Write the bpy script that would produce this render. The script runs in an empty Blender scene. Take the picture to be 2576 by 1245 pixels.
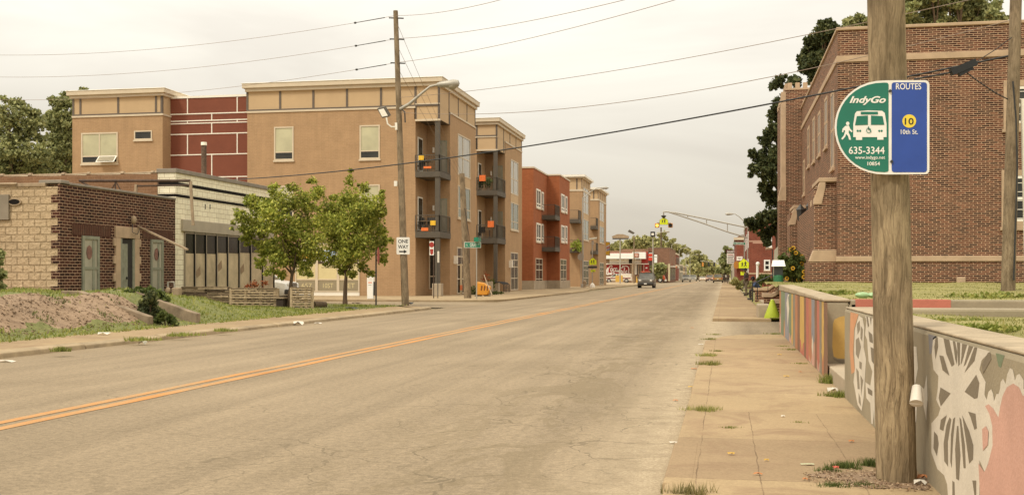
import bpy, math, random
import numpy as np
from mathutils import Vector, Matrix
random.seed(7); rng = np.random.default_rng(11)
scn = bpy.context.scene
# ------------------------------------------------------------------ camera
FP = 2750.0; CX = 1288.0; HY = 695.0; H = 1.35          # focal length, centre and horizon in pixels of a 2576 px wide picture
TH = math.atan((1822-1288)/FP); cs = math.cos(TH); sn = math.sin(TH)
cam = bpy.data.cameras.new("camera"); camo = bpy.data.objects.new("camera", cam); scn.collection.objects.link(camo)
cam.sensor_width = 36; cam.lens = 36*FP/2576; cam.shift_y = (HY-622.5)/2576
cam.clip_start = 0.1; cam.clip_end = 4000
camo.location = (0, 0, H); camo.rotation_euler = (math.radians(90), 0, TH)
scn.camera = camo
# ------------------------------------------------------------------ light
scn.view_settings.view_transform = 'Standard'; scn.view_settings.look = 'None'
scn.view_settings.exposure = 0.28; scn.view_settings.gamma = 1
W = bpy.data.worlds.new("World"); scn.world = W; W.use_nodes = True
nt = W.node_tree; nt.nodes.clear(); N = nt.nodes.new; L = nt.links.new
SUN_EL, SUN_ROT = math.radians(50), math.radians(215)
sky = N('ShaderNodeTexSky'); sky.sky_type = 'NISHITA'; sky.sun_disc = False; sky.sun_elevation = SUN_EL; sky.sun_rotation = SUN_ROT
tc = N('ShaderNodeTexCoord'); mp = N('ShaderNodeMapping'); mp.inputs['Scale'].default_value = (1.0, 1.0, 5.0); L(tc.outputs['Generated'], mp.inputs['Vector'])
nz = N('ShaderNodeTexNoise'); nz.inputs['Scale'].default_value = 1.9; nz.inputs['Detail'].default_value = 5; nz.inputs['Roughness'].default_value = .52; nz.inputs['Distortion'].default_value = .6
L(mp.outputs['Vector'], nz.inputs['Vector'])
cr = N('ShaderNodeValToRGB'); cr.color_ramp.elements[0].position = .38; cr.color_ramp.elements[0].color = (.73, .685, .615, 1)
cr.color_ramp.elements[1].position = .62; cr.color_ramp.elements[1].color = (.87, .83, .745, 1)
L(nz.outputs['Fac'], cr.inputs['Fac'])
sx = N('ShaderNodeSeparateXYZ'); L(tc.outputs['Generated'], sx.inputs['Vector'])
er = N('ShaderNodeValToRGB'); er.color_ramp.elements[0].position = 0.0; er.color_ramp.elements[0].color = (.67, .64, .58, 1)
er.color_ramp.elements[1].position = 1.0; er.color_ramp.elements[1].color = (2.25, 2.22, 2.12, 1)
for p_, c_ in ((.06, (.73, .70, .65)), (.13, (.92, .905, .87)), (.24, (1.2, 1.2, 1.18))):
    e_ = er.color_ramp.elements.new(p_); e_.color = (*c_, 1)
L(sx.outputs['Z'], er.inputs['Fac'])
mul = N('ShaderNodeMixRGB'); mul.blend_type = 'MULTIPLY'; mul.inputs['Fac'].default_value = 1; L(cr.outputs['Color'], mul.inputs['Color1']); L(er.outputs['Color'], mul.inputs['Color2'])
bg1 = N('ShaderNodeBackground'); L(mul.outputs['Color'], bg1.inputs['Color']); bg1.inputs['Strength'].default_value = 1.0
bg2 = N('ShaderNodeBackground'); L(sky.outputs['Color'], bg2.inputs['Color']); bg2.inputs['Strength'].default_value = 0.05
mxs = N('ShaderNodeMixShader'); mxs.inputs['Fac'].default_value = .06; L(bg1.outputs[0], mxs.inputs[1]); L(bg2.outputs[0], mxs.inputs[2])
wo = N('ShaderNodeOutputWorld'); L(mxs.outputs[0], wo.inputs['Surface'])
sun = bpy.data.lights.new("sun", 'SUN'); sun.energy = 1.5; sun.angle = math.radians(11); sun.color = (1, .93, .8)
suno = bpy.data.objects.new("sun", sun); scn.collection.objects.link(suno)
sd = Vector((math.sin(SUN_ROT)*math.cos(SUN_EL), math.cos(SUN_ROT)*math.cos(SUN_EL), math.sin(SUN_EL)))
suno.rotation_euler = sd.to_track_quat('Z', 'Y').to_euler()

# ------------------------------------------------------------------ point helpers (pixel of the 2576 px picture -> place in the street)
def P(px, py, d):
    r = (px-CX)/FP; v = (HY-py)/FP
    return Vector((d*(r*cs-sn), d*(r*sn+cs), H+v*d))
def G(px, py, z=0.0): return P(px, py, (H-z)*FP/(py-HY))
def WX(px, py, X): return P(px, py, X/(((px-CX)/FP)*cs-sn))
def WY(px, py, Y): return P(px, py, Y/(((px-CX)/FP)*sn+cs))
def yx(px, X): return WX(px, 700, X).y
def xy(px, Y): return WY(px, 700, Y).x

# ------------------------------------------------------------------ materials
MATS = {}
def newmat(name):
    m = bpy.data.materials.new(name); m.use_nodes = True; t = m.node_tree; t.nodes.clear()
    o = t.nodes.new('ShaderNodeOutputMaterial'); b = t.nodes.new('ShaderNodeBsdfPrincipled'); t.links.new(b.outputs[0], o.inputs[0])
    return m, t, b
def c4(c): return (c[0], c[1], c[2], 1)
def noise(t, vec, scale, detail=4, rough=.55, dist=0):
    n = t.nodes.new('ShaderNodeTexNoise'); n.inputs['Scale'].default_value = scale; n.inputs['Detail'].default_value = detail
    n.inputs['Roughness'].default_value = rough; n.inputs['Distortion'].default_value = dist
    if vec is not None: t.links.new(vec, n.inputs['Vector'])
    return n.outputs['Fac']
def ramp(t, fac, stops):
    r = t.nodes.new('ShaderNodeValToRGB'); el = r.color_ramp.elements
    while len(el) < len(stops): el.new(.5)
    for e, (p, c) in zip(el, stops): e.position = p; e.color = c4(c) if not isinstance(c, (int, float)) else (c, c, c, 1)
    t.links.new(fac, r.inputs['Fac']); return r.outputs['Color']
def mixc(t, fac, a, b, mode='MIX'):
    m = t.nodes.new('ShaderNodeMixRGB'); m.blend_type = mode
    for k, x in ((0, fac), (1, a), (2, b)):
        if isinstance(x, (int, float)): m.inputs[k].default_value = x if k == 0 else (x, x, x, 1)
        elif isinstance(x, tuple): m.inputs[k].default_value = c4(x)
        else: t.links.new(x, m.inputs[k])
    return m.outputs[0]
def mth(t, op, a, b=0, c=0):
    m = t.nodes.new('ShaderNodeMath'); m.operation = op
    for k, x in enumerate((a, b, c)):
        if isinstance(x, (int, float)): m.inputs[k].default_value = x
        else: t.links.new(x, m.inputs[k])
    return m.outputs[0]
def objco(t, scale=(1, 1, 1)):
    n = t.nodes.new('ShaderNodeTexCoord'); m = t.nodes.new('ShaderNodeMapping'); m.inputs['Scale'].default_value = scale
    t.links.new(n.outputs['Object'], m.inputs['Vector']); return m.outputs[0]
def worldco(t, scale=(1, 1, 1)):
    n = t.nodes.new('ShaderNodeNewGeometry'); m = t.nodes.new('ShaderNodeMapping'); m.inputs['Scale'].default_value = scale
    t.links.new(n.outputs['Position'], m.inputs['Vector']); return m.outputs[0]
def bumpn(t, b, h, strength=.4, dist=.02):
    n = t.nodes.new('ShaderNodeBump'); n.inputs['Strength'].default_value = strength; n.inputs['Distance'].default_value = dist
    t.links.new(h, n.inputs['Height']); t.links.new(n.outputs[0], b.inputs['Normal'])
def mk(name, col, rough=.75, var=.18, scale=4, bump=0.0, bscale=30, metal=0, stretch=(1, 1, 1), dirt=.0, world=False, spec=.3):
    m, t, b = newmat(name); co = (worldco if world else objco)(t, stretch)
    f = noise(t, co, scale, 5, .6)
    lo = tuple(x*(1-var) for x in col); hi = tuple(min(1, x*(1+var)) for x in col)
    c = ramp(t, f, ((.3, lo), (.7, hi)))
    f2 = noise(t, co, scale*9, 3, .6); c = mixc(t, mth(t, 'MULTIPLY', f2, .35*min(1, var*4)), c, tuple(x*.55 for x in col))
    if dirt:
        f3 = noise(t, co, scale*.35, 6, .7, .5); c = mixc(t, ramp(t, f3, ((.5, 0.0), (.72, dirt))), c, (.10, .075, .05))
    t.links.new(c, b.inputs['Base Color']); b.inputs['Roughness'].default_value = rough; b.inputs['Metallic'].default_value = metal
    b.inputs['Specular IOR Level'].default_value = spec
    if bump: bumpn(t, b, noise(t, co, bscale, 4), bump, .01)
    MATS[name] = m; return m
def brick(name, c1, c2, mortar, row=.1, width=.3, msize=.012, var=.25, bump=.6, rock=0.0, big=.2, smooth=.1, offset=.5, c3=None, jit=0.0):
    m, t, b = newmat(name); g = t.nodes.new('ShaderNodeNewGeometry'); s = t.nodes.new('ShaderNodeSeparateXYZ'); t.links.new(g.outputs['Position'], s.inputs[0])
    u = mth(t, 'ADD', s.outputs[0], s.outputs[1]); cb = t.nodes.new('ShaderNodeCombineXYZ'); t.links.new(u, cb.inputs[0]); t.links.new(s.outputs[2], cb.inputs[1])
    vec = cb.outputs[0]
    if jit:
        ns = t.nodes.new('ShaderNodeTexNoise'); ns.inputs['Scale'].default_value = 2.5; t.links.new(vec, ns.inputs['Vector'])
        va = t.nodes.new('ShaderNodeVectorMath'); va.operation = 'MULTIPLY_ADD'; t.links.new(ns.outputs['Color'], va.inputs[0]); va.inputs[1].default_value = (jit, jit, 0); t.links.new(vec, va.inputs[2]); vec = va.outputs[0]
    bt = t.nodes.new('ShaderNodeTexBrick'); t.links.new(vec, bt.inputs['Vector']); bt.offset = offset
    bt.inputs['Color1'].default_value = c4(c1); bt.inputs['Color2'].default_value = c4(c2); bt.inputs['Mortar'].default_value = c4(mortar)
    bt.inputs['Scale'].default_value = 1; bt.inputs['Mortar Size'].default_value = msize; bt.inputs['Mortar Smooth'].default_value = smooth
    bt.inputs['Brick Width'].default_value = width; bt.inputs['Row Height'].default_value = row; bt.inputs['Bias'].default_value = -.1
    c = bt.outputs['Color']
    f = noise(t, vec, 1.1, 6, .65); c = mixc(t, 1.0, c, ramp(t, f, ((.25, 1-big), (.75, 1+big*.6))), 'MULTIPLY')
    f = noise(t, vec, 14, 3, .7); c = mixc(t, 1.0, c, ramp(t, f, ((.3, 1-var), (.7, 1+var*.6))), 'MULTIPLY')
    mp2 = t.nodes.new('ShaderNodeMapping'); mp2.inputs['Scale'].default_value = (1.6, .12, 1); t.links.new(cb.outputs[0], mp2.inputs[0])
    f = noise(t, mp2.outputs[0], 1.5, 5, .7); c = mixc(t, 1.0, c, ramp(t, f, ((.35, .93), (.65, 1.04))), 'MULTIPLY')
    t.links.new(c, b.inputs['Base Color']); b.inputs['Roughness'].default_value = .9; b.inputs['Specular IOR Level'].default_value = .2
    h = mth(t, 'SUBTRACT', 1.0, bt.outputs['Fac'])
    if rock: h = mth(t, 'MULTIPLY_ADD', noise(t, vec, 7, 4, .6), rock, h)
    bumpn(t, b, h, bump, .015 if not rock else .06)
    MATS[name] = m; return m
def plain(name, col, rough=.5, metal=0, emit=0, spec=.5):
    m, t, b = newmat(name); b.inputs['Base Color'].default_value = c4(col); b.inputs['Roughness'].default_value = rough; b.inputs['Metallic'].default_value = metal
    b.inputs['Specular IOR Level'].default_value = spec
    co = objco(t); f = noise(t, co, 6, 4); c = mixc(t, 1.0, col, ramp(t, f, ((.3, .9), (.7, 1.06))), 'MULTIPLY'); t.links.new(c, b.inputs['Base Color'])
    if emit: b.inputs['Emission Color'].default_value = c4(col); b.inputs['Emission Strength'].default_value = emit
    MATS[name] = m; return m
def leafmat(name, c1, c2, c3=None):
    m, t, b = newmat(name); g = t.nodes.new('ShaderNodeNewGeometry')
    c = ramp(t, g.outputs['Random Per Island'], ((0, c1), (.55, c2), (1, c3 or c2)))
    f = noise(t, worldco(t), .9, 3); c = mixc(t, 1.0, c, ramp(t, f, ((.3, .72), (.7, 1.25))), 'MULTIPLY')
    t.links.new(c, b.inputs['Base Color']); b.inputs['Roughness'].default_value = .65; b.inputs['Specular IOR Level'].default_value = .25
    o = [n for n in t.nodes if n.type == 'OUTPUT_MATERIAL'][0]
    tr = t.nodes.new('ShaderNodeBsdfTranslucent'); t.links.new(c, tr.inputs[0]); mx = t.nodes.new('ShaderNodeMixShader'); mx.inputs[0].default_value = .3
    t.links.new(b.outputs[0], mx.inputs[1]); t.links.new(tr.outputs[0], mx.inputs[2]); t.links.new(mx.outputs[0], o.inputs[0])
    MATS[name] = m; return m
def glass(name, col, rough=.08, mix=.5):
    m, t, b = newmat(name); co = objco(t); f = noise(t, co, .8, 3); c = mixc(t, 1.0, col, ramp(t, f, ((.35, .88), (.65, 1.15))) if sum(col) > .5 else ramp(t, f, ((.35, .6), (.65, 1.5))), 'MULTIPLY'); t.links.new(c, b.inputs['Base Color'])
    b.inputs['Roughness'].default_value = rough; b.inputs['Specular IOR Level'].default_value = .6
    MATS[name] = m; return m

TAN = brick('tan_brick', (.43, .275, .150), (.398, .254, .137), (.46, .30, .172), row=.1, width=.32, var=.1, big=.12, bump=.25)
TANEND = TAN
PANEL = mk('beige_panel', (.53, .375, .215), .8, .05, .6, dirt=.1)
PJ = plain('panel_joint', (.13, .10, .075), .7)
TRIM = mk('cream_trim', (.62, .52, .38), .6, .06, 2)
WHT = mk('white_paint', (.84, .79, .68), .5, .04, 2)
WHT2 = mk('bright_white', (.86, .85, .8), .5, .03, 2)
REDP = mk('maroon_panel', (.20, .062, .034), .75, .1, .8)
REDBR = brick('orange_red_brick', (.37, .115, .045), (.30, .085, .033), (.35, .15, .07), row=.1, width=.32, var=.12, big=.12, bump=.25)
STEEL = mk('grey_steel', (.105, .088, .066), .7, .12, 3)
DKMET = plain('dark_metal', (.035, .033, .03), .5)
GALV = mk('galvanised', (.42, .39, .33), .5, .1, 6, metal=.35)
CONC = mk('concrete', (.42, .34, .24), .9, .12, 2, bump=.3, bscale=60, dirt=.35)
CURB = mk('old_kerb', (.37, .28, .17), .9, .2, 3, bump=.4, bscale=40, dirt=.55, world=True)
STONE = mk('lime_stone', (.50, .36, .235), .85, .12, 2, bump=.2, dirt=.25)
CHBR = brick('church_brick', (.05, .022, .015), (.215, .082, .045), (.50, .33, .21), row=.078, width=.29, msize=.0125, var=.4, big=.16, bump=.7)
DKBR = brick('dark_brick', (.036, .016, .012), (.10, .035, .022), (.38, .245, .155), row=.098, width=.28, msize=.0135, var=.4, big=.3, bump=.8, jit=.02)
DKBR2 = mk('soldier_brick', (.075, .028, .018), .9, .3, 8, bump=.5, dirt=.5)
BRBR = brick('brown_brick', (.30, .165, .085), (.26, .14, .072), (.34, .2, .115), row=.1, width=.3, var=.15, big=.2)
FARBR = brick('far_brick', (.23, .12, .075), (.28, .15, .09), (.36, .23, .16), row=.12, width=.35)
RED2 = brick('red_house_brick', (.22, .055, .035), (.27, .075, .045), (.32, .15, .10), row=.11, width=.3, big=.3)
ROCK = brick('rock_face_block', (.56, .42, .265), (.51, .375, .23), (.47, .335, .195), row=.245, width=.42, msize=.02, var=.2, bump=1.0, rock=1.1, big=.15, smooth=.6)
TILE = brick('cream_tile', (.92, .85, .64), (.88, .80, .59), (.40, .29, .17), row=.2, width=.42, msize=.007, var=.08, big=.14, bump=.3)
BLACKT = plain('black_tile', (.014, .011, .009), .75, spec=.1)
COPM = mk('grey_coping', (.28, .24, .19), .6, .15, 3, dirt=.3)
RUST = mk('rusty_pipe', (.10, .065, .045), .8, .4, 12, bump=.4)
OLDPNT = mk('old_tan_paint', (.38, .28, .18), .8, .2, 5, dirt=.3)
BOARD = mk('tan_board', (.60, .48, .31), .8, .22, 1.6, dirt=.4)
GREYG = mk('grey_green_paint', (.27, .27, .20), .8, .12, 6, dirt=.4)
DARKG = glass('dark_glass', (.022, .022, .018), .25)
BLIND = glass('blind_glass', (.46, .43, .27), .5)
BLIND2 = glass('curtain_glass', (.30, .26, .18), .3)
SKYG = glass('sky_glass', (.34, .31, .24), .12)
GREENG = glass('tree_glass', (.11, .12, .07), .1)
DARKIN = plain('dark_inside', (.03, .025, .02), .9)
BLK = plain('black_paint', (.02, .02, .02), .5)
YEL = plain('school_yellow', (.72, .80, .02), .45)
ORG = plain('orange_cloth', (.75, .17, .035), .8)
YEC = plain('yellow_cloth', (.75, .45, .03), .8)
GRNS = plain('street_sign_green', (.015, .20, .11), .4)
TEAL = plain('bus_sign_green', (.012, .165, .105), .3)
BLUE = plain('bus_sign_blue', (.025, .07, .33), .3)
SYEL = plain('sign_circle_yellow', (.80, .60, .05), .4)
CIRT = plain('sign_white', (.82, .79, .72), .35)
WDP = None
def woodmat(name, ca, cb_, cc):
    m, t, b = newmat(name); warp = t.nodes.new('ShaderNodeVectorMath'); warp.operation = 'MULTIPLY_ADD'; nn = t.nodes.new('ShaderNodeTexNoise'); nn.inputs['Scale'].default_value = 2.2; nn.inputs['Detail'].default_value = 3
    co = objco(t); t.links.new(co, nn.inputs['Vector']); t.links.new(nn.outputs['Color'], warp.inputs[0]); warp.inputs[1].default_value = (.09, .09, .5); t.links.new(co, warp.inputs[2])
    mp_ = t.nodes.new('ShaderNodeMapping'); mp_.inputs['Scale'].default_value = (10, 10, .9); t.links.new(warp.outputs[0], mp_.inputs[0]); n1 = noise(t, mp_.outputs[0], 2.6, 8, .72, .8)
    mp3 = t.nodes.new('ShaderNodeMapping'); mp3.inputs['Scale'].default_value = (42, 42, 1.1); t.links.new(warp.outputs[0], mp3.inputs[0]); n2 = noise(t, mp3.outputs[0], 2.2, 5, .65, .3)
    c = ramp(t, n1, ((.30, cc), (.43, ca), (.55, cb_), (.68, ca), (.8, cb_)))
    c = mixc(t, 1.0, c, ramp(t, n2, ((.30, .30), (.42, .86), (.55, 1.0), (.8, 1.15))), 'MULTIPLY')
    s_ = t.nodes.new('ShaderNodeSeparateXYZ'); t.links.new(co, s_.inputs[0])
    n3 = noise(t, objco(t, (2.0, 2.0, .9)), 2.2, 5, .6); c = mixc(t, ramp(t, n3, ((.42, 0.0), (.66, .75))), c, tuple(x*.42 for x in ca))
    damp = ramp(t, mth(t, 'MULTIPLY_ADD', noise(t, co, 3, 4), .8, s_.outputs[2]), ((.9, .62), (1.0, .62))) if False else None
    t.links.new(c, b.inputs['Base Color']); b.inputs['Roughness'].default_value = .92; b.inputs['Specular IOR Level'].default_value = .12
    hh = mth(t, 'ADD', n2, n1); bumpn(t, b, hh, 1.0, .014); MATS[name] = m; return m
POLEW = woodmat('weathered_pole_wood', (.33, .245, .145), (.50, .38, .23), (.115, .08, .045))
POLEF = woodmat('far_pole_wood', (.27, .20, .125), (.34, .26, .17), (.15, .105, .07))
PALW = mk('pallet_wood', (.40, .30, .19), .9, .35, 7, dirt=.45, bump=.3)
BARK = mk('tree_bark', (.13, .09, .055), .95, .3, 9, bump=.6, stretch=(1, 1, .3))
L_YOUNG = leafmat('young_leaf', (.15, .185, .03), (.32, .35, .055), (.58, .55, .12))
L_BUSH = leafmat('bush_leaf', (.055, .08, .02), (.11, .14, .035), (.19, .22, .06))
L_DARK = leafmat('dark_leaf', (.04, .052, .018), (.08, .095, .034), (.16, .165, .06))
L_MID = leafmat('mid_leaf', (.16, .18, .07), (.31, .32, .13), (.48, .47, .21))
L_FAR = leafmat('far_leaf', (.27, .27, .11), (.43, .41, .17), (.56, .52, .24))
L_GRASS = leafmat('grass_blade', (.15, .18, .035), (.26, .29, .06), (.42, .39, .13))
L_GRASSR = leafmat('lawn_blade', (.15, .165, .04), (.28, .28, .075), (.44, .39, .14))
L_DRY = leafmat('dry_grass', (.17, .16, .06), (.25, .22, .085), (.38, .31, .14))

# ------------------------------------------------------------------ mesh builder
ORGN = {}
col = scn.collection
class M:
    def __init__(s): s.v = []; s.f = []; s.mi = []; s.mats = []
    def _m(s, m):
        if m not in s.mats: s.mats.append(m)
        return s.mats.index(m)
    def add(s, vs, fs, m):
        b = len(s.v); s.v += [tuple(v) for v in vs]; k = s._m(m)
        for f in fs: s.f.append(tuple(b+i for i in f)); s.mi.append(k)
        return s
    def box(s, x0, x1, y0, y1, z0, z1, m):
        if x0 > x1: x0, x1 = x1, x0
        if y0 > y1: y0, y1 = y1, y0
        if z0 > z1: z0, z1 = z1, z0
        return s.add([(x0, y0, z0), (x1, y0, z0), (x1, y1, z0), (x0, y1, z0), (x0, y0, z1), (x1, y0, z1), (x1, y1, z1), (x0, y1, z1)],
                     [(0, 3, 2, 1), (4, 5, 6, 7), (0, 1, 5, 4), (1, 2, 6, 5), (2, 3, 7, 6), (3, 0, 4, 7)], m)
    def pb(s, pl, c, a0, a1, z0, z1, o0, o1, m):      # box on a wall plane; o = offset outwards
        if pl == 'Y': return s.box(a0, a1, c-o0, c-o1, z0, z1, m)
        if pl == 'X+': return s.box(c+o0, c+o1, a0, a1, z0, z1, m)
        return s.box(c-o0, c-o1, a0, a1, z0, z1, m)
    def beam(s, p, q, w, h, m):                       # square bar p->q
        p = Vector(p); q = Vector(q); d = (q-p).normalized(); up = Vector((0, 0, 1)) if abs(d.z) < .95 else Vector((0, 1, 0))
        a = d.cross(up).normalized()*(w/2); b = a.cross(d).normalized()*(h/2)
        vs = [e+sa*a+sb*b for e in (p, q) for sa, sb in ((-1, -1), (1, -1), (1, 1), (-1, 1))]
        return s.add(vs, [(0, 1, 2, 3), (7, 6, 5, 4), (0, 4, 5, 1), (1, 5, 6, 2), (2, 6, 7, 3), (3, 7, 4, 0)], m)
    def tube(s, pts, r, m, n=8, cap=True):
        pts = [Vector(p) for p in pts]; rs = r if isinstance(r, (list, tuple)) else [r]*len(pts); vs = []; fs = []
        pa = None
        for i, p in enumerate(pts):
            d = (pts[min(i+1, len(pts)-1)]-pts[max(i-1, 0)]).normalized()
            if pa is None: pa = d.cross(Vector((0, 0, 1)) if abs(d.z) < .9 else Vector((1, 0, 0))).normalized()
            a = (pa-d*pa.dot(d)).normalized(); pa = a; b = d.cross(a)
            for k in range(n):
                t = 2*math.pi*k/n; vs.append(p+rs[i]*(a*math.cos(t)+b*math.sin(t)))
        for i in range(len(pts)-1):
            for k in range(n): fs.append((i*n+k, i*n+(k+1) % n, (i+1)*n+(k+1) % n, (i+1)*n+k))
        if cap: fs.append(tuple(range(n))[::-1]); fs.append(tuple((len(pts)-1)*n+k for k in range(n)))
        return s.add(vs, fs, m)
    def lathe(s, c, prof, m, n=16):                   # profile of (radius, z) about vertical axis at c
        return s.tube([(c[0], c[1], c[2]+z) for r, z in prof], [max(r, .0005) for r, z in prof], m, n)
    def ell(s, c, rx, ry, rz, m, n=12, k=8):
        vs = []; fs = []
        for i in range(k+1):
            a = math.pi*i/k
            for j in range(n):
                b = 2*math.pi*j/n; vs.append((c[0]+rx*math.sin(a)*math.cos(b), c[1]+ry*math.sin(a)*math.sin(b), c[2]+rz*math.cos(a)))
        for i in range(k):
            for j in range(n): fs.append((i*n+j, (i+1)*n+j, (i+1)*n+(j+1) % n, i*n+(j+1) % n))
        return s.add(vs, fs, m)
    def prism(s, pts, off, m):                        # flat polygon pts (3D) pushed by vector off
        n = len(pts); off = Vector(off); vs = [Vector(p) for p in pts]+[Vector(p)+off for p in pts]
        fs = [tuple(range(n)), tuple(range(2*n-1, n-1, -1))]+[(i, i+n, (i+1) % n+n, (i+1) % n) for i in range(n)]
        return s.add(vs, fs, m)
    def face(s, pts, m): return s.add(pts, [tuple(range(len(pts)))], m)
    def build(s, name, parent=None, label=None, cat=None, group=None, kind=None, smooth=False, bevel=0, sub=0):
        o3 = ORGN.get(parent.name, Vector()) if parent else Vector()
        me = bpy.data.meshes.new(name); me.from_pydata([(v[0]-o3.x, v[1]-o3.y, v[2]-o3.z) for v in s.v], [], s.f)
        for m in s.mats: me.materials.append(m)
        me.polygons.foreach_set('material_index', s.mi); me.update()
        o = bpy.data.objects.new(name, me); col.objects.link(o)
        if parent: o.parent = parent; ORGN[o.name] = o3
        else: ORGN[o.name] = Vector()
        import bmesh
        bm = bmesh.new(); bm.from_mesh(me); bmesh.ops.recalc_face_normals(bm, faces=bm.faces); bm.to_mesh(me); bm.free()
        if smooth:
            me.polygons.foreach_set('use_smooth', [True]*len(me.polygons))
            try: me.set_sharp_from_angle(angle=math.radians(38))
            except Exception: pass
        if bevel:
            b = o.modifiers.new('bevel', 'BEVEL'); b.width = bevel; b.segments = 2; b.limit_method = 'ANGLE'
        if sub:
            b = o.modifiers.new('sub', 'SUBSURF'); b.levels = sub; b.render_levels = sub
        tag(o, label, cat, group, kind); return o
def split_boxes(mb, name, parent):
    for i in range(len(mb.v)//8):
        q = M(); q.v = mb.v[8*i:8*i+8]; q.f = [tuple(k-8*i for k in f) for f in mb.f[6*i:6*i+6]]; q.mi = [0]*6; q.mats = [mb.mats[mb.mi[6*i]]]; q.build(name, parent)
def tag(o, label=None, cat=None, group=None, kind=None):
    if label: o['label'] = label
    if cat: o['category'] = cat
    if group: o['group'] = group
    if kind: o['kind'] = kind
    return o
def E(name, loc, label, cat, group=None, kind=None):
    o = bpy.data.objects.new(name, None); col.objects.link(o); o.location = loc; o.empty_display_size = .3
    ORGN[o.name] = Vector(loc); return tag(o, label, cat, group, kind)
def copytree(o, loc=None, rz=None, label=None, group=None, parent=None):
    c = o.copy(); col.objects.link(c); ORGN[c.name] = Vector()
    if parent: c.parent = parent
    if loc is not None: c.location = loc
    if rz is not None: c.rotation_euler.z = rz
    if label: c['label'] = label
    if group: c['group'] = group
    for ch in list(o.children): copytree(ch, parent=c)
    return c
def npmesh(name, V, F, mat, parent=None, **k):
    """V (n,3) array, F (m,4) or (m,3) array"""
    o3 = ORGN.get(parent.name, Vector()) if parent else Vector()
    V = V-np.array(o3); me = bpy.data.meshes.new(name); n = F.shape[1]
    me.vertices.add(len(V)); me.vertices.foreach_set('co', V.astype(np.float32).ravel())
    me.loops.add(F.size); me.loops.foreach_set('vertex_index', F.astype(np.int32).ravel())
    me.polygons.add(len(F)); me.polygons.foreach_set('loop_start', np.arange(0, F.size, n, dtype=np.int32))
    me.polygons.foreach_set('loop_total', np.full(len(F), n, dtype=np.int32)) if bpy.app.version < (4, 0) else None
    me.update(calc_edges=True); me.materials.append(mat); me.validate()
    o = bpy.data.objects.new(name, me); col.objects.link(o)
    if parent: o.parent = parent; ORGN[o.name] = o3
    return tag(o, k.get('label'), k.get('cat'), k.get('group'), k.get('kind'))
_tc = {}
def text2d(body, shear=0, font_bold=0.0):
    key = (body, shear, font_bold)
    if key in _tc: return _tc[key]
    cu = bpy.data.curves.new('t', 'FONT'); cu.body = body; cu.size = 1; cu.shear = shear; cu.offset = font_bold; cu.resolution_u = 3
    ob = bpy.data.objects.new('t', cu); col.objects.link(ob); bpy.context.view_layer.update()
    dg = bpy.context.evaluated_depsgraph_get(); me = ob.evaluated_get(dg).to_mesh()
    v = [(p.co.x, p.co.y) for p in me.vertices]; f = [tuple(p.vertices) for p in me.polygons]
    ob.evaluated_get(dg).to_mesh_clear(); bpy.data.objects.remove(ob); bpy.data.curves.remove(cu)
    x0 = min(a[0] for a in v); x1 = max(a[0] for a in v); y0 = min(a[1] for a in v); y1 = max(a[1] for a in v)
    v = [((a-x0)/(x1-x0), (b-y0)/(y1-y0)) for a, b in v]; _tc[key] = (v, f); return _tc[key]
def text(mb, body, o, u, w, mat, shear=0, bold=0.0):
    """letters filling the parallelogram o, o+u, o+w"""
    v, f = text2d(body, shear, bold); o = Vector(o); u = Vector(u); w = Vector(w)
    mb.add([o+u*a+w*b for a, b in v], f, mat)

# ------------------------------------------------------------------ foliage
def leaves(name, blobs, n, size, mat, parent=None, flat=.0, gap=.35, **k):
    """leaf faces spread through the outer part of each blob (x,y,z,rx,ry,rz)"""
    B = np.array(blobs, float); vol = (B[:, 3]*B[:, 4]*B[:, 5])**(2/3); idx = rng.choice(len(B), n, p=vol/vol.sum()); b = B[idx]
    d = rng.normal(size=(n, 3)); d /= np.linalg.norm(d, axis=1)[:, None]; r = 1-np.abs(rng.normal(size=n))*gap; r = np.clip(r, .05, 1.12)[:, None]
    lump = 1+.16*np.sin(d[:, [0]]*7+b[:, [0]]*3)+.14*np.sin(d[:, [2]]*9+b[:, [1]]*5)+.1*np.sin(d[:, [1]]*11+b[:, [2]]*4)
    c = b[:, :3]+d*r*lump*b[:, 3:6]
    a = rng.normal(size=(n, 3)); a += d*.4; a /= np.linalg.norm(a, axis=1)[:, None]
    t = np.cross(a, rng.normal(size=(n, 3))); t /= np.linalg.norm(t, axis=1)[:, None]; w = np.cross(a, t)
    s = size*(.55+rng.random(n)*.9)[:, None]
    V = np.stack([c-t*s, c+w*s*.62, c+t*s, c-w*s*.62], 1).reshape(-1, 3); F = np.arange(4*n).reshape(n, 4)
    return npmesh(name, V, F, mat, parent, **k)
def blades(name, pts, h, w, mat, parent=None, **k):
    pts = np.asarray(pts, float); n = len(pts); a = rng.random(n)*2*math.pi; s = (.5+rng.random(n)*.9)
    dx = np.stack([np.cos(a), np.sin(a), np.zeros(n)], 1)*w*.5*(.6+rng.random(n)[:, None]*.8)
    tip = pts+np.stack([rng.normal(size=n)*h*.35, rng.normal(size=n)*h*.35, h*s], 1)
    V = np.stack([pts-dx, pts+dx, tip], 1).reshape(-1, 3); F = np.arange(3*n).reshape(n, 3)
    return npmesh(name, V, F, mat, parent, **k)
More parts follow.
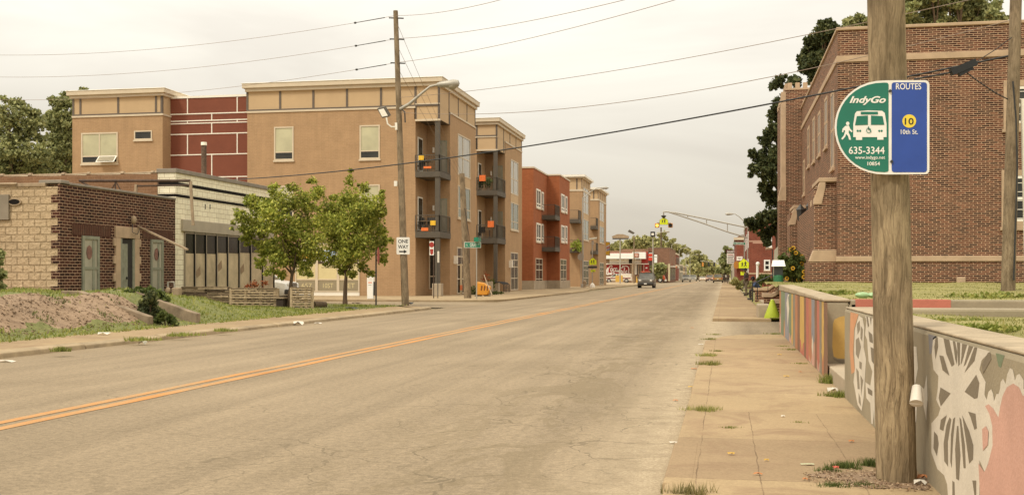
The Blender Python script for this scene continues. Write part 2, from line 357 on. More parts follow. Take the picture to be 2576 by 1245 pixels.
def tree(name, label, base, trunk_top, r, blobs, n, size, mat, group=None, gap=.35, limbs=6, cat='tree', bark=None, seed=1):
    rr = random.Random(seed); base = Vector(base); top = Vector(trunk_top); e = E(name, base, label, cat, group); bark = bark or BARK; mb = M()
    rs_ = random.Random(seed+50); ext = []
    for (x, y, z, a, b_, c_) in blobs:
        ext.append((x, y, z, a*.82, b_*.82, c_*.82))
        for _ in range(4):
            t1, t2 = rs_.uniform(0, 6.28), rs_.uniform(-1, 1); q = math.sqrt(1-t2*t2); k = rs_.uniform(.22, .42); ext.append((x+a*.85*q*math.cos(t1), y+b_*.85*q*math.sin(t1), z+c_*.85*t2, a*k, b_*k, c_*k*.8))
    blobs0 = blobs; blobs = ext; n = int(n*1.25)
    mid = (base+top)/2+Vector((rr.uniform(-.15, .15), rr.uniform(-.15, .15), 0))*r*2
    mb.tube([base-Vector((0, 0, .1)), base+Vector((0, 0, .15*(top-base).length)), mid, top], [r*1.35, r, r*.85, r*.62], bark, 9)
    bl = sorted(blobs, key=lambda b: -b[5])[:limbs]
    for b in bl:
        c = Vector(b[:3]); st = top.lerp(base, rr.uniform(0, .25)); m_ = st.lerp(c, .5)+Vector((0, 0, -.08*(c-st).length))
        mb.tube([st, m_, c], [r*.45, r*.28, r*.09], bark, 6)
        for _ in range(3):
            q = c+Vector((rr.uniform(-1, 1)*b[3], rr.uniform(-1, 1)*b[4], rr.uniform(-.4, 1)*b[5]))*.8
            mb.tube([m_.lerp(c, .5), q], [r*.16, r*.04], bark, 5)
    mb.build('trunk', e, smooth=True)
    leaves('crown', blobs, n, size, mat, e, gap=gap); return e
def blobcloud(c, R, k, seed, rz=None, rb=(.3, .5)):
    rr = random.Random(seed); out = []; rz = rz or R
    for i in range(k):
        a = rr.uniform(0, 2*math.pi); q = rr.uniform(0, 1)**.5; zz = rr.uniform(-1, 1); lim = math.sqrt(max(0, 1-zz*zz*.8)); s = rr.uniform(*rb)
        out.append((c[0]+math.cos(a)*q*R*lim*.75, c[1]+math.sin(a)*q*R*lim*.75, c[2]+zz*rz*.72, R*s, R*s, rz*s*.85))
    return out
# ================================================================== SETTING
XL, XR = -11.7, -0.34            # kerb lines
XF = -21.0                       # front plane of the old shops
XA = -17.8                       # front plane of the apartments
YA = yx(1105, XA)
def sstep(t): t = max(0.0, min(1.0, t)); return t*t*(3-2*t)
def ZL(x, y):                    # bank in front of the old shops
    hb = .80*(1-sstep((y-27.5)/11.5))+.12*sstep((y-27.5)/11)
    w = 2.2 if y < 28 else 2.2+(y-28)*.35
    n = .05*math.sin(x*2.1+y*1.3)+.04*math.sin(y*2.7-x)+.02*math.sin(x*9+y*5)*math.sin(y*7-x*3)
    return .10+hb*sstep((-13.55-x)/w)+n*sstep((-13.55-x)/1.0)*sstep((40-y)/6)
# asphalt
def asphalt():
    m, t, b = newmat('old_asphalt'); co = worldco(t)
    base = ramp(t, noise(t, co, .22, 6, .6, .4), ((.3, (.268, .207, .134)), (.7, (.35, .272, .18))))
    streak = worldco(t, (1.6, .05, 1)); base = mixc(t, 1.0, base, ramp(t, noise(t, streak, 1.2, 5, .6), ((.34, .84), (.66, 1.08))), 'MULTIPLY')
    sp = noise(t, co, 60, 3, .75); base = mixc(t, 1.0, base, ramp(t, sp, ((.3, .72), (.7, 1.2))), 'MULTIPLY')
    sp2 = noise(t, co, 17, 4, .7); base = mixc(t, 1.0, base, ramp(t, sp2, ((.35, .80), (.65, 1.13))), 'MULTIPLY')
    s = t.nodes.new('ShaderNodeSeparateXYZ'); t.links.new(co, s.inputs[0])
    def near(x0, w): return mth(t, 'SUBTRACT', 1.0, mth(t, 'MINIMUM', mth(t, 'DIVIDE', mth(t, 'ABSOLUTE', mth(t, 'SUBTRACT', s.outputs[0], x0)), w), 1.0))
    # dark worn wheel patches near the right kerb, ragged
    blot = ramp(t, noise(t, worldco(t, (1.2, .45, 1)), 1.1, 7, .72, 1.2), ((.48, 0.0), (.54, 1.0)))
    fac = mth(t, 'MULTIPLY', blot, mth(t, 'MULTIPLY', near(-1.75, 1.6), .55)); base = mixc(t, fac, base, (.19, .145, .085))
    # gritty gutter
    gut = mth(t, 'MULTIPLY', near(-.3, .9), ramp(t, noise(t, co, 5, 5, .7), ((.3, .1), (.6, 1.0))))
    grit = ramp(t, noise(t, co, 42, 4, .8), ((.35, (.28, .21, .13)), (.6, (.55, .45, .31)))); base = mixc(t, gut, base, grit)
    gl = mth(t, 'MULTIPLY', near(-11.6, .7), ramp(t, noise(t, co, 3, 5, .7), ((.4, .0), (.65, .7)))); base = mixc(t, gl, base, (.26, .19, .11))
    # cracks
    for sc_, w_, mk_ in ((.28, .0045, .47), (.9, .006, .58)):
        dv = t.nodes.new('ShaderNodeVectorMath'); dv.operation = 'MULTIPLY_ADD'; nn = t.nodes.new('ShaderNodeTexNoise'); nn.inputs['Scale'].default_value = 1.4; nn.inputs['Detail'].default_value = 5
        t.links.new(co, nn.inputs['Vector']); t.links.new(nn.outputs['Color'], dv.inputs[0]); dv.inputs[1].default_value = (1.1, 1.1, 0); t.links.new(co, dv.inputs[2])
        vo = t.nodes.new('ShaderNodeTexVoronoi'); vo.feature = 'DISTANCE_TO_EDGE'; vo.inputs['Scale'].default_value = sc_; t.links.new(dv.outputs[0], vo.inputs['Vector'])
        line = mth(t, 'LESS_THAN', vo.outputs['Distance'], w_*sc_*1.6); msk = ramp(t, noise(t, co, .35, 4, .6), ((mk_, 0.0), (mk_+.07, .8)))
        if sc_ > .5: msk = mth(t, 'MAXIMUM', msk, mth(t, 'MULTIPLY', mth(t, 'POWER', near(-1.9, 2.4), .6), ramp(t, noise(t, co, .8, 4, .6), ((.40, 0.0), (.5, 1.0)))))
        base = mixc(t, mth(t, 'MULTIPLY', line, mth(t, 'MULTIPLY', msk, .8)), base, (.16, .125, .08))
    t.links.new(base, b.inputs['Base Color']); b.inputs['Roughness'].default_value = .92; b.inputs['Specular IOR Level'].default_value = .15
    bumpn(t, b, mth(t, 'ADD', sp, sp2), .55, .012); return m
ASPH = asphalt()
def walkmat(name, xs, ylen, tone=(.375, .28, .17), y0=0.0):
    m, t, b = newmat(name); co = worldco(t); s = t.nodes.new('ShaderNodeSeparateXYZ'); t.links.new(co, s.inputs[0])
    base = ramp(t, noise(t, co, .5, 6, .62, .4), ((.3, tuple(x*.86 for x in tone)), (.7, tuple(x*1.1 for x in tone))))
    base = mixc(t, 1.0, base, ramp(t, noise(t, co, 55, 3, .75), ((.3, .82), (.7, 1.12))), 'MULTIPLY')
    # each slab its own tint
    iy = mth(t, 'FLOOR', mth(t, 'DIVIDE', mth(t, 'SUBTRACT', s.outputs[1], y0), ylen)); wn = t.nodes.new('ShaderNodeTexWhiteNoise'); wn.noise_dimensions = '1D'; t.links.new(iy, wn.inputs['W'])
    base = mixc(t, 1.0, base, ramp(t, wn.outputs['Value'], ((0, (.86, .82, .80)), (1, (1.1, 1.08, 1.02)))), 'MULTIPLY')
    dm = ramp(t, noise(t, co, 1.3, 7, .7, .8), ((.49, 0.0), (.64, .6))); base = mixc(t, dm, base, (.24, .155, .095)); sp_ = ramp(t, noise(t, co, 9, 5, .8), ((.66, 0.0), (.72, .7))); base = mixc(t, sp_, base, (.13, .085, .05))
    wob = mth(t, 'MULTIPLY', mth(t, 'SUBTRACT', noise(t, co, 3, 3), .5), .035)
    fy = mth(t, 'ABSOLUTE', mth(t, 'SUBTRACT', mth(t, 'FRACT', mth(t, 'ADD', mth(t, 'DIVIDE', mth(t, 'ADD', mth(t, 'SUBTRACT', s.outputs[1], y0), wob), ylen), .5)), .5))
    lines = mth(t, 'LESS_THAN', fy, .0065/ylen)
    for x in xs: lx = mth(t, 'LESS_THAN', mth(t, 'ABSOLUTE', mth(t, 'SUBTRACT', mth(t, 'ADD', s.outputs[0], wob), x)), .0045); lines = mth(t, 'MAXIMUM', lines, lx if x < 0 else mth(t, 'MULTIPLY', lx, mth(t, 'LESS_THAN', s.outputs[1], 10.32)))
    lf = mth(t, 'MULTIPLY', lines, ramp(t, noise(t, co, 2.2, 4, .7), ((.35, .08), (.62, .75))))
    base = mixc(t, lf, base, (.13, .085, .05))
    t.links.new(base, b.inputs['Base Color']); b.inputs['Roughness'].default_value = .93; b.inputs['Specular IOR Level'].default_value = .15
    bumpn(t, b, noise(t, co, 45, 4, .7), .35, .008); return m
WALKR = walkmat('pavement_slabs', (-.17, .22, .82), 1.72)
WALKL = walkmat('pavement_slabs_left', (), 2.4, (.34, .255, .155))
WALKA = walkmat('pavement_slabs_pale', (-14.6,), 2.0, (.41, .32, .20))
DIRT = mk('bare_dirt', (.27, .165, .10), .95, .22, 1.3, bump=.8, bscale=14, world=True, dirt=.3)
def bankmat():
    m, t, b = newmat('bank_soil_and_turf'); co = worldco(t); s = t.nodes.new('ShaderNodeSeparateXYZ'); t.links.new(co, s.inputs[0])
    soil = ramp(t, noise(t, co, 2.6, 9, .78, .4), ((.30, (.19, .125, .075)), (.5, (.29, .195, .12)), (.70, (.38, .265, .17))))
    turf = ramp(t, noise(t, co, 5, 5, .7), ((.3, (.11, .12, .03)), (.7, (.21, .21, .065))))
    # bare soil on the slope face only
    wob = mth(t, 'MULTIPLY', mth(t, 'SUBTRACT', noise(t, co, 1.1, 5), .5), 1.2); x = mth(t, 'ADD', s.outputs[0], wob)
    f = mth(t, 'MULTIPLY', mth(t, 'GREATER_THAN', x, -15.8), mth(t, 'LESS_THAN', x, -14.2)); f = mth(t, 'MULTIPLY', f, mth(t, 'LESS_THAN', mth(t, 'ADD', s.outputs[1], wob), 25.6))
    t.links.new(mixc(t, f, turf, soil), b.inputs['Base Color']); b.inputs['Roughness'].default_value = .95; bumpn(t, b, noise(t, co, 9, 8, .78), .7, .04); return m
BANK = bankmat()
TURF = mk('lawn_soil', (.27, .24, .085), .95, .25, 2.5, bump=.8, bscale=16, world=True)
def grid(mb, x0, x1, y0, y1, nx, ny, zf, m):
    vs = [(x0+(x1-x0)*i/nx, y0+(y1-y0)*j/ny, 0) for j in range(ny+1) for i in range(nx+1)]; vs = [(x, y, zf(x, y)) for x, y, _ in vs]
    mb.add(vs, [(j*(nx+1)+i, j*(nx+1)+i+1, (j+1)*(nx+1)+i+1, (j+1)*(nx+1)+i) for j in range(ny) for i in range(nx)], m)
GROUND = mk('far_ground', (.30, .25, .15), .95, .2, .05, world=True)
M().face([(-2500, -600, -.05), (2500, -600, -.05), (2500, 3200, -.05), (-2500, 3200, -.05)], GROUND).build('ground', kind='structure')
M().face([(XL, -14, 0), (XR+.02, -14, 0), (XR+.02, 1500, 0), (XL, 1500, 0)], ASPH).build('road', kind='structure')
mb = M(); mb.face([(-90, 45.6, -.004), (XL+.4, 45.6, -.004), (XL+.4, 56.3, -.004), (-90, 56.3, -.004)], ASPH); mb.build('side_street', kind='structure')
mb = M(); mb.face([(XR+.02, 20.6, .006), (14, 20.6, .006), (14, 33.4, .006), (XR+.02, 33.4, .006)], ASPH); mb.build('driveway', kind='structure')
# yellow centre lines
LINEY = mk('worn_yellow_line', (.62, .27, .05), .85, .12, 2.5, world=True, dirt=.25)
def linemat():
    m, t, b = newmat('worn_centre_line'); co = worldco(t)
    n1 = noise(t, co, 14, 5, .75); w = ramp(t, noise(t, worldco(t, (2, .25, 1)), 1.5, 6, .7), ((.40, 0.0), (.58, 1.0)))
    c = ramp(t, noise(t, co, 1.2, 4), ((.3, (.46, .195, .045)), (.7, (.58, .265, .07)))); c = mixc(t, mth(t, 'MULTIPLY', w, ramp(t, n1, ((.4, .2), (.6, 1.0)))), c, (.36, .27, .15))
    c = mixc(t, 1.0, c, ramp(t, noise(t, co, 60, 3), ((.3, .8), (.7, 1.1))), 'MULTIPLY'); t.links.new(c, b.inputs['Base Color']); b.inputs['Roughness'].default_value = .9; return m
LM = linemat()
def wline(x, w):
    mb = M(); ys = [2+i*1.5 for i in range(180)]; a = [(x-w/2+.012*math.sin(y*1.7)+random.uniform(-.006, .006), y, .004) for y in ys]; b = [(x+w/2+.012*math.sin(y*1.3)+random.uniform(-.006, .006), y, .004) for y in ys]
    n = len(ys); mb.add(a+b, [(i, n+i, n+i+1, i+1) for i in range(n-1)], LM); mb.build('road_marking', kind='structure')
wline(-6.30, .14); wline(-6.55, .13)
mb = M(); mb.face([(-17, 47.1, .001), (-12.6, 47.4, .001), (-12.6, 47.5, .001), (-17, 47.22, .001)], mk('worn_white_line', (.55, .48, .36), .9, .2, 3)); mb.build('road_marking', kind='structure')
# right pavement, near and far
def slab(name, pts, z0, z1, m, bevel=.02):
    mb = M(); mb.prism([(x, y, z0) for x, y in pts], (0, 0, z1-z0), m); o = mb.build(name, kind='structure', bevel=bevel); return o
slab('pavement_right', [(XR, -14), (1.5, -14), (1.5, 24.2), (.9, 24.25), (.35, 24.0), (-.05, 23.2), (-.25, 22.2), (XR, 20.8)], -.06, .10, WALKR)
slab('pavement_right_far', [(XR, 33.2), (1.37, 33.2), (1.37, 300), (XR, 300)], -.06, .10, WALKR)
# left pavement and kerb stones
slab('pavement_left', [(XL-.18, -6), (XL-.18, 41.5), (XL-.5, 43.4), (XL-1.4, 44.7), (XL-2.6, 45.4), (-13.9, 45.5), (-13.9, -6)], -.06, .10, WALKL)
mb = M(); rk = random.Random(3); y = -4.0
while y < 41.0:
    l = rk.uniform(1.7, 3.3); dx = rk.uniform(-.02, .025); dz = rk.uniform(-.015, .012); mb.add([(XL-.19, y, -.05), (XL+.03+dx, y, -.05), (XL+dx, y, .075+dz), (XL-.19, y, .115+dz), (XL-.19, y+l-.03, -.05), (XL+.03+dx, y+l-.03, -.05), (XL+dx, y+l-.03, .075+dz), (XL-.19, y+l-.03, .115+dz)],
        [(0, 1, 2, 3), (7, 6, 5, 4), (0, 4, 5, 1), (1, 5, 6, 2), (2, 6, 7, 3), (3, 7, 4, 0)], CURB); y += l
mb.build('kerb_left', kind='structure', bevel=.02)
mb = M(); y = -5
while y < 20.7:
    l = rk.uniform(1.6, 2.1); dz = rk.uniform(-.006, .004); dx = rk.uniform(-.012, .008)
    mb.box(XR-.02+dx, XR+.16, y, y+l-.012, -.05, .102+dz, WALKR); y += l
mb.build('kerb_right', kind='structure', bevel=.018)
# apartment pavement with rounded corner
cpts = [(-60, 56.2), (-14.6, 56.2)]+[(XL-2.9+2.9*math.sin(a), 59.1-2.9*math.cos(a)) for a in [math.radians(q) for q in range(10, 91, 10)]]
cpts += [(XL, 62), (XL, 92), (XL-.5, 100), (XL-1.1, 106), (XL-1.1, 178), (XA-1, 178), (XA-1, YA+.2), (-60, YA+.2)]
slab('pavement_left_far', cpts, -.06, .10, WALKA)
slab('forecourt', [(XL-1.1, 178.1), (XL-1.1, 246), (-90, 246), (-90, 178.1)], -.06, .07, WALKA)
slab('pavement_far_end', [(XL-.6, 246.1), (XL-.6, 900), (-17, 900), (-17, 246.1)], -.06, .10, WALKA)
# bank, shop lot
mb = M(); grid(mb, -21.3, -13.55, -4, 45.5, 40, 150, ZL, BANK); mb.build('grass_bank', kind='structure', smooth=True)
mb = M(); mb.prism([(-60, 28, -.04), (-21.0, 28, -.04), (-21.0, 45.5, -.04), (-13.5, 45.5, -.04), (-13.5, 46.1, -.04), (-60, 46.1, -.04)], (0, 0, .10), DIRT); mb.build('dirt_lot', kind='structure')
# right lawns behind the painted walls
def ZR(x, y): return 0.97+.13*sstep((y-14)/26)+.025*math.sin(x*1.9+y)+.02*math.sin(y*1.7-x*.7)
mb = M(); grid(mb, 1.48, 26, 14.36, 43.7, 50, 70, ZR, TURF); mb.build('lawn_by_church', kind='structure', smooth=True)
mb = M(); grid(mb, 1.48, 26, -4, 11.5, 50, 50, lambda x, y: 0.96+.03*math.sin(x*1.7+y*1.1)+.02*math.sin(y*2.3), TURF); mb.build('lawn_near', kind='structure', smooth=True)
def ZC(x, y): return .12+1.0*sstep((x-1.35)/2.2)*sstep((y-33.2)/1.5)*(1-.35*sstep((y-50)/30))
mb = M(); grid(mb, 1.32, 4.4, 33.2, 75, 14, 60, ZC, TURF); mb.build('verge_by_church', kind='structure', smooth=True)
mb = M(); grid(mb, 1.36, 9, 75, 96, 6, 8, lambda x, y: .25+.4*sstep((x-1.4)/4), TURF); mb.build('verge_far', kind='structure')
mb = M(); mb.box(3.1, 26, 11.76, 14.1, .3, .83, CONC)
for i, (x0, z) in enumerate(((1.24, .27), (1.7, .43), (2.15, .6), (2.6, .77))): mb.box(x0, 3.1, 11.8, 14.06, .0, z, CONC)
mb.build('garden_path', kind='structure', bevel=.012)

# ================================================================== MURAL WALLS
WALLG = mk('painted_wall_grey', (.33, .275, .185), .85, .14, 1.6, bump=.35, bscale=45, dirt=.35)
WALLG2 = mk('wall_top_plaster', (.42, .335, .225), .9, .2, 5, bump=.5, dirt=.5)
def pm(name, c): return MATS.get(name) or (mk(name, c, .85, .12, 2.5, bump=.3, bscale=45, dirt=.22) if name.startswith('mural') else mk(name, c, .75, .06, 2.5, bump=.08, dirt=.06))
MW = pm('mural_white', (.68, .61, .50)); MP = pm('mural_pink', (.60, .35, .27)); MO = pm('mural_peach', (.62, .31, .16)); MR = pm('mural_red', (.47, .16, .11)); MY = pm('mural_yellow', (.58, .37, .11))
MG = pm('mural_green', (.21, .25, .15)); MBL = pm('mural_blue', (.27, .26, .27)); MBR = pm('mural_brown', (.24, .13, .075)); MGR = pm('mural_grey', (.28, .235, .17)); MOR = pm('mural_orange', (.46, .20, .10)); MDK = pm('mural_umber', (.22, .18, .125))
XM = 1.22
def R8(x, y): return (1912.6+x*.44144, 695.5+y*.44144)
def on_wall(pts, k=1):
    out = []
    for x, y in pts:
        p = WX(*R8(x, y), XM); out.append((XM-.0008*k, p.y, min(1.0, max(.105, p.z))))
    return out
def wallpart(name, pts, mat, parent, k): M().face(on_wall(pts, k), mat).build(name, parent)
# second (near) wall
w2 = E('mural_wall', (XM, 6, 0), 'low grey concrete wall painted with white petals and a pink shape, nearest at right', 'wall')
mb = M(); ys = [-4+i*.52 for i in range(31)]
def curvex(y): return XM
mb.prism([(XM, -4, .0), (XM+.3, -4, .0), (XM+.3, 11.4, .0), (XM+.3, 11.76, 0), (XM, 11.76, .0)], (0, 0, 1.02), WALLG); mb.build('wall_body', w2, bevel=.03)
mb = M(); mb.box(XM+.01, XM+.29, -4, 11.74, 1.018, 1.035, WALLG2); mb.build('wall_top', w2, bevel=.01)
mb = M(); mb.box(XM+.31, 14, 11.46, 11.76, .4, 1.03, WALLG); mb.build('return_wall', w2, bevel=.025)
wallpart('white_petals', [(1000, 308), (1040, 315), (1060, 322), (1120, 332), (1180, 348), (1310, 385), (1262, 478), (1250, 530), (1285, 600), (1278, 680), (1292, 740), (1322, 830), (1325, 960), (1300, 1060), (1280, 1112), (1250, 1045), (1250, 1245), (1070, 1245), (1065, 1180), (1048, 1130), (1010, 1095), (976, 1000), (976, 835), (1015, 790), (1027, 750), (1003, 700), (1012, 640), (1016, 565), (988, 530), (978, 440), (985, 350)], MW, w2, 1)
for h in ([(1000, 350), (1012, 345), (1015, 400), (1000, 470), (993, 400)], [(1022, 448), (1045, 452), (1080, 565), (1040, 532)], [(1045, 330), (1078, 338), (1103, 470), (1108, 500), (1092, 512), (1062, 440)],
          [(1098, 345), (1112, 348), (1124, 430), (1122, 500), (1112, 470)], [(1122, 350), (1140, 353), (1138, 500), (1130, 510)], [(1152, 358), (1180, 368), (1150, 490), (1144, 500)], [(1190, 372), (1214, 378), (1172, 500), (1160, 512)],
          [(1222, 392), (1238, 405), (1222, 480), (1165, 548), (1185, 500)], [(1028, 630), (1086, 665), (1030, 738), (1018, 690)], [(1166, 655), (1232, 558), (1250, 605), (1240, 690), (1222, 696)],
          [(1064, 788), (1044, 878), (1024, 868), (1030, 815)], [(992, 880), (1012, 905), (1018, 950), (1008, 1022), (988, 975)], [(1062, 845), (1080, 800), (1090, 812), (1070, 940), (1072, 1082), (1050, 1050), (1046, 950)],
          [(1100, 810), (1112, 800), (1100, 930), (1092, 1090), (1084, 1050), (1088, 900)], [(1122, 850), (1130, 850), (1142, 1020), (1134, 1160), (1118, 1150), (1112, 980)], [(1136, 800), (1146, 812), (1168, 960), (1172, 1090), (1160, 1090), (1150, 960)],
          [(1152, 788), (1192, 878), (1216, 960), (1214, 1040), (1192, 1064), (1170, 910)], [(1186, 768), (1228, 780), (1236, 862), (1222, 872), (1200, 800)], [(1210, 1160), (1232, 1160), (1232, 1245), (1222, 1245)], [(1096, 1160), (1108, 1170), (1110, 1245), (1096, 1245)],
          [(1262, 500), (1300, 432), (1312, 432), (1318, 470), (1272, 552)]): wallpart('petal_gap', h, MDK, w2, 2)
wallpart('white_fingers', [(1268, 680), (1280, 674), (1292, 700), (1303, 655), (1318, 640), (1330, 670), (1334, 710), (1348, 668), (1360, 668), (1368, 640), (1372, 600), (1386, 580), (1400, 610), (1410, 555), (1425, 520), (1442, 530), (1454, 590), (1464, 560), (1480, 553), (1503, 590), (1503, 640), (1600, 640), (1600, 900), (1330, 900), (1300, 760)], MW, w2, 2)
wallpart('pink_shape', [(1284, 736), (1304, 726), (1330, 750), (1360, 802), (1370, 740), (1384, 680), (1408, 630), (1445, 608), (1478, 630), (1500, 680), (1530, 660), (1640, 640), (1640, 1245), (1255, 1245), (1246, 1062), (1280, 1112), (1300, 1070), (1327, 960), (1325, 850), (1308, 780)], MP, w2, 3)
wallpart('pink_shape', [(1268, 868), (1290, 850), (1304, 880), (1300, 958), (1272, 990)], MP, w2, 4)
wallpart('blue_patch', [(958, 285), (1010, 300), (985, 360), (975, 440), (965, 440)], MBL, w2, 1)
wallpart('green_patch', [(1342, 402), (1392, 422), (1372, 520), (1358, 510)], MG, w2, 1)
wallpart('peach_patch', [(514, 166), (560, 180), (535, 300), (530, 440), (540, 540), (520, 555), (509, 420)], MO, w2, 1)
wallpart('white_lattice', [(562, 222), (584, 236), (594, 290), (590, 400), (604, 470), (598, 560), (590, 690), (578, 765), (556, 730), (532, 600), (540, 520), (536, 420), (540, 300)], MW, w2, 2)
for h in ([(552, 270), (568, 250), (570, 300), (556, 330)], [(574, 280), (586, 300), (582, 370), (572, 350)], [(545, 360), (562, 345), (575, 400), (560, 470), (546, 440)], [(566, 480), (580, 490), (578, 530), (566, 520)], [(548, 520), (562, 540), (568, 640), (556, 640)], [(572, 560), (588, 590), (576, 680)], [(562, 660), (572, 690), (576, 740), (562, 715)]): wallpart('lattice_gap', h, MGR, w2, 3)
wallpart('white_lattice', [(598, 186), (700, 215), (700, 900), (655, 860), (650, 760), (642, 840), (634, 835), (628, 720), (605, 690), (600, 600), (628, 620), (640, 540), (618, 480), (610, 360), (598, 330), (606, 250)], MW, w2, 2)
for h in ([(606, 200), (614, 204), (622, 280), (614, 290)], [(626, 206), (636, 210), (632, 280)], [(618, 310), (640, 330), (644, 380), (624, 370)], [(630, 400), (648, 410), (650, 500), (636, 480)], [(612, 630), (640, 650), (640, 680), (616, 665)]): wallpart('lattice_gap', h, MDK, w2, 3)
wallpart('white_spike', [(868, 395), (892, 400), (900, 520), (880, 640), (868, 640)], MW, w2, 2)
wallpart('white_spike', [(905, 610), (935, 640), (950, 560), (955, 700), (948, 820), (925, 700)], MW, w2, 2)
wallpart('white_spike', [(874, 740), (895, 720), (890, 820), (878, 860)], MW, w2, 2)
# first (far) wall
w1 = E('mural_wall', (XM, 18, 0), 'low wall painted with drippy vertical stripes of orange, green, blue and yellow', 'wall')
y1n, y1f = 14.1, yx(1961, XM)
mb = M(); mb.box(XM, XM+.3, y1n, y1f, 0, 1.035, WALLG); mb.build('wall_body', w1, bevel=.03)
mb = M(); grid(mb, XM-.015, XM+.315, y1n-.01, y1f+.01, 1, 20, lambda x, y: 1.04+.09*sstep((y-y1n)/(y1f-y1n)), WALLG2); vs = list(mb.v)
mb = M(); mb.prism([(XM-.012, y1n-.012, 1.034), (XM-.012, y1n-.012, 1.07), (XM-.012, y1f, 1.16), (XM-.012, y1f, 1.034)], (.325, 0, 0), WALLG2); mb.build('wall_top', w1, bevel=.015)
mb = M(); mb.box(XM+.31, 14, y1n, y1n+.3, .4, 1.06, WALLG); mb.build('return_wall', w1, bevel=.02)
mb = M(); x0, x1 = xy(2152, y1n), xy(2392, y1n); mb.box(x0, x1, y1n-.004, y1n+.31, .9, 1.064, MR); mb.build('red_band', w1)
stripes = [(107, 118, MOR, .5), (118, 134, MG, 1), (134, 141, MG, .6), (141, 164, MBL, 1), (164, 178, MG, .8), (178, 186, MY, .95), (186, 199, MGR, 1), (199, 213, MOR, 1), (213, 226, MBR, 1), (226, 250, MY, .75), (250, 262, MBR, 1), (262, 276, MR, 1), (276, 292, MOR, .9), (292, 310, MBL, .6), (310, 322, MBR, 1), (322, 338, MR, .85), (338, 350, MGR, 1), (350, 374, MY, .7), (374, 384, MOR, 1), (384, 402, MBR, 1)]
rs = random.Random(5)
def ytop(t): return 45+(128-45)*t**1.0
for i, (a, b, m, hgt) in enumerate(stripes):
    ya, yb = WX(*R8(a, 300), XM).y, WX(*R8(b, 300), XM).y; ya, yb = max(min(ya, yb), y1n+.02), min(max(ya, yb), y1f-.02)
    zb = 1.02-(1.02-.11)*hgt; L1 = []; L2 = []
    for k in range(9):
        z = 1.03-(1.03-zb)*k/8; L1.append((XM-.0012-.0004*(i % 3), ya+rs.uniform(-.035, .035), z)); L2.append((XM-.0012-.0004*(i % 3), yb+rs.uniform(-.035, .035), z))
    drip = [(XM-.0012-.0004*(i % 3), ya+(yb-ya)*q, max(.105, zb-dz)) for q, dz in ((.25, .05), (.5, rs.uniform(.1, .22)), (.75, .03))]
    M().face(L1+drip+L2[::-1], m).build('paint_stripe', w1)
    if hgt < 1:
        M().face([(XM-.0006, ya, zb+.05), (XM-.0006, yb, zb+.05), (XM-.0006, yb-.05, .11), (XM-.0006, ya+.03, .105)], rs.choice([MO, MOR, MR, MP]) ).build('paint_stripe', w1)
wallpart('white_bolt', [(158, 66), (166, 68), (160, 120), (166, 180), (156, 290), (154, 200), (150, 150)], MW, w1, 4)
wallpart('white_bolt', [(298, 330), (304, 380), (302, 460), (294, 400)], MW, w1, 4)
def on_ret(pts, k=1):
    out = []
    for x, y in pts:
        p = WY(*R8(x, y), y1n); out.append((p.x, y1n-.0008*k, max(p.z, .105)))
    return out
M().box(XM+.3, 2.1, y1n-.0, y1n+.3, .0, 1.0, WALLG).build('return_wall', w1)
M().face(on_ret([(414, 270), (422, 245), (450, 230), (508, 218), (545, 225), (545, 470), (508, 468), (440, 466), (418, 455), (410, 400)]), MY).build('yellow_blob', w1)
M().face(on_ret([(412, 460), (440, 472), (508, 474), (508, 492), (450, 490), (420, 475)], 2), MDK).build('umber_line', w1)  # umber paint line along the lower edge of the yellow blob
M().face(on_ret([(486, 500), (508, 470), (540, 470), (540, 560), (490, 540)], 2), MOR).build('orange_patch', w1)

# ================================================================== BUS STOP POLE AND SIGN
pb = P(2256, 1200, 6.72); pb.z = 0.1
bp = E('utility_pole', pb, 'thick weathered wooden pole close to the camera carrying the bus stop sign', 'pole')
top = P(2229, 0, 6.7); dirv = (top-pb); tp = pb+dirv*2.9
def polemesh(mb, a, b, r0, r1, m, n=28, seg=60, wob=.004):
    a = Vector(a); b = Vector(b); pts = [a.lerp(b, i/seg) for i in range(seg+1)]; k0 = len(mb.v); mb.tube(pts, [r0+(r1-r0)*i/seg for i in range(seg+1)], m, n)
    for i in range(k0, len(mb.v)):
        v = mb.v[i]; j = (i-k0) % n; q = (i-k0)//n; c = pts[min(q, seg)]; s = 1+wob*10*(math.sin(j*1.9+q*.03)*.5+math.sin(j*3.3+1+q*.05)*.35+.25*random.uniform(-1, 1)*.4); mb.v[i] = (c.x+(v[0]-c.x)*s, c.y+(v[1]-c.y)*s, v[2])
mb = M(); polemesh(mb, pb-Vector((0, 0, .1)), tp, .117, .097, POLEW, 36, 70, .004); mb.build('shaft', bp, smooth=True)
# sign plane
ys_ = pb.y-.17
def S7(x, y, k=0): p = WY(2016.9+x*.5586, y*.5586, ys_-.002*k); return p
bsn = E('bus_stop_sign', S7(362, 574), 'green and blue bus stop sign with a rounded left side on the near pole', 'sign')
def arc_left(x0, x1, yt, yb, n=20):   # left bulge from (x0,yt) to (x0,yb) reaching x1
    return [(x0-(x0-x1)*math.sin(math.pi*i/n)**.92 if 0 < i < n else x0, (yt+yb)/2-(yb-yt)/2*math.cos(math.pi*i/n)) for i in range(n+1)]
def rrect(x0, x1, y0, y1, r, corners=(1, 1, 1, 1)):
    pts = []
    for (cx_, cy_, a0, on) in ((x1-r, y0+r, -90, corners[0]), (x1-r, y1-r, 0, corners[1]), (x0+r, y1-r, 90, corners[2]), (x0+r, y0+r, 180, corners[3])):
        if not on:
            pts.append((x1 if a0 in (-90, 0) else x0, y0 if a0 in (-90, 180) else y1)); continue
        for k in range(6): a = math.radians(a0+90*k/5); pts.append((cx_+r*math.cos(a), cy_+r*math.sin(a)))
    return pts
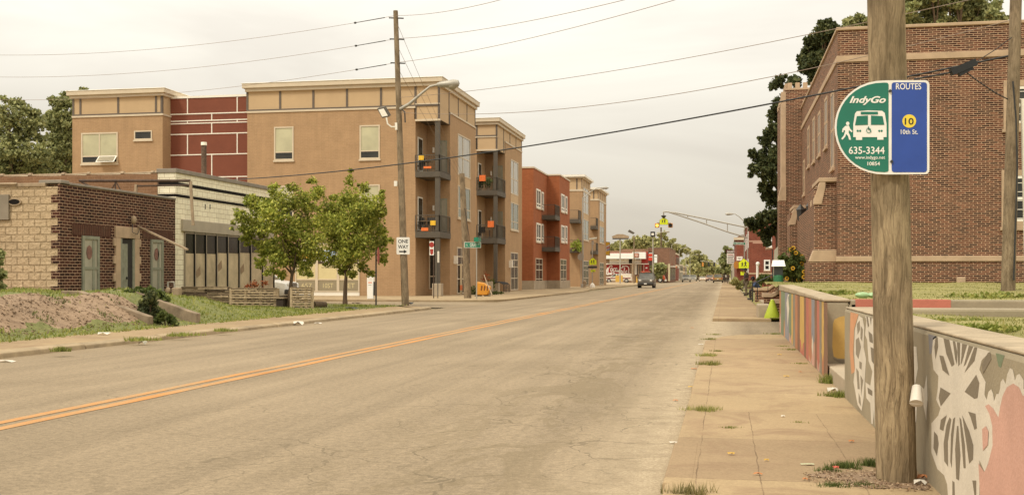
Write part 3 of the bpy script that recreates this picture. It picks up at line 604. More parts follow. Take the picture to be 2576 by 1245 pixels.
outl = arc_left(378, 148, 363, 786)+[p for p in rrect(388, 575, 362, 785, 20, (1, 1, 0, 0)) if p[0] > 395][::-1]
mb = M(); mb.prism([S7(x, y) for x, y in outl], (0, .004, 0), CIRT); mb.build('plate', bsn)
M().face([S7(x, y, 1) for x, y in arc_left(372, 157, 373, 776)+[(386, 774), (391, 768), (391, 381), (386, 374)]], TEAL).build('green_half', bsn)
M().face([S7(x, y, 1) for x, y in rrect(405, 564, 372, 776, 12)], BLUE).build('blue_half', bsn)
def stext(body, x0, x1, y0, y1, m, sh=0, bo=0.0, name='lettering', k=2, par=None):
    mb = M(); o = S7(x0, y1, k); text(mb, body, o, S7(x1, y1, k)-o, S7(x0, y0, k)-o, m, sh, bo); return mb.build(name, par or bsn)
stext('IndyGo', 215, 379, 434, 474, CIRT, .35, .03); stext('635-3344', 212, 373, 661, 694, CIRT, 0, .012); stext('www.indygo.net', 240, 375, 702, 721, CIRT, 0, .01); stext('10854', 296, 352, 729, 746, CIRT, 0, .015)
stext('ROUTES', 424, 538, 376, 404, CIRT, 0, .012); stext('10th St.', 446, 523, 584, 605, CIRT, 0, .01)
mb = M(); mb.face([S7(484+31*math.cos(a*math.pi/16), 546+30*math.sin(a*math.pi/16), 2) for a in range(32)], SYEL); o_ = mb.build('route_disc', bsn)
stext('10', 464, 504, 532, 562, BLK, 0, .01, 'route_number', 3, o_)
# bus pictogram
mb = M(); mb.face([S7(x, y, 2) for x, y in [(240, 512), (248, 502), (300, 498), (362, 500), (374, 510), (382, 560), (382, 618), (368, 618), (368, 630), (340, 630), (340, 618), (272, 618), (272, 631), (244, 631), (244, 618), (232, 618), (232, 560)]], CIRT)
for q in ([(266, 504), (343, 504), (343, 516), (266, 516)], [(248, 524), (298, 521), (298, 563), (240, 565)], [(312, 521), (364, 524), (372, 563), (312, 563)]): mb.face([S7(x, y, 3) for x, y in q], TEAL)
for x in (252, 263, 349, 360): mb.face([S7(x+5*math.cos(a*.785), 590+5*math.sin(a*.785), 3) for a in range(8)], TEAL)
for q in ([(298, 570), (302, 570), (304, 586), (300, 586)], [(300, 580), (310, 580), (314, 594), (310, 596), (306, 585), (300, 584)]): mb.face([S7(x, y, 4) for x, y in q], TEAL)
mb.add([S7(302+(12 if i % 2 else 9)*math.cos(.6+i//2*.5), 588+(12 if i % 2 else 9)*math.sin(.6+i//2*.5), 4) for i in range(20)], [(2*i, 2*i+1, 2*i+3, 2*i+2) for i in range(9)], TEAL)
mb.build('bus_symbol', bsn)
mb = M(); mb.face([S7(207+8*math.cos(a*.5236), 557+8.5*math.sin(a*.5236), 2) for a in range(12)], CIRT)
mb.face([S7(x, y, 2) for x, y in [(196, 568), (212, 566), (218, 580), (229, 592), (225, 597), (212, 586), (211, 598), (218, 612), (222, 630), (213, 630), (209, 614), (200, 604), (196, 616), (184, 630), (178, 625), (190, 610), (196, 590), (190, 586), (186, 598), (181, 594), (184, 580)]], CIRT); mb.build('walker_symbol', bsn)
for (x, y) in ((398, 411), (404, 728)):
    c = S7(x, y, 0); mb = M(); mb.tube([c, c+Vector((0, -.012, 0))], .009, DKMET, 6); mb.build('bolt', bsn)
# cup on the pole
c1, c2 = P(2306, 972, 6.62), P(2305, 1014, 6.55); mb = M(); CUP = plain('clear_plastic', (.72, .66, .56), .25); 
mb.tube([c1, c1.lerp(c2, .05), c2, c2], [.026, .029, .039, .036], CUP, 18, cap=False); mb.tube([c2+Vector((0, 0, .002)), c2], [.041, .041], CUP, 18, cap=False); mb.face([c1+Vector((.026*math.cos(a), .026*math.sin(a), 0)) for a in [i*.52 for i in range(12)]], CUP)
mb.tube([c2.lerp(c1, .03), c2.lerp(c1, .05)], [.034, .034], plain('cup_inside', (.45, .38, .30), .5), 18)
mb.build('plastic_cup', label='clear plastic cup hanging upside down on the side of the near wooden pole', cat='cup', smooth=True)

# ================================================================== CHURCH (brick building, right)
XC = 4.28; YC = 43.6
ZT = WY(2108, 70, YC).z; ZB1 = WY(2108, 142, YC).z; ZB0 = WY(2108, 158, YC).z; ZL1 = WY(2200, 644, YC).z; ZL0 = WY(2200, 658, YC).z; ZG = .9
yE = yx(2017, XC)
ch = E('church', (XC, YC, 1.1), 'two storey brown brick church building with pale stone bands behind the lawn', 'church')
mb = M(); mb.box(XC, 34, YC, yE+14, .2, ZT-.12, CHBR); mb.build('wall', ch)
mb = M(); mb.box(XC-.06, 34, YC-.06, yE+14.1, ZT-.12, ZT, STONE); mb.build('parapet_cap', ch, bevel=.02)
mb = M(); mb.box(XC-.05, 34, YC-.05, yE+14, ZB0, ZB1, STONE); mb.build('belt_course', ch, bevel=.02)
mb = M(); mb.box(XC-.06, 34, YC-.06, yE, ZL0, ZL1, STONE); mb.build('base_course', ch, bevel=.02)
def window(parent, pl, c, a0, a1, z0, z1, fr, gl, mull=(), bars=(), fw=.07, o=.05, sill=None, glo=.012, zsplit=None, gl2=None):
    """frame (part) with its pane (sub-part); mull = vertical fractions, bars = horizontal fractions"""
    if a0 > a1: a0, a1 = a1, a0
    if z0 > z1: z0, z1 = z1, z0
    mb = M(); q = mb.pb
    q(pl, c, a0, a0+fw, z0, z1, -.02, o, fr); q(pl, c, a1-fw, a1, z0, z1, -.02, o, fr); q(pl, c, a0+fw, a1-fw, z1-fw, z1, -.02, o, fr); q(pl, c, a0+fw, a1-fw, z0, z0+fw, -.02, o, fr)
    for f in mull: x = a0+(a1-a0)*f; q(pl, c, x-fw*.4, x+fw*.4, z0+fw, z1-fw, -.02, o*.8, fr)
    for f in bars: z = z0+(z1-z0)*f; q(pl, c, a0+fw, a1-fw, z-fw*.4, z+fw*.4, -.02, o*.7, fr)
    w = mb.build('window', parent)
    mb = M()
    if zsplit is None: mb.pb(pl, c, a0+fw*.5, a1-fw*.5, z0+fw*.5, z1-fw*.5, -.02, glo, gl)
    else:
        zz = z0+(z1-z0)*zsplit; mb.pb(pl, c, a0+fw*.5, a1-fw*.5, zz, z1-fw*.5, -.02, glo, gl); mb.pb(pl, c, a0+fw*.5, a1-fw*.5, z0+fw*.5, zz, -.02, glo, gl2 or DARKG)
    mb.build('pane', w)
    if sill:
        mb = M(); mb.pb(pl, c, a0-.05, a1+.05, z0-.11, z0-.002, -.02, .09, sill); mb.build('sill', w)
    return w
def R7(x, y): return (2016.9+x*.5586, y*.5586)
# narrow stone framed windows on the street side
for (xa, xb, yt, yb) in ((2091, 2099, 232, 425), (2075, 2082, 246, 372), (2058.5, 2064.5, 282, 392), (2045, 2050.5, 297, 408), (2032, 2037, 320, 420), (2021, 2025, 403, 490)):
    a0, a1 = yx(xb, XC), yx(xa, XC); zt = WX((xa+xb)/2, yt, XC).z; zb = WX((xa+xb)/2, yb, XC).z
    window(ch, 'X-', XC, a0, a1, zb, zt, STONE, DARKG, (.5,), (.5,), fw=.13, o=.03, sill=STONE)
# windows of the lawn side
for (xa, xb, yt, yb) in ((2524, 2640, 204, 326), (2519, 2640, 428, 572)):
    a0, a1 = xy(xa, YC), xy(xb, YC); zt = WY(xa, yt, YC).z; zb = WY(xa, yb, YC).z
    w = window(ch, 'Y', YC, a0, a1, zb, zt, STONE, DARKG, (), (), fw=.22, o=.06, sill=STONE)
    mb = M(); b0 = xy(2552, YC)
    mb.pb('Y', YC, a0+.2, b0, zb+.2, zt-.2, 0, .03, WHT)
    for z in (zb+.25, (zb+zt)/2, zt-.28): mb.pb('Y', YC, b0, a1-.2, z-.05, z+.05, 0, .05, WHT)
    for k in range(1, 6): z = zb+(zt-zb)*k/6.5; mb.pb('Y', YC, b0, a1-.2, z-.012, z+.012, 0, .035, WHT)
    mb.pb('Y', YC, b0+.45, b0+.48, zb+.2, zt-.2, 0, .035, WHT); mb.build('sash', w)
for xa in (2252-15, 2405, ): 
    mb = M(); x0 = xy(xa, YC); mb.box(x0, x0+.32, YC-.14, YC, 1.0, 1.32, STONE); mb.build('footing_block', ch, bevel=.03)
# stone capped porch blocks
def porch(px0, px1, Yn, depth, X0, ztop):
    mb = M(); mb.box(X0, XC+.02, Yn, Yn+depth, .2, ztop-.3, CHBR); mb.box(X0+.22, XC+.02, Yn+.12, Yn+depth-.12, ztop-.3, ztop-.08, CHBR); p = mb.build('porch', ch)
    mb = M(); mb.box(X0+.16, XC+.03, Yn-.05, Yn+depth+.05, ztop-.08, ztop+.08, STONE)
    for yy in (Yn-.04, Yn+depth*.42): mb.prism([(X0-.02, yy, ztop-.95), (X0-.02, yy, ztop-.75), (X0+.2, yy, ztop-.08), (X0+.42, yy, ztop-.08), (X0+.42, yy, ztop-.28), (X0+.28, yy, ztop-.95)], (0, .5, 0), STONE)
    mb.build('porch_coping', p, bevel=.02)
    mb = M(); mb.box(X0-.17, XC, Yn-.07, Yn+depth+.07, .2, ZL0, CHBR); mb.build('plinth', p)
    mb = M(); mb.prism([(X0-.19, Yn-.09, ZL0), (X0-.19, Yn-.09, ZL0+.06), (X0-.03, Yn-.09, ZL1+.25), (XC, Yn-.09, ZL1+.25), (XC, Yn-.09, ZL1), (XC, Yn-.09, ZL0)], (0, .62, 0), STONE); mb.build('plinth_coping', p, bevel=.02)
    return p
porch(2047, 2107, YC+.5, 3.3, 3.45, 5.1)
porch(1987, 2030, 59.3, 3.0, 3.40, 5.0)
mb = M(); mb.box(3.75, XC, YC+3.9, 59.2, .2, 4.4, CHBR); mb.build('porch_wall', ch)
# tower with coped corner and battlements
yT = yE+.2; XT = xy(1977, yT); zTt = WY(2000, 222, yT).z; XTo = XT-.38
tw = M(); tw.box(XT, XC+4, yT, yT+10, .2, zTt, CHBR); twr = tw.build('tower_wall', ch)
mb = M()
for i in range(5): mb.box(XT+.1+i*.42, XT+.34+i*.42, yT-.03, yT+.25, zTt, zTt+.3, STONE)
for i in range(7): mb.box(XT-.04, XT+.22, yT+.2+i*1.4, yT+1.0+i*1.4, zTt, zTt+.3, STONE)
mb.box(XT-.03, XC+4, yT-.035, yT+.2, zTt-.1, zTt, STONE); nb_ = M(); nb_.v = mb.v[:96]; nb_.f = mb.f[:72]; nb_.mi = mb.mi[:72]; nb_.mats = mb.mats; split_boxes(nb_, 'battlement', twr); mb = M(); mb.box(XT-.03, XC+4, yT-.035, yT+.2, zTt-.1, zTt, STONE); mb.build('tower_coping', twr)
mb = M(); zk = WY(1970, 500, yT).z; mb.box(XTo, XT, yT-.05, yT+1.0, .2, zk, CHBR); mb.box(XTo+.12, XT, yT-.04, yT+.9, zk, zTt-.2, STONE); mb.prism([(XTo-.02, yT-.07, zk-.12), (XTo-.02, yT-.07, zk+.1), (XTo+.14, yT-.07, zk+.75), (XT+.02, yT-.07, zk+.75), (XT+.02, yT-.07, zk-.12)], (0, 1.1, 0), STONE)
mb.build('corner_buttress', ch, bevel=.01)
mb = M(); zz = WY(2000, 686-0, yT).z; z2 = WY(2000, 684, yT).z
mb.box(XT+.2, XT+1.0, yT-.06, yT, WY(2000, 552, yT).z, WY(2000, 545, yT).z, WHT); mb.build('sign_board', ch)
for dy in (0.9, 3.2): 
    a = [ (XTo+.36, yT+1.2+dy+1.0*math.cos(t), 3.6+1.2*math.sin(t)) for t in [math.pi*k/8 for k in range(9)]]
    mb = M(); mb.prism([(XT-.06, yT+1.2+dy+1.0, 1.0)]+[(XT-.06, p[1], p[2]) for p in a]+[(XT-.06, yT+1.2+dy-1.0, 1.0)], (.05, 0, 0), DARKIN); mb.build('arched_doorway', ch)
# wall lanterns of the porch
LANT = E('wall_lantern', P(2014, 538, 56), 'black iron lantern on the porch wall, nearer the street', 'lantern', 'lanterns beside the church porch')
def lantern(e, c):
    mb = M(); mb.lathe(c, [(.05, -.42), (.16, -.3), (.2, .18), (.24, .2), (.08, .42), (.02, .5)], DKMET, 8); mb.beam(c+Vector((0, 0, .1)), c+Vector((.45, 0, .25)), .05, .05, DKMET); mb.build('housing', e)
    mb = M(); mb.lathe(c, [(.13, -.27), (.165, .14)], SKYG, 8); mb.build('lamp_glass', e)
lantern(LANT, P(2014, 538, 56))
c = P(2039, 530, 51); e = E('wall_lantern', c, 'black iron lantern on the porch wall, nearer the lawn', 'lantern', 'lanterns beside the church porch'); lantern(e, c)
# white post with two globe lamps
c = G(1968, 712, .7); gp = E('lamp_post', c, 'slim white lamp post with two small globe lamps by the tower', 'lamp post')
d_ = (c.x**2+c.y**2)**.5; zt = P(1968, 596, d_).z
mb = M(); mb.tube([c, (c.x, c.y, zt)], .06, WHT2, 10); mb.build('post', gp)
for (px, py) in ((1969, 582), (1978, 575)):
    q = P(px, py, d_); mb = M(); mb.ell(q, .13, .13, .13, WHT2, 12, 8); g_ = mb.build('globe', gp, smooth=True)
mb = M(); mb.tube([P(1969, 590, d_), P(1978, 583, d_), P(1978, 578, d_)], .025, DKMET, 6); mb.build('bracket', gp)
# ================================================================== OLD SHOPS (left)
ya_, yb_, yc_ = yx(155, XF), yx(441, XF), yx(690, XF)       # stone corner, party line, far end
zr0 = WX(155, 470, XF).z; zr1 = WX(441, 495, XF).z; zr = (zr0+zr1)/2
bk = E('brick_shop', (XF, ya_, .3), 'small one storey dark brick shop with rock faced block side wall and three grey openings', 'shop')
mb = M(); mb.box(XF-12, XF, ya_+.02, yb_-.01, 0, zr, DKBR); mb.build('wall', bk)
mb = M(); mb.box(XF-12.5, XF-.03, ya_-.10, ya_+.02, 0, zr-.1, ROCK); mb.build('block_wall', bk)
mb = M()
mb.box(XF-.06, XF+.004, ya_-.108, ya_+.03, 0, zr, DKBR)
z = .3; k = 0
while z < zr-.3:
    if k % 2 == 0: mb.box(XF-.30, XF-.06, ya_-.115, ya_-.0, z, z+.24, DKBR)
    z += .245; k += 1
mb.build('corner_toothing', bk)
mb = M(); mb.box(XF-12.5, XF-.5, ya_-.14, ya_+.2, zr-.1, zr+.02, OLDPNT); mb.box(XF-.75, XF+.06, ya_-.12, ya_+.35, zr, zr+.11, COPM); mb.box(XF-.3, XF+.05, ya_+.35, yb_-.02, zr-.02, zr+.06, COPM)
for i in range(4): mb.tube([(XF-1.5-2.9*i, ya_-.15, zr), (XF-4.3-2.9*i, ya_-.13, zr+.015)], .05, OLDPNT, 6)
mb.build('coping', bk, bevel=.02)
def ZW(x, y): return WX(x, y, XF).z
# openings of the front: (x0, x1, y top, y bottom)
def shop_open(x0, x1, yt, door=False):
    a0, a1 = yx(x0, XF), yx(x1, XF); zt = ZW((x0+x1)/2, yt); z0 = .35 if door else .55
    if door:
        mb = M(); mb.pb('X+', XF, a0-.3, a0, .2, zt+.02, -.02, .07, STONE); mb.pb('X+', XF, a1, a1+.3, .2, zt+.02, -.02, .07, STONE); mb.pb('X+', XF, a0-.32, a1+.32, zt+.02, zt+.42, -.02, .075, STONE)
        for k in range(4):
            zz = .55+k*.62; mb.pb('X+', XF, a0-.42, a0-.3, zz, zz+.28, -.02, .068, STONE); mb.pb('X+', XF, a1+.3, a1+.42, zz, zz+.28, -.02, .068, STONE)
        mb.build('door_surround', bk, bevel=.015)
        mb = M(); mb.pb('X+', XF, a0, a1, .2, zt, .001, .01, DARKIN); mb.pb('X+', XF, a0, a0+.12, .2, zt, .0, .05, GREYG); mb.pb('X+', XF, a1-.12, a1, .2, zt, .0, .05, GREYG); mb.pb('X+', XF, a0+.12, a1-.45, .3, zt-.18, .008, .03, GREYG)
        for zz in (.6, 1.2, 1.85): mb.pb('X+', XF, a0+.2, a1-.55, zz, zz+.45, .03, .04, GREYG)
        d = mb.build('door', bk); mb = M(); mb.box(XF+.03, XF+.1, a1-.58, a1-.52, 1.25, 1.33, DKMET); mb.build('handle', d)
    else:
        mb = M(); mb.pb('X+', XF, a0-.55, a1+.75, zt+.01, zt+.38, -.02, .012, DKBR2)
        for k in range(22): aa = a0-.55+k*(a1-a0+1.3)/21.9; mb.pb('X+', XF, aa, aa+.010, zt+.02, zt+.37, .0, .014, BRBR)
        mb.build('brick_lintel', bk)
        w = window(bk, 'X+', XF, a0, a1, z0, zt, GREYG, MATS.get('dull_grey_pane') or mk('dull_grey_pane', (.40, .37, .28), .5, .15, 1.2, dirt=.2), (), (.5,), fw=.11, o=.05, sill=STONE); mb = M(); mb.pb('X+', XF, a1-.4, a1-.28, z0+.15, zt-.15, .013, .03, GREYG); mb.build('inner_frame', w)
        mb = M(); mb.prism([(XF+.02, a0+.42+.17*math.cos(t_*.785), zt-.55+.24*math.sin(t_*.785)) for t_ in range(8)], (.01, 0, 0), mk('faded_wreath', (.23, .12, .09), .9, .3, 9) if 'faded_wreath' not in MATS else MATS['faded_wreath']); mb.build('faded_sticker', w)
shop_open(205, 248, 594); shop_open(300, 336, 601, True); shop_open(378, 409, 603)
# vent and grey panel on block wall
vy = ya_-.12
e = WY(37, 508, vy); mb = M(); mb.prism([(e.x+.25*math.cos(t_*.39), vy-.03, e.z+.12*math.sin(t_*.39)) for t_ in range(16)], (0, .05, 0), OLDPNT); mb.prism([(e.x+.2*math.cos(t_*.39), vy-.035, e.z+.085*math.sin(t_*.39)) for t_ in range(16)], (0, .004, 0), BLACKT); o = mb.build('vent_pipe', bk)
p0, p1 = WY(-10, 553, vy), WY(24, 490, vy); mb = M(); mb.box(p0.x, p1.x, vy-.06, vy+.01, p0.z, p1.z, mk('grey_board', (.26, .215, .16), .8, .15, 2, dirt=.3)); mb.build('grey_panel_board', label='weathered grey board fixed on the rock faced block wall at the left edge', cat='board')
# white tile shop
zw = WX(441, 433, XF).z
ws = E('tile_shop', (XF, yb_, .2), 'cream tiled storefront with black bands, grey coping and papered windows beside the dark brick shop', 'shop')
xr_ = xy(397, yb_)
mb = M(); mb.box(XF-14, XF, yb_, yc_, 0, zw, TILE); mb.build('front_wall', ws)
mb = M(); mb.box(-50, xr_, yb_-.03, yb_+.3, 0, WY(200, 441, yb_).z, BRBR); sw = mb.build('side_wall', ws)
mb = M(); zc = WY(200, 441, yb_).z; x = -50
while x < xr_-.1:
    l = random.uniform(.9, 1.5); x2 = min(x+l, xr_); mb.tube([(x, yb_+.05, zc+.02), (x2-.12, yb_+.05, zc+.045)], .06, OLDPNT, 6); mb.tube([(x2-.13, yb_+.05, zc+.045), (x2, yb_+.05, zc+.045)], .095, OLDPNT, 6); x = x2
mb.build('clay_coping', sw, smooth=True)
mb = M(); mb.box(xr_-.03, XF+.07, yb_-.06, yc_+.05, zw-.02, zw+.14, COPM); mb.build('grey_coping', ws, bevel=.015)
for (ya0, ya1) in ((458, 466), (488, 495)):
    z1_, z0_ = WY(420, ya0, yb_).z, WY(420, ya1, yb_).z; mb = M(); mb.box(xr_-.01, XF+.014, yb_-.014, yc_, z0_, z1_, BLACKT); mb.build('black_band', ws)
mb = M(); mb.box(xr_, XF+.012, yb_-.012, yb_+.1, 0, zw-.02, TILE); mb.build('tile_return', ws)
a0 = yx(462, XF); za, zb_ = ZW(470, 583), ZW(470, 553)
mb = M(); mb.pb('X+', XF, yx(455, XF), yc_-.2, za, zb_, -.02, .10, mk('grey_fascia', (.42, .36, .27), .5, .1, 2, dirt=.15)); mb.build('fascia', ws, bevel=.02)
# storefront windows
xs_ = [462, 488, 516, 543, 571, 600, 629, 659, 688]; fr = mk('dull_metal_frame', (.30, .25, .18), .5, .1, 4)
for i in range(len(xs_)-1):
    b0, b1 = yx(xs_[i], XF), yx(xs_[i+1], XF)
    w = window(ws, 'X+', XF, b0, b1, .75, za-.02, fr, BOARD, fw=.05, o=.06, zsplit=None)
    mb = M(); mb.pb('X+', XF, b0+.06, b1-.05, ZW(xs_[i], 637+random.uniform(-2, 2))+.0, za-.08, .013, .02, DARKG); mb.pb('X+', XF, b1-.05, b1-.02, .75, za, .0, .062, BLK); mb.build('dark_upper_glass', w)
    if i in (1, 3, 5):
        mb = M(); zc_ = random.uniform(1.4, 1.9)
        mb.face([(XF+.016, b0+.1, zc_), (XF+.016, b0+.5, zc_+.25), (XF+.016, b0+.55, zc_-.1), (XF+.016, b0+.2, zc_-.25)], mk('paper_tear', (.33, .23, .14), .9, .2, 5) if 'paper_tear' not in MATS else MATS['paper_tear']); mb.build('torn_paper', w)
mb = M(); mb.pb('X+', XF, yx(455, XF), yc_-.1, .1, .74, -.02, .05, OLDPNT); mb.build('window_base', ws)
# small black double mark on tile
mb = M(); 
for px in (516, 528): q = WX(px, 520, XF); mb.box(XF, XF+.02, q.y-.02, q.y+.02, q.z-.1, q.z+.1, DKMET)
mb.build('wall_hooks', ws)
# roof stack
st = P(513, 440, 50); mb = M(); zt = P(513, 366, 50).z; mb.tube([(st.x, st.y, zw-1.0), (st.x, st.y, zt)], .12, RUST, 14); sk = mb.build('chimney_stack', ws, smooth=True)
mb = M(); mb.tube([(st.x, st.y, zt), (st.x, st.y, zt+.14)], .135, WHT, 14); mb.build('stack_cap', sk)
# rusty sign frame over the brick shop
yf = yx(345, XF)+.1
fr_ = E('rusty_sign_frame', (XF, yf, zr), 'rusty empty pipe frame of an old projecting sign above the dark brick shop', 'sign frame')
def FR(px, py): return WY(px, py, yf)
A_, B_ = FR(200, 455), FR(478, 455)
mb = M(); mb.tube([A_, B_], .05, RUST, 8); mb.tube([A_+Vector((0, 0, -.1)), (A_.x, yf, zr-.3)], .04, RUST, 6); mb.tube([FR(205, 458), FR(232, 472)], .035, RUST, 6)
mb.tube([FR(290, 455), FR(290, 490)], .03, RUST, 6); mb.tube([FR(292, 458), FR(275, 485)], .02, RUST, 6); mb.tube([FR(292, 458), FR(310, 490)], .02, RUST, 6); mb.build('top_pipe', fr_, smooth=True)
mb = M(); mb.tube([FR(343, 468), FR(480, 466)], .035, RUST, 6); mb.beam(FR(343, 464), FR(334, 570), .09, .09, OLDPNT); mb.beam(FR(479, 456), FR(486, 567), .09, .07, OLDPNT); mb.tube([FR(398, 456), FR(398, 468)], .03, RUST, 6); mb.tube([FR(478, 456), FR(478, 467)], .04, RUST, 6)
mb.build('hanging_posts', fr_)
q1, q2 = FR(343, 568), P(472, 628, 37.5); mb = M(); mb.beam(q1, q2, .06, .06, OLDPNT); mb.build('slanting_brace', fr_)
q = WX(327, 560, XF); fl = E('flood_light', q, 'small old lamp with dangling wire above the shop door', 'lamp'); mb = M(); mb.ell(q+Vector((.15, 0, .1)), .1, .1, .15, OLDPNT); mb.build('lamp_head', fl); mb = M(); mb.tube([q+Vector((.1, 0, 0)), q+Vector((.15, -.1, -.35)), q+Vector((.15, .25, -.42)), q+Vector((.1, .5, -.2))], .012, BLK, 5); mb.build('wire', fl)
# gas meter
q = P(436, 748, 38.5); gm = E('gas_meter', (q.x, q.y, .3), 'rusty grey gas meter standing at the corner of the dark brick shop', 'gas meter')
mb = M(); mb.box(q.x-.02, q.x+.28, q.y-.12, q.y+.12, .48, .95, OLDPNT); mb.build('meter_box', gm, bevel=.04); mb = M(); mb.tube([(q.x+.05, q.y, .95), (q.x+.03, q.y, 1.15), (q.x-.2, q.y, 1.15), (q.x-.2, q.y, .2)], .03, GALV, 8); mb.ell((q.x-.2, q.y, .85), .1, .06, .12, OLDPNT); mb.tube([(q.x+.2, q.y, .5), (q.x+.2, q.y, .2)], .03, GALV, 8); mb.build('pipes', gm, smooth=True)
# pallet fence panels
def pallet(name, label, A, B, h, rows, dense, seed):
    A = Vector(A); B = Vector(B); rr = random.Random(seed); u = (B-A); Lh = u.length; u.normalize(); nrm = Vector((u.y, -u.x, 0)); 
    if nrm.y > 0: nrm = -nrm
    e = E(name, A, label, 'fence', 'fence panels made of old pallets'); mb = M()
    for r in range(rows):
        z = A.z+.03+r*h/rows; hh = h/rows*(.66 if dense else .52)
        p = 0.0
        while p < Lh-.02:
            l = min(Lh-p, rr.uniform(.35, 1.3)); off = rr.choice((0, 0, .05, .09)); 
            if rr.random() > .07: a = A+u*p+nrm*off; b = A+u*(p+l-.02)+nrm*off; mb.beam(Vector((a.x, a.y, z+hh/2+rr.uniform(-.01, .01))), Vector((b.x, b.y, z+hh/2)), .02, hh, rr.choice(PALS) if dense else PALS[1])
            p += l
    mb.build('slats', e)
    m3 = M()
    for r in range(rows): z = A.z+.03+(r+.5)*h/rows; a_ = A-nrm*.13; b_ = B-nrm*.13; m3.beam((a_.x, a_.y, z), (b_.x, b_.y, z), .018, h/rows*.62, MATS['pallet_shadow_wood'] if 'pallet_shadow_wood' in MATS else mk('pallet_shadow_wood', (.06, .045, .03), .95, .3, 7))  # back slats coloured near-black: shade in the gaps put into the wood colour
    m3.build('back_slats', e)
    if not dense:
        m3 = M()
        for r in range(rows-1):
            for k in range(int(Lh/.3)): p = .08+k*.3+(.15 if r % 2 else 0); a_ = A+u*min(p, Lh-.05); z = A.z+.03+(r+1)*h/rows-.01; m3.box(a_.x-.05, a_.x+.05, a_.y, a_.y+.06, z-h/rows*.3, z+h/rows*.3, PALS[1])
        m3.build('spacer_blocks', e)
    for k in range(int(Lh/.55)+2):
        p = min(Lh, k*.55); a = A+u*p-nrm*.05; m2 = M(); a = A+u*p-nrm*.0; m2.box(a.x-.045, a.x+.045, a.y-.0, a.y+.12, A.z-.05, A.z+h+.01, PALS[1] if not dense else PALW); m2.build('post', e)
    m2 = M(); m2.beam(A+Vector((0, 0, h+.02)), B+Vector((0, 0, h+.02)), .1, .025, PALW); m2.build('top_board', e); return e
PALS = [PALW, mk('pallet_wood_light', (.56, .43, .27), .9, .3, 7, dirt=.3), mk('pallet_wood_dark', (.17, .12, .08), .9, .35, 7), PALW]
a = P(458, 770, 42.6); b = P(578, 773, 42.2); a.z = b.z = .12
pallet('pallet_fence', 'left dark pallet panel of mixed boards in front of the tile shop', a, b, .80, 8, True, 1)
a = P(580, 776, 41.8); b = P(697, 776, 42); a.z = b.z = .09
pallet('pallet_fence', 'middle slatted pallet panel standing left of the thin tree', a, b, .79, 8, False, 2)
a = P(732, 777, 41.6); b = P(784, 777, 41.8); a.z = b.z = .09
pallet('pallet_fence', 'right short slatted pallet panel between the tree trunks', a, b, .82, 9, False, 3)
a = P(706, 776, 41.7); mb = M(); mb.box(a.x-.14, a.x+.14, a.y-.1, a.y+.3, .08, .50, mk('dark_crate', (.05, .035, .025), .8, .2, 5)); mb.box(a.x-.19, a.x+.19, a.y-.15, a.y+.35, .50, .55, PALW); mb.build('wooden_crate', label='dark wooden crate at the foot of the thin tree by the pallet fence', cat='crate', bevel=.01)
# stair cheek walls on the bank
CH = mk('stair_concrete', (.30, .225, .15), .95, .3, 2.5, bump=.8, bscale=20, dirt=.7, world=True)
stp = E('bank_steps', (-14, 26, .1), 'old concrete steps with two sloping side walls climbing the grassy bank', 'steps')
for (yy, x0) in ((24.9, -13.95), (27.0, -13.75)):
    mb = M(); mb.prism([(x0, yy-.12, .0), (x0, yy-.12, .36), (x0-.2, yy-.12, .42), (x0-1.9, yy-.12, .98), (x0-2.4, yy-.12, .99), (x0-2.4, yy-.12, .2), (x0-1.3, yy-.12, .0)], (0, .24, 0), CH); mb.build('side_wall', stp, bevel=.02)
mb = M()
for k in range(5): mb.box(-14.1-.42*k-.6, -14.1-.42*k, 25.02, 26.88, .0, .2+.16*k, CH)
mb.build('treads', stp, bevel=.01)

# ================================================================== APARTMENTS
def railing(parent, p, q, z0, z1, nb, seed=0, name='railing'):
    mb = M(); p = Vector(p); q = Vector(q)
    mb.beam((p.x, p.y, z1), (q.x, q.y, z1), .05, .05, STEEL); mb.beam((p.x, p.y, z0+.08), (q.x, q.y, z0+.08), .04, .04, STEEL)
    for k in range(nb+1):
        a = p.lerp(q, k/nb); mb.beam((a.x, a.y, z0), (a.x, a.y, z1), .016 if k % nb else .05, .016 if k % nb else .05, STEEL if True else DKMET)
    return mb.build(name, parent)
def balcony(parent, xin, xout, ynear, yfar, z, th, sides='nw', h=1.05, seed=0):
    mb = M(); mb.box(xin, xout+.06, ynear-.06, yfar, z-th, z, STEEL); b = mb.build('balcony', parent, bevel=.01)
    if 'n' in sides: railing(b, (xin, ynear, 0), (xout, ynear, 0), z, z+h, max(6, int(abs(xout-xin)/.13)))
    if 'w' in sides: railing(b, (xout, ynear, 0), (xout, yfar, 0), z, z+h, max(6, int(abs(yfar-ynear)/.14)))
    return b
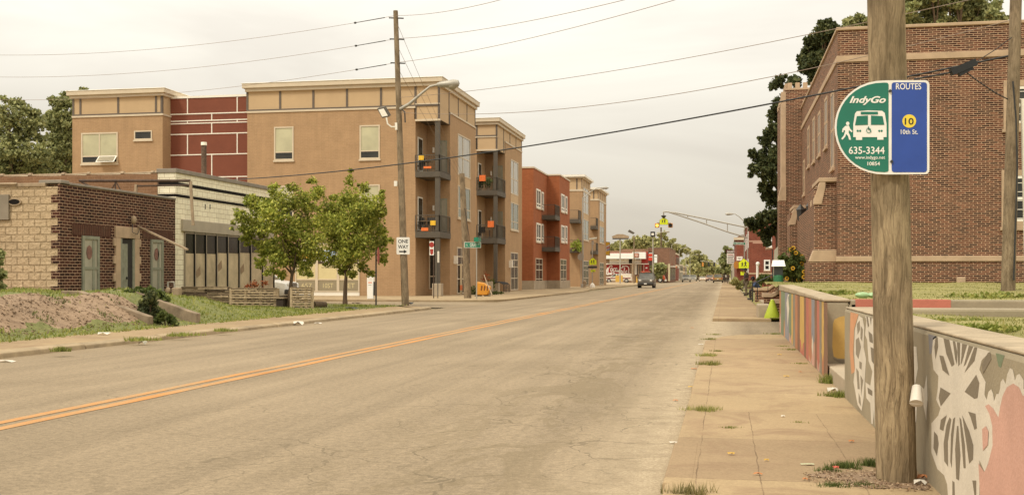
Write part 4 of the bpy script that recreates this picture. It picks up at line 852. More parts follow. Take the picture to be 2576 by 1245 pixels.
def corner_block(name, label, xc_, Yn, x_in, y_out, y_end, x_back, ztop, zled, zbox, slabs, brickm, zmid, panels_n, panels_s, colm=True, group=None, x_left=None):
    """block with a notched street corner full of balconies. xc_ = street plane, Yn = near plane"""
    e = E(name, (xc_, Yn, .1), label, 'apartment building')
    xl = x_left if x_left is not None else x_back
    mb = M(); mb.box(xl, x_in, Yn, y_end, 0, zled, brickm); mb.box(x_in, xc_, y_out, y_end, 0, zled, brickm)
    nd = 1.9                                           # notch back wall
    w = mb.build('wall', e)
    mb = M(); mb.box(xl+.03, xc_-.03, Yn+.03, y_end-.03, zled, ztop-.5, PANEL); mb.box(x_in, xc_-.03, Yn+.03, y_out+.02, zbox, zled+.01, PANEL)
    pn = mb.build('penthouse_panel', e)
    mb = M()
    for k in range(panels_n+1):
        x = xc_-.03-(xc_-.03-x_in if k == 1 else 0)
        if k > 1: x = x_in-(x_in-xl)*(k-1)/(panels_n-1)
        mb.box(x-.07, x+.07, Yn-.0, Yn+.05, (zbox if k < 2 else zled)+.02, ztop-.5, PJ)
    for k in range(panels_s+1):
        y = Yn+.03+(y_end-Yn-.06)*k/panels_s; mb.box(xc_-.05, xc_+.0, y-.06, y+.06, zled if y > y_out else zbox, ztop-.5, PJ)
    mb.box(xc_-.04, xc_+.0, y_out-.06, y_out+.06, zbox, zled, PJ); split_boxes(mb, 'panel_joint', pn)
    mb = M()
    for (z0, z1, o, m) in ((zled-.10, zled+.02, .06, TRIM), (zled+.02, zled+.12, .03, PJ)):
        mb.box(xl, x_in if z0 < zled else xc_, Yn-o, Yn+.04, z0, z1, m); 
    mb.box(xc_-.02, xc_+.05, y_out, y_end, zled-.09, zled+.02, TRIM); mb.box(x_in, xc_+.03, Yn-.03, Yn+.06, zmid-.05, zmid+.05, TRIM); mb.box(x_in, xc_+.06, Yn-.06, Yn+.1, zbox-.12, zbox, TRIM)
    mb.build('ledge', e)
    mb = M(); mb.box(xl-.25, xc_+.28, Yn-.3, y_end+.2, ztop-.28, ztop, TRIM); mb.box(xl-.1, xc_+.13, Yn-.15, y_end+.1, ztop-.5, ztop-.28, TRIM); mb.box(xl-.29, xc_+.32, Yn-.34, y_end+.24, ztop, ztop+.05, WHT); mb.build('cornice', e, bevel=.03)
    # soffit, notch interior
    mb = M(); mb.box(x_in+.0, xc_-.05, Yn+.05, y_out, zbox-.02, zbox+.02, STEEL); mb.build('soffit', e)
    for (z, th) in slabs:
        b = balcony(e, x_in, xc_, Yn, y_out, z, th)
        # doors and wall light at back
        yb = y_out; mb = M(); W_ = (xc_-x_in); mb.pb('Y', yb, x_in+W_*.38, xc_-W_*.12, z, z+2.3, -.02, .05, GREYG); mb.pb('Y', yb, x_in+W_*.44, x_in+W_*.60, z+.1, z+2.2, .05, .06, BLIND2); mb.pb('Y', yb, x_in+W_*.64, x_in+W_*.82, z+.1, z+2.2, .05, .06, BLIND2); mb.build('balcony_door', e)
        mb = M(); mb.pb('Y', yb, x_in+W_*.26, x_in+W_*.33, z+1.5, z+1.85, 0, .12, WHT); mb.build('wall_light', e)
        mb = M(); mb.pb('X+', x_in, Yn+.5, Yn+1.6, z+.1, z+2.3, -.02, .04, WHT); mb.pb('X+', x_in, Yn+.6, Yn+1.5, z+.2, z+2.2, .04, .05, DARKG); mb.build('side_window', e)
    if colm:
        mb = M(); mb.box(xc_-.28, xc_, Yn, Yn+.28, .1, zbox, STEEL); mb.build('steel_column', e)
        mb = M(); mb.box(xc_-.42, xc_+.16, Yn-.18, Yn+.42, .1, .1+.8, CONC); mb.build('column_base', e, bevel=.02)
    return e
def zN(px, py, Y): return WY(px, py, Y).z
def zS(px, py, X): return WX(px, py, X).z
# ---- building A
xinA = xy(1045, YA); youtA = yx(1132, XA); yendA = yx(1196, XA); xlA = xy(622, YA); ztA = zN(1000, 200, YA)
A = corner_block('apartment_building', 'nearest tan brick apartment block with maroon panel wing and corner balconies', XA, YA, xinA, youtA, yendA, xlA, ztA, zN(1000, 270, YA), zN(1075, 300, YA),
    [(zN(1060, 432, YA), zN(1060, 432, YA)-zN(1060, 446, YA)), (zN(1060, 583, YA), zN(1060, 583, YA)-zN(1060, 598, YA))], TAN, zN(1075, 262, YA), 6, 4)
for (xa, xb, yt, yb) in ((690, 739, 320, 404), (905, 956, 316, 401), (690, 739, 468, 552), (905, 956, 465, 550)):
    w = window(A, 'Y', YA, xy(xa, YA), xy(xb, YA), zN(xa, yb, YA), zN(xa, yt, YA), TRIM, BLIND, (), (.24,), fw=.09, o=.05, sill=TRIM, zsplit=.24, gl2=DARKG)
# ground window by the notch
w = window(A, 'Y', YA, xy(1050, YA)+.05, xy(1062, YA)+.05, zN(1055, 735, YA), zN(1055, 620, YA), TRIM, DARKG, (), (.3, .75), fw=.08, o=.05) if False else None
w = window(A, 'Y', youtA, xinA+.15, xinA+.75, .5, 3.9, TRIM, DARKG, (), (.25, .7), fw=.07, o=.05)
# street side windows of A
def tall_bay(b, X, xa, xb, yt, yb, px_ref=None):
    a0, a1 = yx(xa, X), yx(xb, X); zt = zS(xa, yt, X); zb = zS(xa, yb, X); 
    n = zt-zb; mid = zb+n*.45
    w = window(b, 'X+', X, a0, a1, mid+.35, zt, TRIM, SKYG, (.4,), (.45,), fw=.08, o=.05)
    mb = M(); mb.pb('X+', X, a0, a1, mid-.35, mid+.35, -.01, .03, PANEL); mb.build('spandrel', b)
    w = window(b, 'X+', X, a0, a1, zb, mid-.35, TRIM, GREENG, (.4,), (.3,), fw=.08, o=.05, sill=TRIM)
def ground_door(b, X, xa, xb, yt, stuff=None):
    a0, a1 = yx(xa, X), yx(xb, X); window(b, 'X+', X, a0, a1, .15, zS(xa, yt, X), TRIM, DARKG, (.5,), (.32, .62, .8), fw=.09, o=.05)
tall_bay(A, XA, 1151, 1182, 336, 548); ground_door(A, XA, 1149, 1169, 621)
mb = M(); q = WX(1142, 660, XA); mb.box(XA, XA+.25, q.y-.1, q.y+.1, q.z-.1, q.z+.45, WHT); mb.build('wall_light', A)
mb = M(); q = WX(1156, 660, XA); mb.pb('X+', XA, q.y-.1, q.y+.55, q.z-3.2, q.z-.1, .05, .06, pm('poster_cream', (.55, .42, .25))); mb.pb('X+', XA, q.y-.1, q.y+.55, q.z-1.9, q.z-1.55, .061, .064, ORG); mb.build('door_poster', A)
# storefront of A (posters behind glass)
yst = YA; sfx = [742, 813, 890, 905+26]
sfx = [744, 818, 871+5, 928-1+0]
sfx = [744, 808, 869, 927]
sfx = [743, 797, 851, 905]
za0, za1 = zN(800, 735, YA), zN(800, 612, YA)
CRM = pm('poster_pale_yellow', (.66, .56, .30)); OGP = pm('poster_amber', (.72, .40, .05)); BLP = pm('poster_sky_blue', (.35, .45, .60)); BWN = pm('poster_dark_band', (.07, .045, .03))
for i in range(3):
    x0, x1 = xy(sfx[i], YA), xy(sfx[i+1], YA); w = window(A, 'Y', YA, x0, x1, za0, za1, TRIM, CRM, (), (.26,), fw=.09, o=.06)
    def band(f0, f1, m, nm, ins=.1): mb_ = M(); z0 = za0+(za1-za0)*f0; z1 = za0+(za1-za0)*f1; mb_.pb('Y', YA, x0+ins, x1-ins, z0, z1, .013, .02, m); return mb_.build(nm, w)
    band(.03, .24, pm('smoky_window_film', (.30, .25, .16)), 'lower_glass'); band(.58, .70, BWN, 'poster_band'); band(.70, .86, (OGP, BLP, OGP)[i], 'poster'); 
    mb = M(); xc = (x0+x1)/2; zc = za0+(za1-za0)*.64
    text(mb, ('TAMARIND', 'HAIR CUTS', 'BARGAIN')[i] if False else ('PARKING', 'OPEN', 'LEASING')[i], (xc-.45, YA-.022, zc-.06), (.9, 0, 0), (0, 0, .13), WHT); text(mb, '317 638 7014', (xc-.4, YA-.022, za0+(za1-za0)*.49), (.8, 0, 0), (0, 0, .1), BWN)
    text(mb, ('657', '10ST', 'LET')[i], (xc-.3, YA-.022, za0+(za1-za0)*.09), (.7, 0, 0), (0, 0, .3), CRM); mb.build('lettering', w)
mb = M(); mb.pb('Y', YA, xy(743, YA), xy(905, YA), .1, za0-.02, -.02, .07, WHT); mb.build('storefront_base', A)
# left wing and maroon wall
xw1 = xy(409, YA); xw0 = xy(182, YA); zwt = zN(300, 228, YA); zwl = zN(300, 290, YA); YR = YA+1.1
mb = M(); mb.box(xw0, xw1, YA, YA+9, 0, zwl, TAN); mb.build('wing_wall', A)
mb = M(); mb.box(xw0+.03, xw1-.03, YA+.03, YA+9, zwl, zwt-.45, PANEL); pn = mb.build('penthouse_panel', A)
mb = M()
for px in (184, 202, 297, 392, 406): x = xy(px, YA); mb.box(x-.07, x+.07, YA, YA+.05, zwl+.1, zwt-.45, PJ)
mb.box(xw1-.04, xw1, YA+.03, YA+.12, zwl, zwt-.45, PJ); split_boxes(mb, 'panel_joint', pn)
mb = M(); mb.box(xw0-.02, xw1+.05, YA-.06, YR, zwl-.1, zwl+.02, TRIM); mb.box(xw0-.01, xw1+.01, YA-.03, YA+.04, zwl+.02, zwl+.12, PJ); mb.build('ledge', A)
mb = M(); mb.box(xw0-.28, xw1+.28, YA-.3, YA+9, zwt-.28, zwt, TRIM); mb.box(xw0-.13, xw1+.13, YA-.15, YA+9, zwt-.46, zwt-.28, TRIM); mb.box(xw0-.32, xw1+.32, YA-.34, YA+9, zwt, zwt+.05, WHT); mb.build('cornice', A, bevel=.03)
window(A, 'Y', YA, xy(205, YA), xy(297, YA), zN(250, 412, YA), zN(250, 334, YA), TRIM, BLIND, (.5,), (.24,), fw=.1, o=.05, sill=TRIM, zsplit=.24, gl2=DARKG)
window(A, 'Y', YA, xy(338, YA), xy(383, YA), zN(360, 352, YA), zN(360, 329, YA), TRIM, DARKG, (), (), fw=.08, o=.05, sill=TRIM)
mb = M(); p0 = WY(250, 408, YA); p1 = WY(296, 396, YA); mb.prism([(p0.x, YA-.08, p1.z+.1), (p1.x, YA-.08, p1.z+.1), (p1.x, YA-.45, p0.z), (p0.x, YA-.45, p0.z)], (0, -.03, -.05), WHT); mb.prism([(p0.x+.1, YA-.13, p1.z+.06), (p1.x-.1, YA-.13, p1.z+.06), (p1.x-.1, YA-.46, p0.z+.06), (p0.x+.1, YA-.46, p0.z+.06)], (0, -.02, -.03), BLIND2); mb.build('open_casement', A)
xr0, xr1 = xw1-.02, xlA+.02; zrt = zN(500, 247, YR)
mb = M(); mb.box(xr0, xr1, YR, YR+8, 0, zrt, REDP); rp = mb.build('maroon_wall', A)
mb = M(); mb.box(xr0, xr1, YR-.05, YR+8, zrt, zrt+.14, WHT)
rows = [247, 289, 303, 311, 338, 390, 447, 456]
hz_ = [286, 303.5, 309.5, 337, 389, 446]
def RZ(py): return zN(520, py, YR)
for py in (286, 303.5, 310, 337, 389, 446): mb.box(xr0, xr1, YR-.03, YR, RZ(py)-.035, RZ(py)+.035, WHT)
for px, p_t, p_b in ((472, 247, 286), (597, 247, 286), (533, 286, 303.5), (472, 303.5, 310), (597, 303.5, 310), (533, 310, 337), (472, 337, 389), (597, 337, 389), (533, 389, 446), (472, 446, 470), (597, 446, 470)):
    x = xy(px, YR); mb.box(x-.035, x+.035, YR-.028, YR, RZ(p_b), RZ(p_t), WHT)
mb.build('white_joints', rp)
# ---- building B
YB = yx(1250, XA); xinB = xy(1199, YB); 
B = corner_block('apartment_building', 'second tan brick apartment block with corner balconies, just behind the nearest block', XA, YB, xinB, yx(1270.6, XA), yx(1313, XA), xinB-6, zN(1225, 299, YB), zN(1225, 344, YB)+.0, zN(1225, 376, YB),
    [(zN(1225, 479.5, YB), .38), (zN(1225, 599, YB), .42)], TAN, zN(1225, 344, YB)-.02, 2, 4)
mb = M(); mb.box(XA-8, XA-.0+0, yendA-.0, yendA+.01, 0, 1, TAN)
tall_bay(B, XA, 1284, 1303, 400, 577); ground_door(B, XA, 1284, 1302, 634)
mb = M(); q = WX(1281, 664, XA); mb.box(XA, XA+.3, q.y-.15, q.y+.15, q.z-.3, q.z+.3, WHT); mb.build('wall_light', B)
mb = M(); mb.box(xinB-6, xinB, YB-.02, YB+.3, 0, 3.5, REDP) if False else None
# ---- building C: two stepped orange brick blocks
C = E('apartment_building', (XA, yx(1342, XA), .1), 'orange red brick apartment block with white paired windows and small balconies', 'apartment building')
YC1 = yx(1342, XA); yC1e = yx(1376, XA); XC2 = -16.5; YC2 = yC1e; zc1 = zS(1342, 423, XA); yC2e = yx(1433, XC2)
mb = M(); mb.box(XA-12, XA, YC1, YC2+.02, 0, zc1, REDBR); mb.box(XA-10, XC2, YC2, yC2e, 0, zc1, REDBR); mb.build('wall', C)
mb = M(); mb.box(XA-12, XA+.06, YC1-.06, YC2, zc1, zc1+.14, TRIM); mb.box(XA-10, XC2+.06, YC2-.06, yC2e+.06, zc1+.002, zc1+.142, TRIM); mb.build('coping', C)
mb = M(); z = zS(1342, 706, XA); mb.box(XA-3, XA+.06, YC1-.06, YC2, .1, z, CONC); mb.box(XA, XC2+.06, YC2-.06, yC2e, .1, z, CONC); mb.build('stone_base', C)
for (X, xa, xb, yt, yb) in ((XA, 1348.5, 1359, 474, 522), (XA, 1361.5, 1366.5, 482, 526), (XA, 1348.5, 1359, 560, 608), (XA, 1361.5, 1366.5, 563, 608), (XC2, 1411, 1419, 487, 532), (XC2, 1421.5, 1426, 493, 535), (XC2, 1411, 1419, 566, 609), (XC2, 1421.5, 1426, 568, 610)):
    window(C, 'X+', X, yx(xa, X), yx(xb, X), zS(xa, yb, X), zS(xa, yt, X), WHT, DARKG, (.5,) if xb-xa > 7 else (), (.22,), fw=.16, o=.07, sill=TRIM)
ground_door(C, XA, 1347, 1364, 649); ground_door(C, XC2, 1409, 1424, 651)
for (py, p2) in ((542, 550), (622, 632)): balcony(C, XA, XC2-.0, YC2-3.2, YC2-.02, zN(1390, py, YC2-3), .4)
# ---- D, E blocks
def tan_block(label, X, pxn, pxc, pxe, yt, yled, balc, bay, door):
    Yn = yx(pxc, X); ye = yx(pxe, X); xl = xy(pxn, Yn); zt = zN(pxc-4, yt, Yn); zl = zN(pxc-4, yled, Yn)
    e = E('apartment_building', (X, Yn, .1), label, 'apartment building')
    mb = M(); mb.box(xl-6, X, Yn, ye, 0, zl, TAN); mb.build('wall', e)
    mb = M(); mb.box(xl-6, X-.03, Yn+.03, ye-.03, zl, zt-.4, PANEL); pn = mb.build('penthouse_panel', e)
    mb = M()
    for k in range(5): y = Yn+.05+(ye-Yn-.1)*k/4; mb.box(X-.05, X, y-.08, y+.08, zl, zt-.4, PJ)
    mb.box(X-.7, X-.55, Yn-.0, Yn+.05, zl, zt-.4, PJ); split_boxes(mb, 'panel_joint', pn)
    mb = M(); mb.box(xl-6, X+.06, Yn-.06, ye, zl-.14, zl+.08, TRIM); mb.build('ledge', e)
    mb = M(); mb.box(xl-6, X+.4, Yn-.4, ye+.3, zt-.25, zt, WHT); mb.box(xl-6, X+.15, Yn-.15, ye+.1, zt-.42, zt-.25, TRIM); mb.build('cornice', e)
    for (b0, b1, py, th) in balc:
        x0, x1 = xy(b0, Yn), xy(b1, Yn); balcony(e, x0, min(x1, X), Yn-2.2, Yn-.02, zN((b0+b1)/2, py, Yn-2.2), th)
    tall_bay(e, X, *bay); ground_door(e, X, *door); return e, Yn, ye
D, YD, yDe = tan_block('third tan brick block right of the orange brick one, plants on its balcony', -16.9, 1428, 1464, 1485, 440, 478, [(1434, 1461, 551, .45), (1434, 1461, 626, .45)], (1467, 1480, 470, 603), (1467, 1480, 655))
Eb, YE, yEe = tan_block('farthest tan brick block, at the end of the apartment row', -16.9, 1484, 1505, 1525, 472, 502, [(1487, 1504, 568, .45), (1487, 1504, 631, .45)], (1508, 1519, 502, 610), (1508, 1518, 660))
# things on the balconies
cl = 'bright cloths hung on the balcony rails'
def cloth(px, py, w, h, Y, m, label, plane='Y'):
    p = WY(px, py, Y-.05); mb = M(); n = 6
    mb.add([(p.x+w*i/n, Y-.05-.015*math.sin(i*1.9)-.015*(k), p.z-h*k) for i in range(n+1) for k in (0, 1)], [(2*i, 2*i+1, 2*i+3, 2*i+2) for i in range(n)], m); o = mb.build('cloth', label=label, cat='cloth', group=cl)
    s = o.modifiers.new('t', 'SOLIDIFY'); s.thickness = .02
cloth(1053.5, 392, .33, .28, YA, YEC, 'yellow cloth on the upper balcony of the nearest block'); cloth(1066, 433-14, .5, .13, YA, ORG, 'flat orange cloth on the upper balcony of the nearest block')
cloth(1083, 555, .33, .3, YA, YEC, 'yellow cloth on the lower balcony of the nearest block'); cloth(1060, 573, .45, .2, YA, ORG, 'orange cloth on the lower balcony of the nearest block')
cloth(1206, 441, .5, .48, YB, ORG, 'orange cloth on the upper balcony of the second block'); cloth(1227, 556, .5, .5, YB, ORG, 'orange cloth on the lower balcony of the second block')
FURN = 'furniture and pots on the balconies'
def patio(px, Y, z, label, kind):
    p = WY(px, 500, Y+.7); c = Vector((p.x, Y+.7, z))
    e = E('patio_chair' if kind == 'chair' else 'patio_table' if kind == 'table' else 'potted_plant', c, label, {'chair': 'chair', 'table': 'table'}.get(kind, 'plant'), FURN)
    if kind == 'chair':
        mb = M(); mb.box(c.x-.25, c.x+.25, c.y-.25, c.y+.25, z+.42, z+.46, DKMET); mb.build('seat', e); mb = M(); mb.box(c.x-.25, c.x+.25, c.y+.22, c.y+.26, z+.5, z+.95, DKMET); mb.build('backrest', e)
        for sx_ in (-.22, .22):
            for sy_ in (-.22, .22): mb = M(); mb.tube([(c.x+sx_, c.y+sy_, z), (c.x+sx_, c.y+sy_, z+.42)], .02, DKMET, 6); mb.build('leg', e)
    elif kind == 'table':
        mb = M(); mb.lathe(c, [(.02, .68), (.4, .69), (.4, .72), (.02, .73)], OLDPNT, 16); mb.build('table_top', e); mb = M(); mb.tube([c, c+Vector((0, 0, .68))], .04, DKMET, 8); mb.lathe(c, [(.25, 0), (.25, .03), (.03, .06)], DKMET, 12); mb.build('leg', e)
    else:
        mb = M(); mb.lathe(c, [(.1, 0), (.17, .3), (.19, .3), (.15, .26)], OLDPNT, 12); mb.build('pot', e); leaves('foliage', [(c.x, c.y, z+.75, .35, .35, .42)], 160, .1, L_BUSH, e)
for (px, Y, py, lb, kd) in ((1058, YA, 432, 'dark patio chair on the upper balcony of the nearest block', 'chair'), (1076, YA, 432, 'small round table on the upper balcony of the nearest block', 'table'),
        (1056, YA, 583, 'dark patio chair on the lower balcony of the nearest block', 'chair'), (1082, YA, 583, 'second dark chair on the lower balcony of the nearest block, nearer the column', 'chair'), (1070, YA, 583, 'small round table on the lower balcony of the nearest block', 'table'),
        (1208, YB, 479.5, 'leafy potted plant on the upper balcony of the second block, left end', 'plant'), (1228, YB, 479.5, 'leafy potted plant on the upper balcony of the second block beside the column', 'plant'), (1212, YB, 599, 'dark patio chair on the lower balcony of the second block', 'chair'), (1232, YB, 599, 'small round table on the lower balcony of the second block', 'table')):
    patio(px, Y, zN(px, py, Y), lb, kd)
c = WY(1449, 626, YD-2.2); e = E('potted_plant', c, 'bright green plant spilling over the lowest balcony of the third tan block', 'plant'); leaves('foliage', [(c.x, c.y-.1, c.z+.5, .75, .4, .6), (c.x+.5, c.y-.1, c.z+.1, .5, .3, .5)], 260, .16, leafmat('lime_leaf', (.22, .28, .04), (.35, .40, .07)), e); mb = M(); mb.lathe(c, [(.2, .02), (.3, .4)], OLDPNT, 10); mb.build('pot', e)
# ================================================================== POLES, WIRES, STREET FURNITURE (left)
def wire(name, a, b, sag, r, m, label, cat='wire', group=None, n=24, parent=None, extra=None):
    a = Vector(a); b = Vector(b); pts = [a.lerp(b, i/n)-Vector((0, 0, 4*sag*(i/n)*(1-i/n))) for i in range(n+1)]
    mb = M(); mb.tube(pts, r, m, 5)
    if extra: extra(mb, pts)
    return mb.build(name, parent, label, cat, group, smooth=True)
WIREM = plain('wire_grey', (.26, .19, .14), .6); CABLE = plain('cable_black', (.012, .012, .012), .5)
dm = 47.0
pm0 = G(1020, 768, .1); dm = FP*(H-.1)/(768-HY)
mp_ = E('utility_pole', pm0, 'tall leaning wooden utility pole with street lamp at the corner of the dirt lot', 'utility pole')
pmt = P(995, 28, dm); mb = M(); polemesh(mb, pm0-Vector((0, 0, .1)), pmt, .165, .10, POLEF, 16, 40, .004); mb.build('shaft', mp_, smooth=True)
def onp(py): 
    f = (768-py)/(768-28); return pm0.lerp(pmt, f)
for py in (98, 158, 45): mb = M(); q = onp(py); mb.tube([q+Vector((-.3, 0, 0)), q+Vector((.35, 0, -.05))], .03, DKMET, 6); mb.build('insulator_pin', mp_)
lampe = E('street_lamp', onp(273), 'long armed cobra head street lamp mounted on the tall leaning utility pole', 'street lamp')
mb = M(); mb.tube([onp(276)+Vector((.1, -.1, 0)), P(1030, 262, dm-.3), P(1060, 236, dm-.4), P(1082, 218, dm-.5), P(1100, 214, dm-.5)], [.075, .07, .055, .045, .045], GALV, 10); mb.build('arm', lampe, smooth=True)
mb = M(); h0 = P(1099, 214, dm-.5); h1 = P(1156, 210, dm-.6); mb.tube([h0, h0.lerp(h1, .12), h0.lerp(h1, .45), h0.lerp(h1, .75), h0.lerp(h1, .95), h1], [.07, .12, .15, .19, .14, .03], GALV, 12); mb.build('lamp_head', lampe, smooth=True)
q = h0.lerp(h1, .68); mb = M(); mb.ell(q+Vector((0, 0, -.1)), .2, .16, .16, BLIND2); mb.build('lens', lampe, smooth=True)
mb = M(); q = onp(290); mb.tube([q+Vector((.12, -.12, .25)), q+Vector((.3, -.15, .1)), q+Vector((.32, -.15, -.35))], .03, DKMET, 6); mb.build('bracket_box', lampe)
fle = E('flood_light', onp(318), 'square flood light on a bent bracket on the left of the leaning utility pole', 'flood light')
mb = M(); mb.tube([onp(320)+Vector((-.12, -.1, 0)), P(985, 320, dm-.2), P(975, 312, dm-.2), P(972, 296, dm-.2)], .035, WHT, 8); mb.beam(onp(310)+Vector((-.1, -.14, 0)), onp(328)+Vector((-.1, -.14, 0)), .1, .05, WHT); mb.build('bracket', fle, smooth=True)
mb = M(); a = P(948, 274, dm-.2); b = P(966, 270, dm-.1); c = P(980, 294, dm-.1); d = P(961, 298, dm-.2); mb.prism([a, b, c, d], (0, .25, .1), STEEL); mb.build('housing', fle, bevel=.02)
mb = M(); k = (a+b+c+d)/4; mb.face([k+(v-k)*.75+Vector((0, -.012, 0)) for v in (a, b, c, d)], WHT); mb.build('lens', fle)
mb = M(); q = onp(462); mb.box(q.x-.27, q.x-.14, q.y-.2, q.y-.05, q.z-.12, q.z+.1, WHT); mb.build('small_box', mp_)
# one way sign
q = P(1014, 618, dm-.18); ow = E('one_way_sign', q, 'white sign reading ONE WAY with a black arrow on the leaning utility pole', 'sign')
def OW(px, py, k=0): p = P(px, py, dm-.2); return WY(px, py, q.y-.003*k)
mb = M(); mb.prism([OW(x, y) for x, y in rrect(997.5, 1030.5, 597, 640, 2.5)], (0, .01, 0), CIRT); mb.build('plate', ow)
mb = M(); 
mb.add([OW(x, y, 1) for x, y in rrect(998.3, 1029.7, 598, 639, 2)]+[OW(x, y, 1) for x, y in rrect(999.1, 1028.9, 598.9, 638.1, 1.7)], [(i, (i+1) % 24, 24+(i+1) % 24, 24+i) for i in range(24)], BLK) if False else None
def tx(mb, f, s, x0, x1, y0, y1, m, k=1, sh=0, bo=0.0): o = f(x0, y1, k); text(mb, s, o, f(x1, y1, k)-o, f(x0, y0, k)-o, m, sh, bo)
tx(mb, OW, 'ONE', 1001.5, 1026.5, 602.5, 611.5, BLK, 1, 0, .02); tx(mb, OW, 'WAY', 1001, 1027.5, 616, 625.5, BLK, 1, 0, .02)
mb.face([OW(x, y, 1) for x, y in [(1004, 631), (1016, 631), (1016, 628), (1024, 632.8), (1016, 637.5), (1016, 634.5), (1004, 634.5)]], BLK); mb.build('lettering', ow)
# stub guy pole
sp0 = G(1177, 750, .1); ds = FP*(H-.1)/(750-HY); spt = P(1162, 437, ds); sp = E('guy_pole', sp0, 'shorter leaning wooden pole in front of the apartment windows beside the street name sign', 'pole')
mb = M(); polemesh(mb, sp0-Vector((0, 0, .1)), spt, .21, .15, POLEF, 14, 24, .004); mb.build('shaft', sp, smooth=True)
mb = M(); mb.tube([spt.lerp(sp0, .28)+Vector((.12, -.2, 0)), spt.lerp(sp0, .5)+Vector((.3, -.25, 0)), spt.lerp(sp0, .72)+Vector((.25, -.25, 0))], .02, BLK, 5); mb.build('loose_cable', sp)
# wires from the main pole
WG = 'overhead wires meeting at the tall leaning pole'
def fixt(mb, pts):
    for i in (21, 22): mb.ell(pts[i], .06, .06, .1, DKMET, 6, 5)
rx_ = P(1210, 0, 22)
for (py, lpy, lab, rp, sl) in ((40, 138, 'topmost thin wire leaving the leaning pole to the left', (1215, -2), 'highest'), (98, 193, 'second thin wire leaving the leaning pole to the left', (1495, -2), 'middle'), (158, 250, 'third thin wire leaving the leaning pole to the left, crossing the maroon wall roof', (1625, -2), 'lowest')):
    a = P(-60, lpy+ (0 if lpy != 138 else 0), 62); b = onp(py); wire('overhead_wire', a, b, .55, .009, WIREM, lab, group=WG)
    mb = M(); 
    q = b.lerp(a, .075)-Vector((0, 0, .10)); q = b.lerp(a, .075)-Vector((0, 0, 4*.55*.075*.925)); mb.tube([b.lerp(a, .02)-Vector((0, 0, 4*.55*.02)), q], [.02, .015], DKMET, 6); mb.ell(q, .07, .05, .05, DKMET, 6, 4)
    o = mb.build('wire_clamp', mp_)
    c = P(rp[0]+250, rp[1]-(60 if rp[0] < 1300 else 42 if rp[0] < 1500 else 50), 26.0); wire('overhead_wire', b, c, .25, .009, WIREM, sl+' of the three thin wires rising from the leaning pole to the right', group=WG)
for (pa, pb_, lab) in ((52, 0, 'steep guy wire from the top of the leaning pole to the shorter pole'), (112, 5, 'second guy wire from the leaning pole to the shorter pole'), (170, 12, 'third guy wire from the leaning pole to the shorter pole')):
    wire('guy_wire', onp(pa), spt-Vector((0, 0, pb_*.04)), .08, .008, WIREM, lab, group=WG)
# right utility pole on the lawn
rp0 = G(2536, 709.5, 1.03); dr = 24.0; rp0 = P(2536, 709, dr); rpt = P(2558, -90, dr)
rpe = E('utility_pole', rp0, 'wooden utility pole standing on the church lawn near the right edge', 'utility pole'); mb = M(); polemesh(mb, rp0-Vector((0, 0, .2)), rpt, .145, .118, POLEF, 20, 40, .004); mb.build('shaft', rpe, smooth=True)
mb = M(); mb.tube([P(2548, 205, dr-.2), P(2556, 300, dr-.2), P(2559, 420, dr-.2), P(2550, 705, dr-.2)], .018, BLK, 6); mb.build('riser_cable', rpe)
q = rp0+Vector((.42, .1, -.1)); mb = M(); mb.tube([q, P(2573, 250, dr)], .055, WHT, 12); mb.build('drain_pole', label='slim white metal pole at the very right edge beside the wooden pole', cat='pole', smooth=True)
wire('overhead_wire', onp(246), P(2552, -25, dr), .35, .009, WIREM, 'upper thin wire crossing the street high above to the pole by the church', group=WG)
wire('overhead_wire', onp(283), P(2550, 50, dr), .75, .010, WIREM, 'lower thin wire crossing the street high above to the pole by the church', group=WG)
ca = P(590, 452, 51.5); cb2 = P(2545, 140, dr)
def splice(mb, pts): pass
wire('overhead_cable', ca, cb2, .45, .023, CABLE, 'thick black cable sagging across the street from the tile shop to the church lawn', cat='cable', n=60)
tr_ = P(2420, 170, dr-.5); mb = M(); a = P(2392, 183, dr-.5); b = P(2454, 157, dr-.5); mb.beam(a, b, .14, .15, CABLE); mb.beam(a.lerp(b, .3)+Vector((0, 0, -.1)), a.lerp(b, .85)+Vector((0, 0, -.07)), .1, .12, CABLE); mb.tube([P(2425, 178, dr-.5), P(2460, 205, dr-.5), P(2505, 235, dr-.4), P(2535, 250, dr-.2)], .014, CABLE, 5); mb.tube([b, P(2500, 128, dr-.3), P(2545, 95, dr-.1)], .010, CABLE, 5); mb.tube([a, P(2300, 200, dr-.5)], .02, CABLE, 5)
mb.build('cable_splice', label='black cable splice case hanging from the thick cable in front of the church wall', cat='cable splice')
# red edged signs and posts near the corner
def post(name, label, px, py, pt, r, m, z=.1, cat='sign post', group=None):
    b = G(px, py, z); d = FP*(H-z)/(py-HY); t = P(px, pt, d); e = E(name, b, label, cat, group); mb = M(); mb.tube([b-Vector((0, 0, .05)), t], r, m, 8); mb.build('post', e); return e, d
e, d = post('stop_sign', 'red stop sign seen almost edge on, on a dark post behind the right young tree', 946, 769, 628, .035, DKMET, 0.1, 'sign')
RSG = plain('sign_red', (.35, .03, .02), .5); q = P(947, 643, d); mb = M(); mb.prism([(q.x+.10-.06*math.cos(a), q.y-.05+.34*math.cos(a), q.z+.38*math.sin(a)) for a in [math.pi/8+k*math.pi/4 for k in range(8)]], (.012, -.02, 0), RSG); mb.build('plate', e)
e, d = post('do_not_enter_sign', 'narrow white and red sign on a thin post before the nearest balcony column', 1091, 750, 606, .03, RUST, 0.1, 'sign')
mb = M(); a, b = P(1080.5, 642, d-.05), P(1092, 607, d-.05); mb.box(a.x, b.x, a.y-.0, a.y+.01, a.z, b.z, CIRT); mb.build('plate', e); mb = M(); c = (a+b)/2
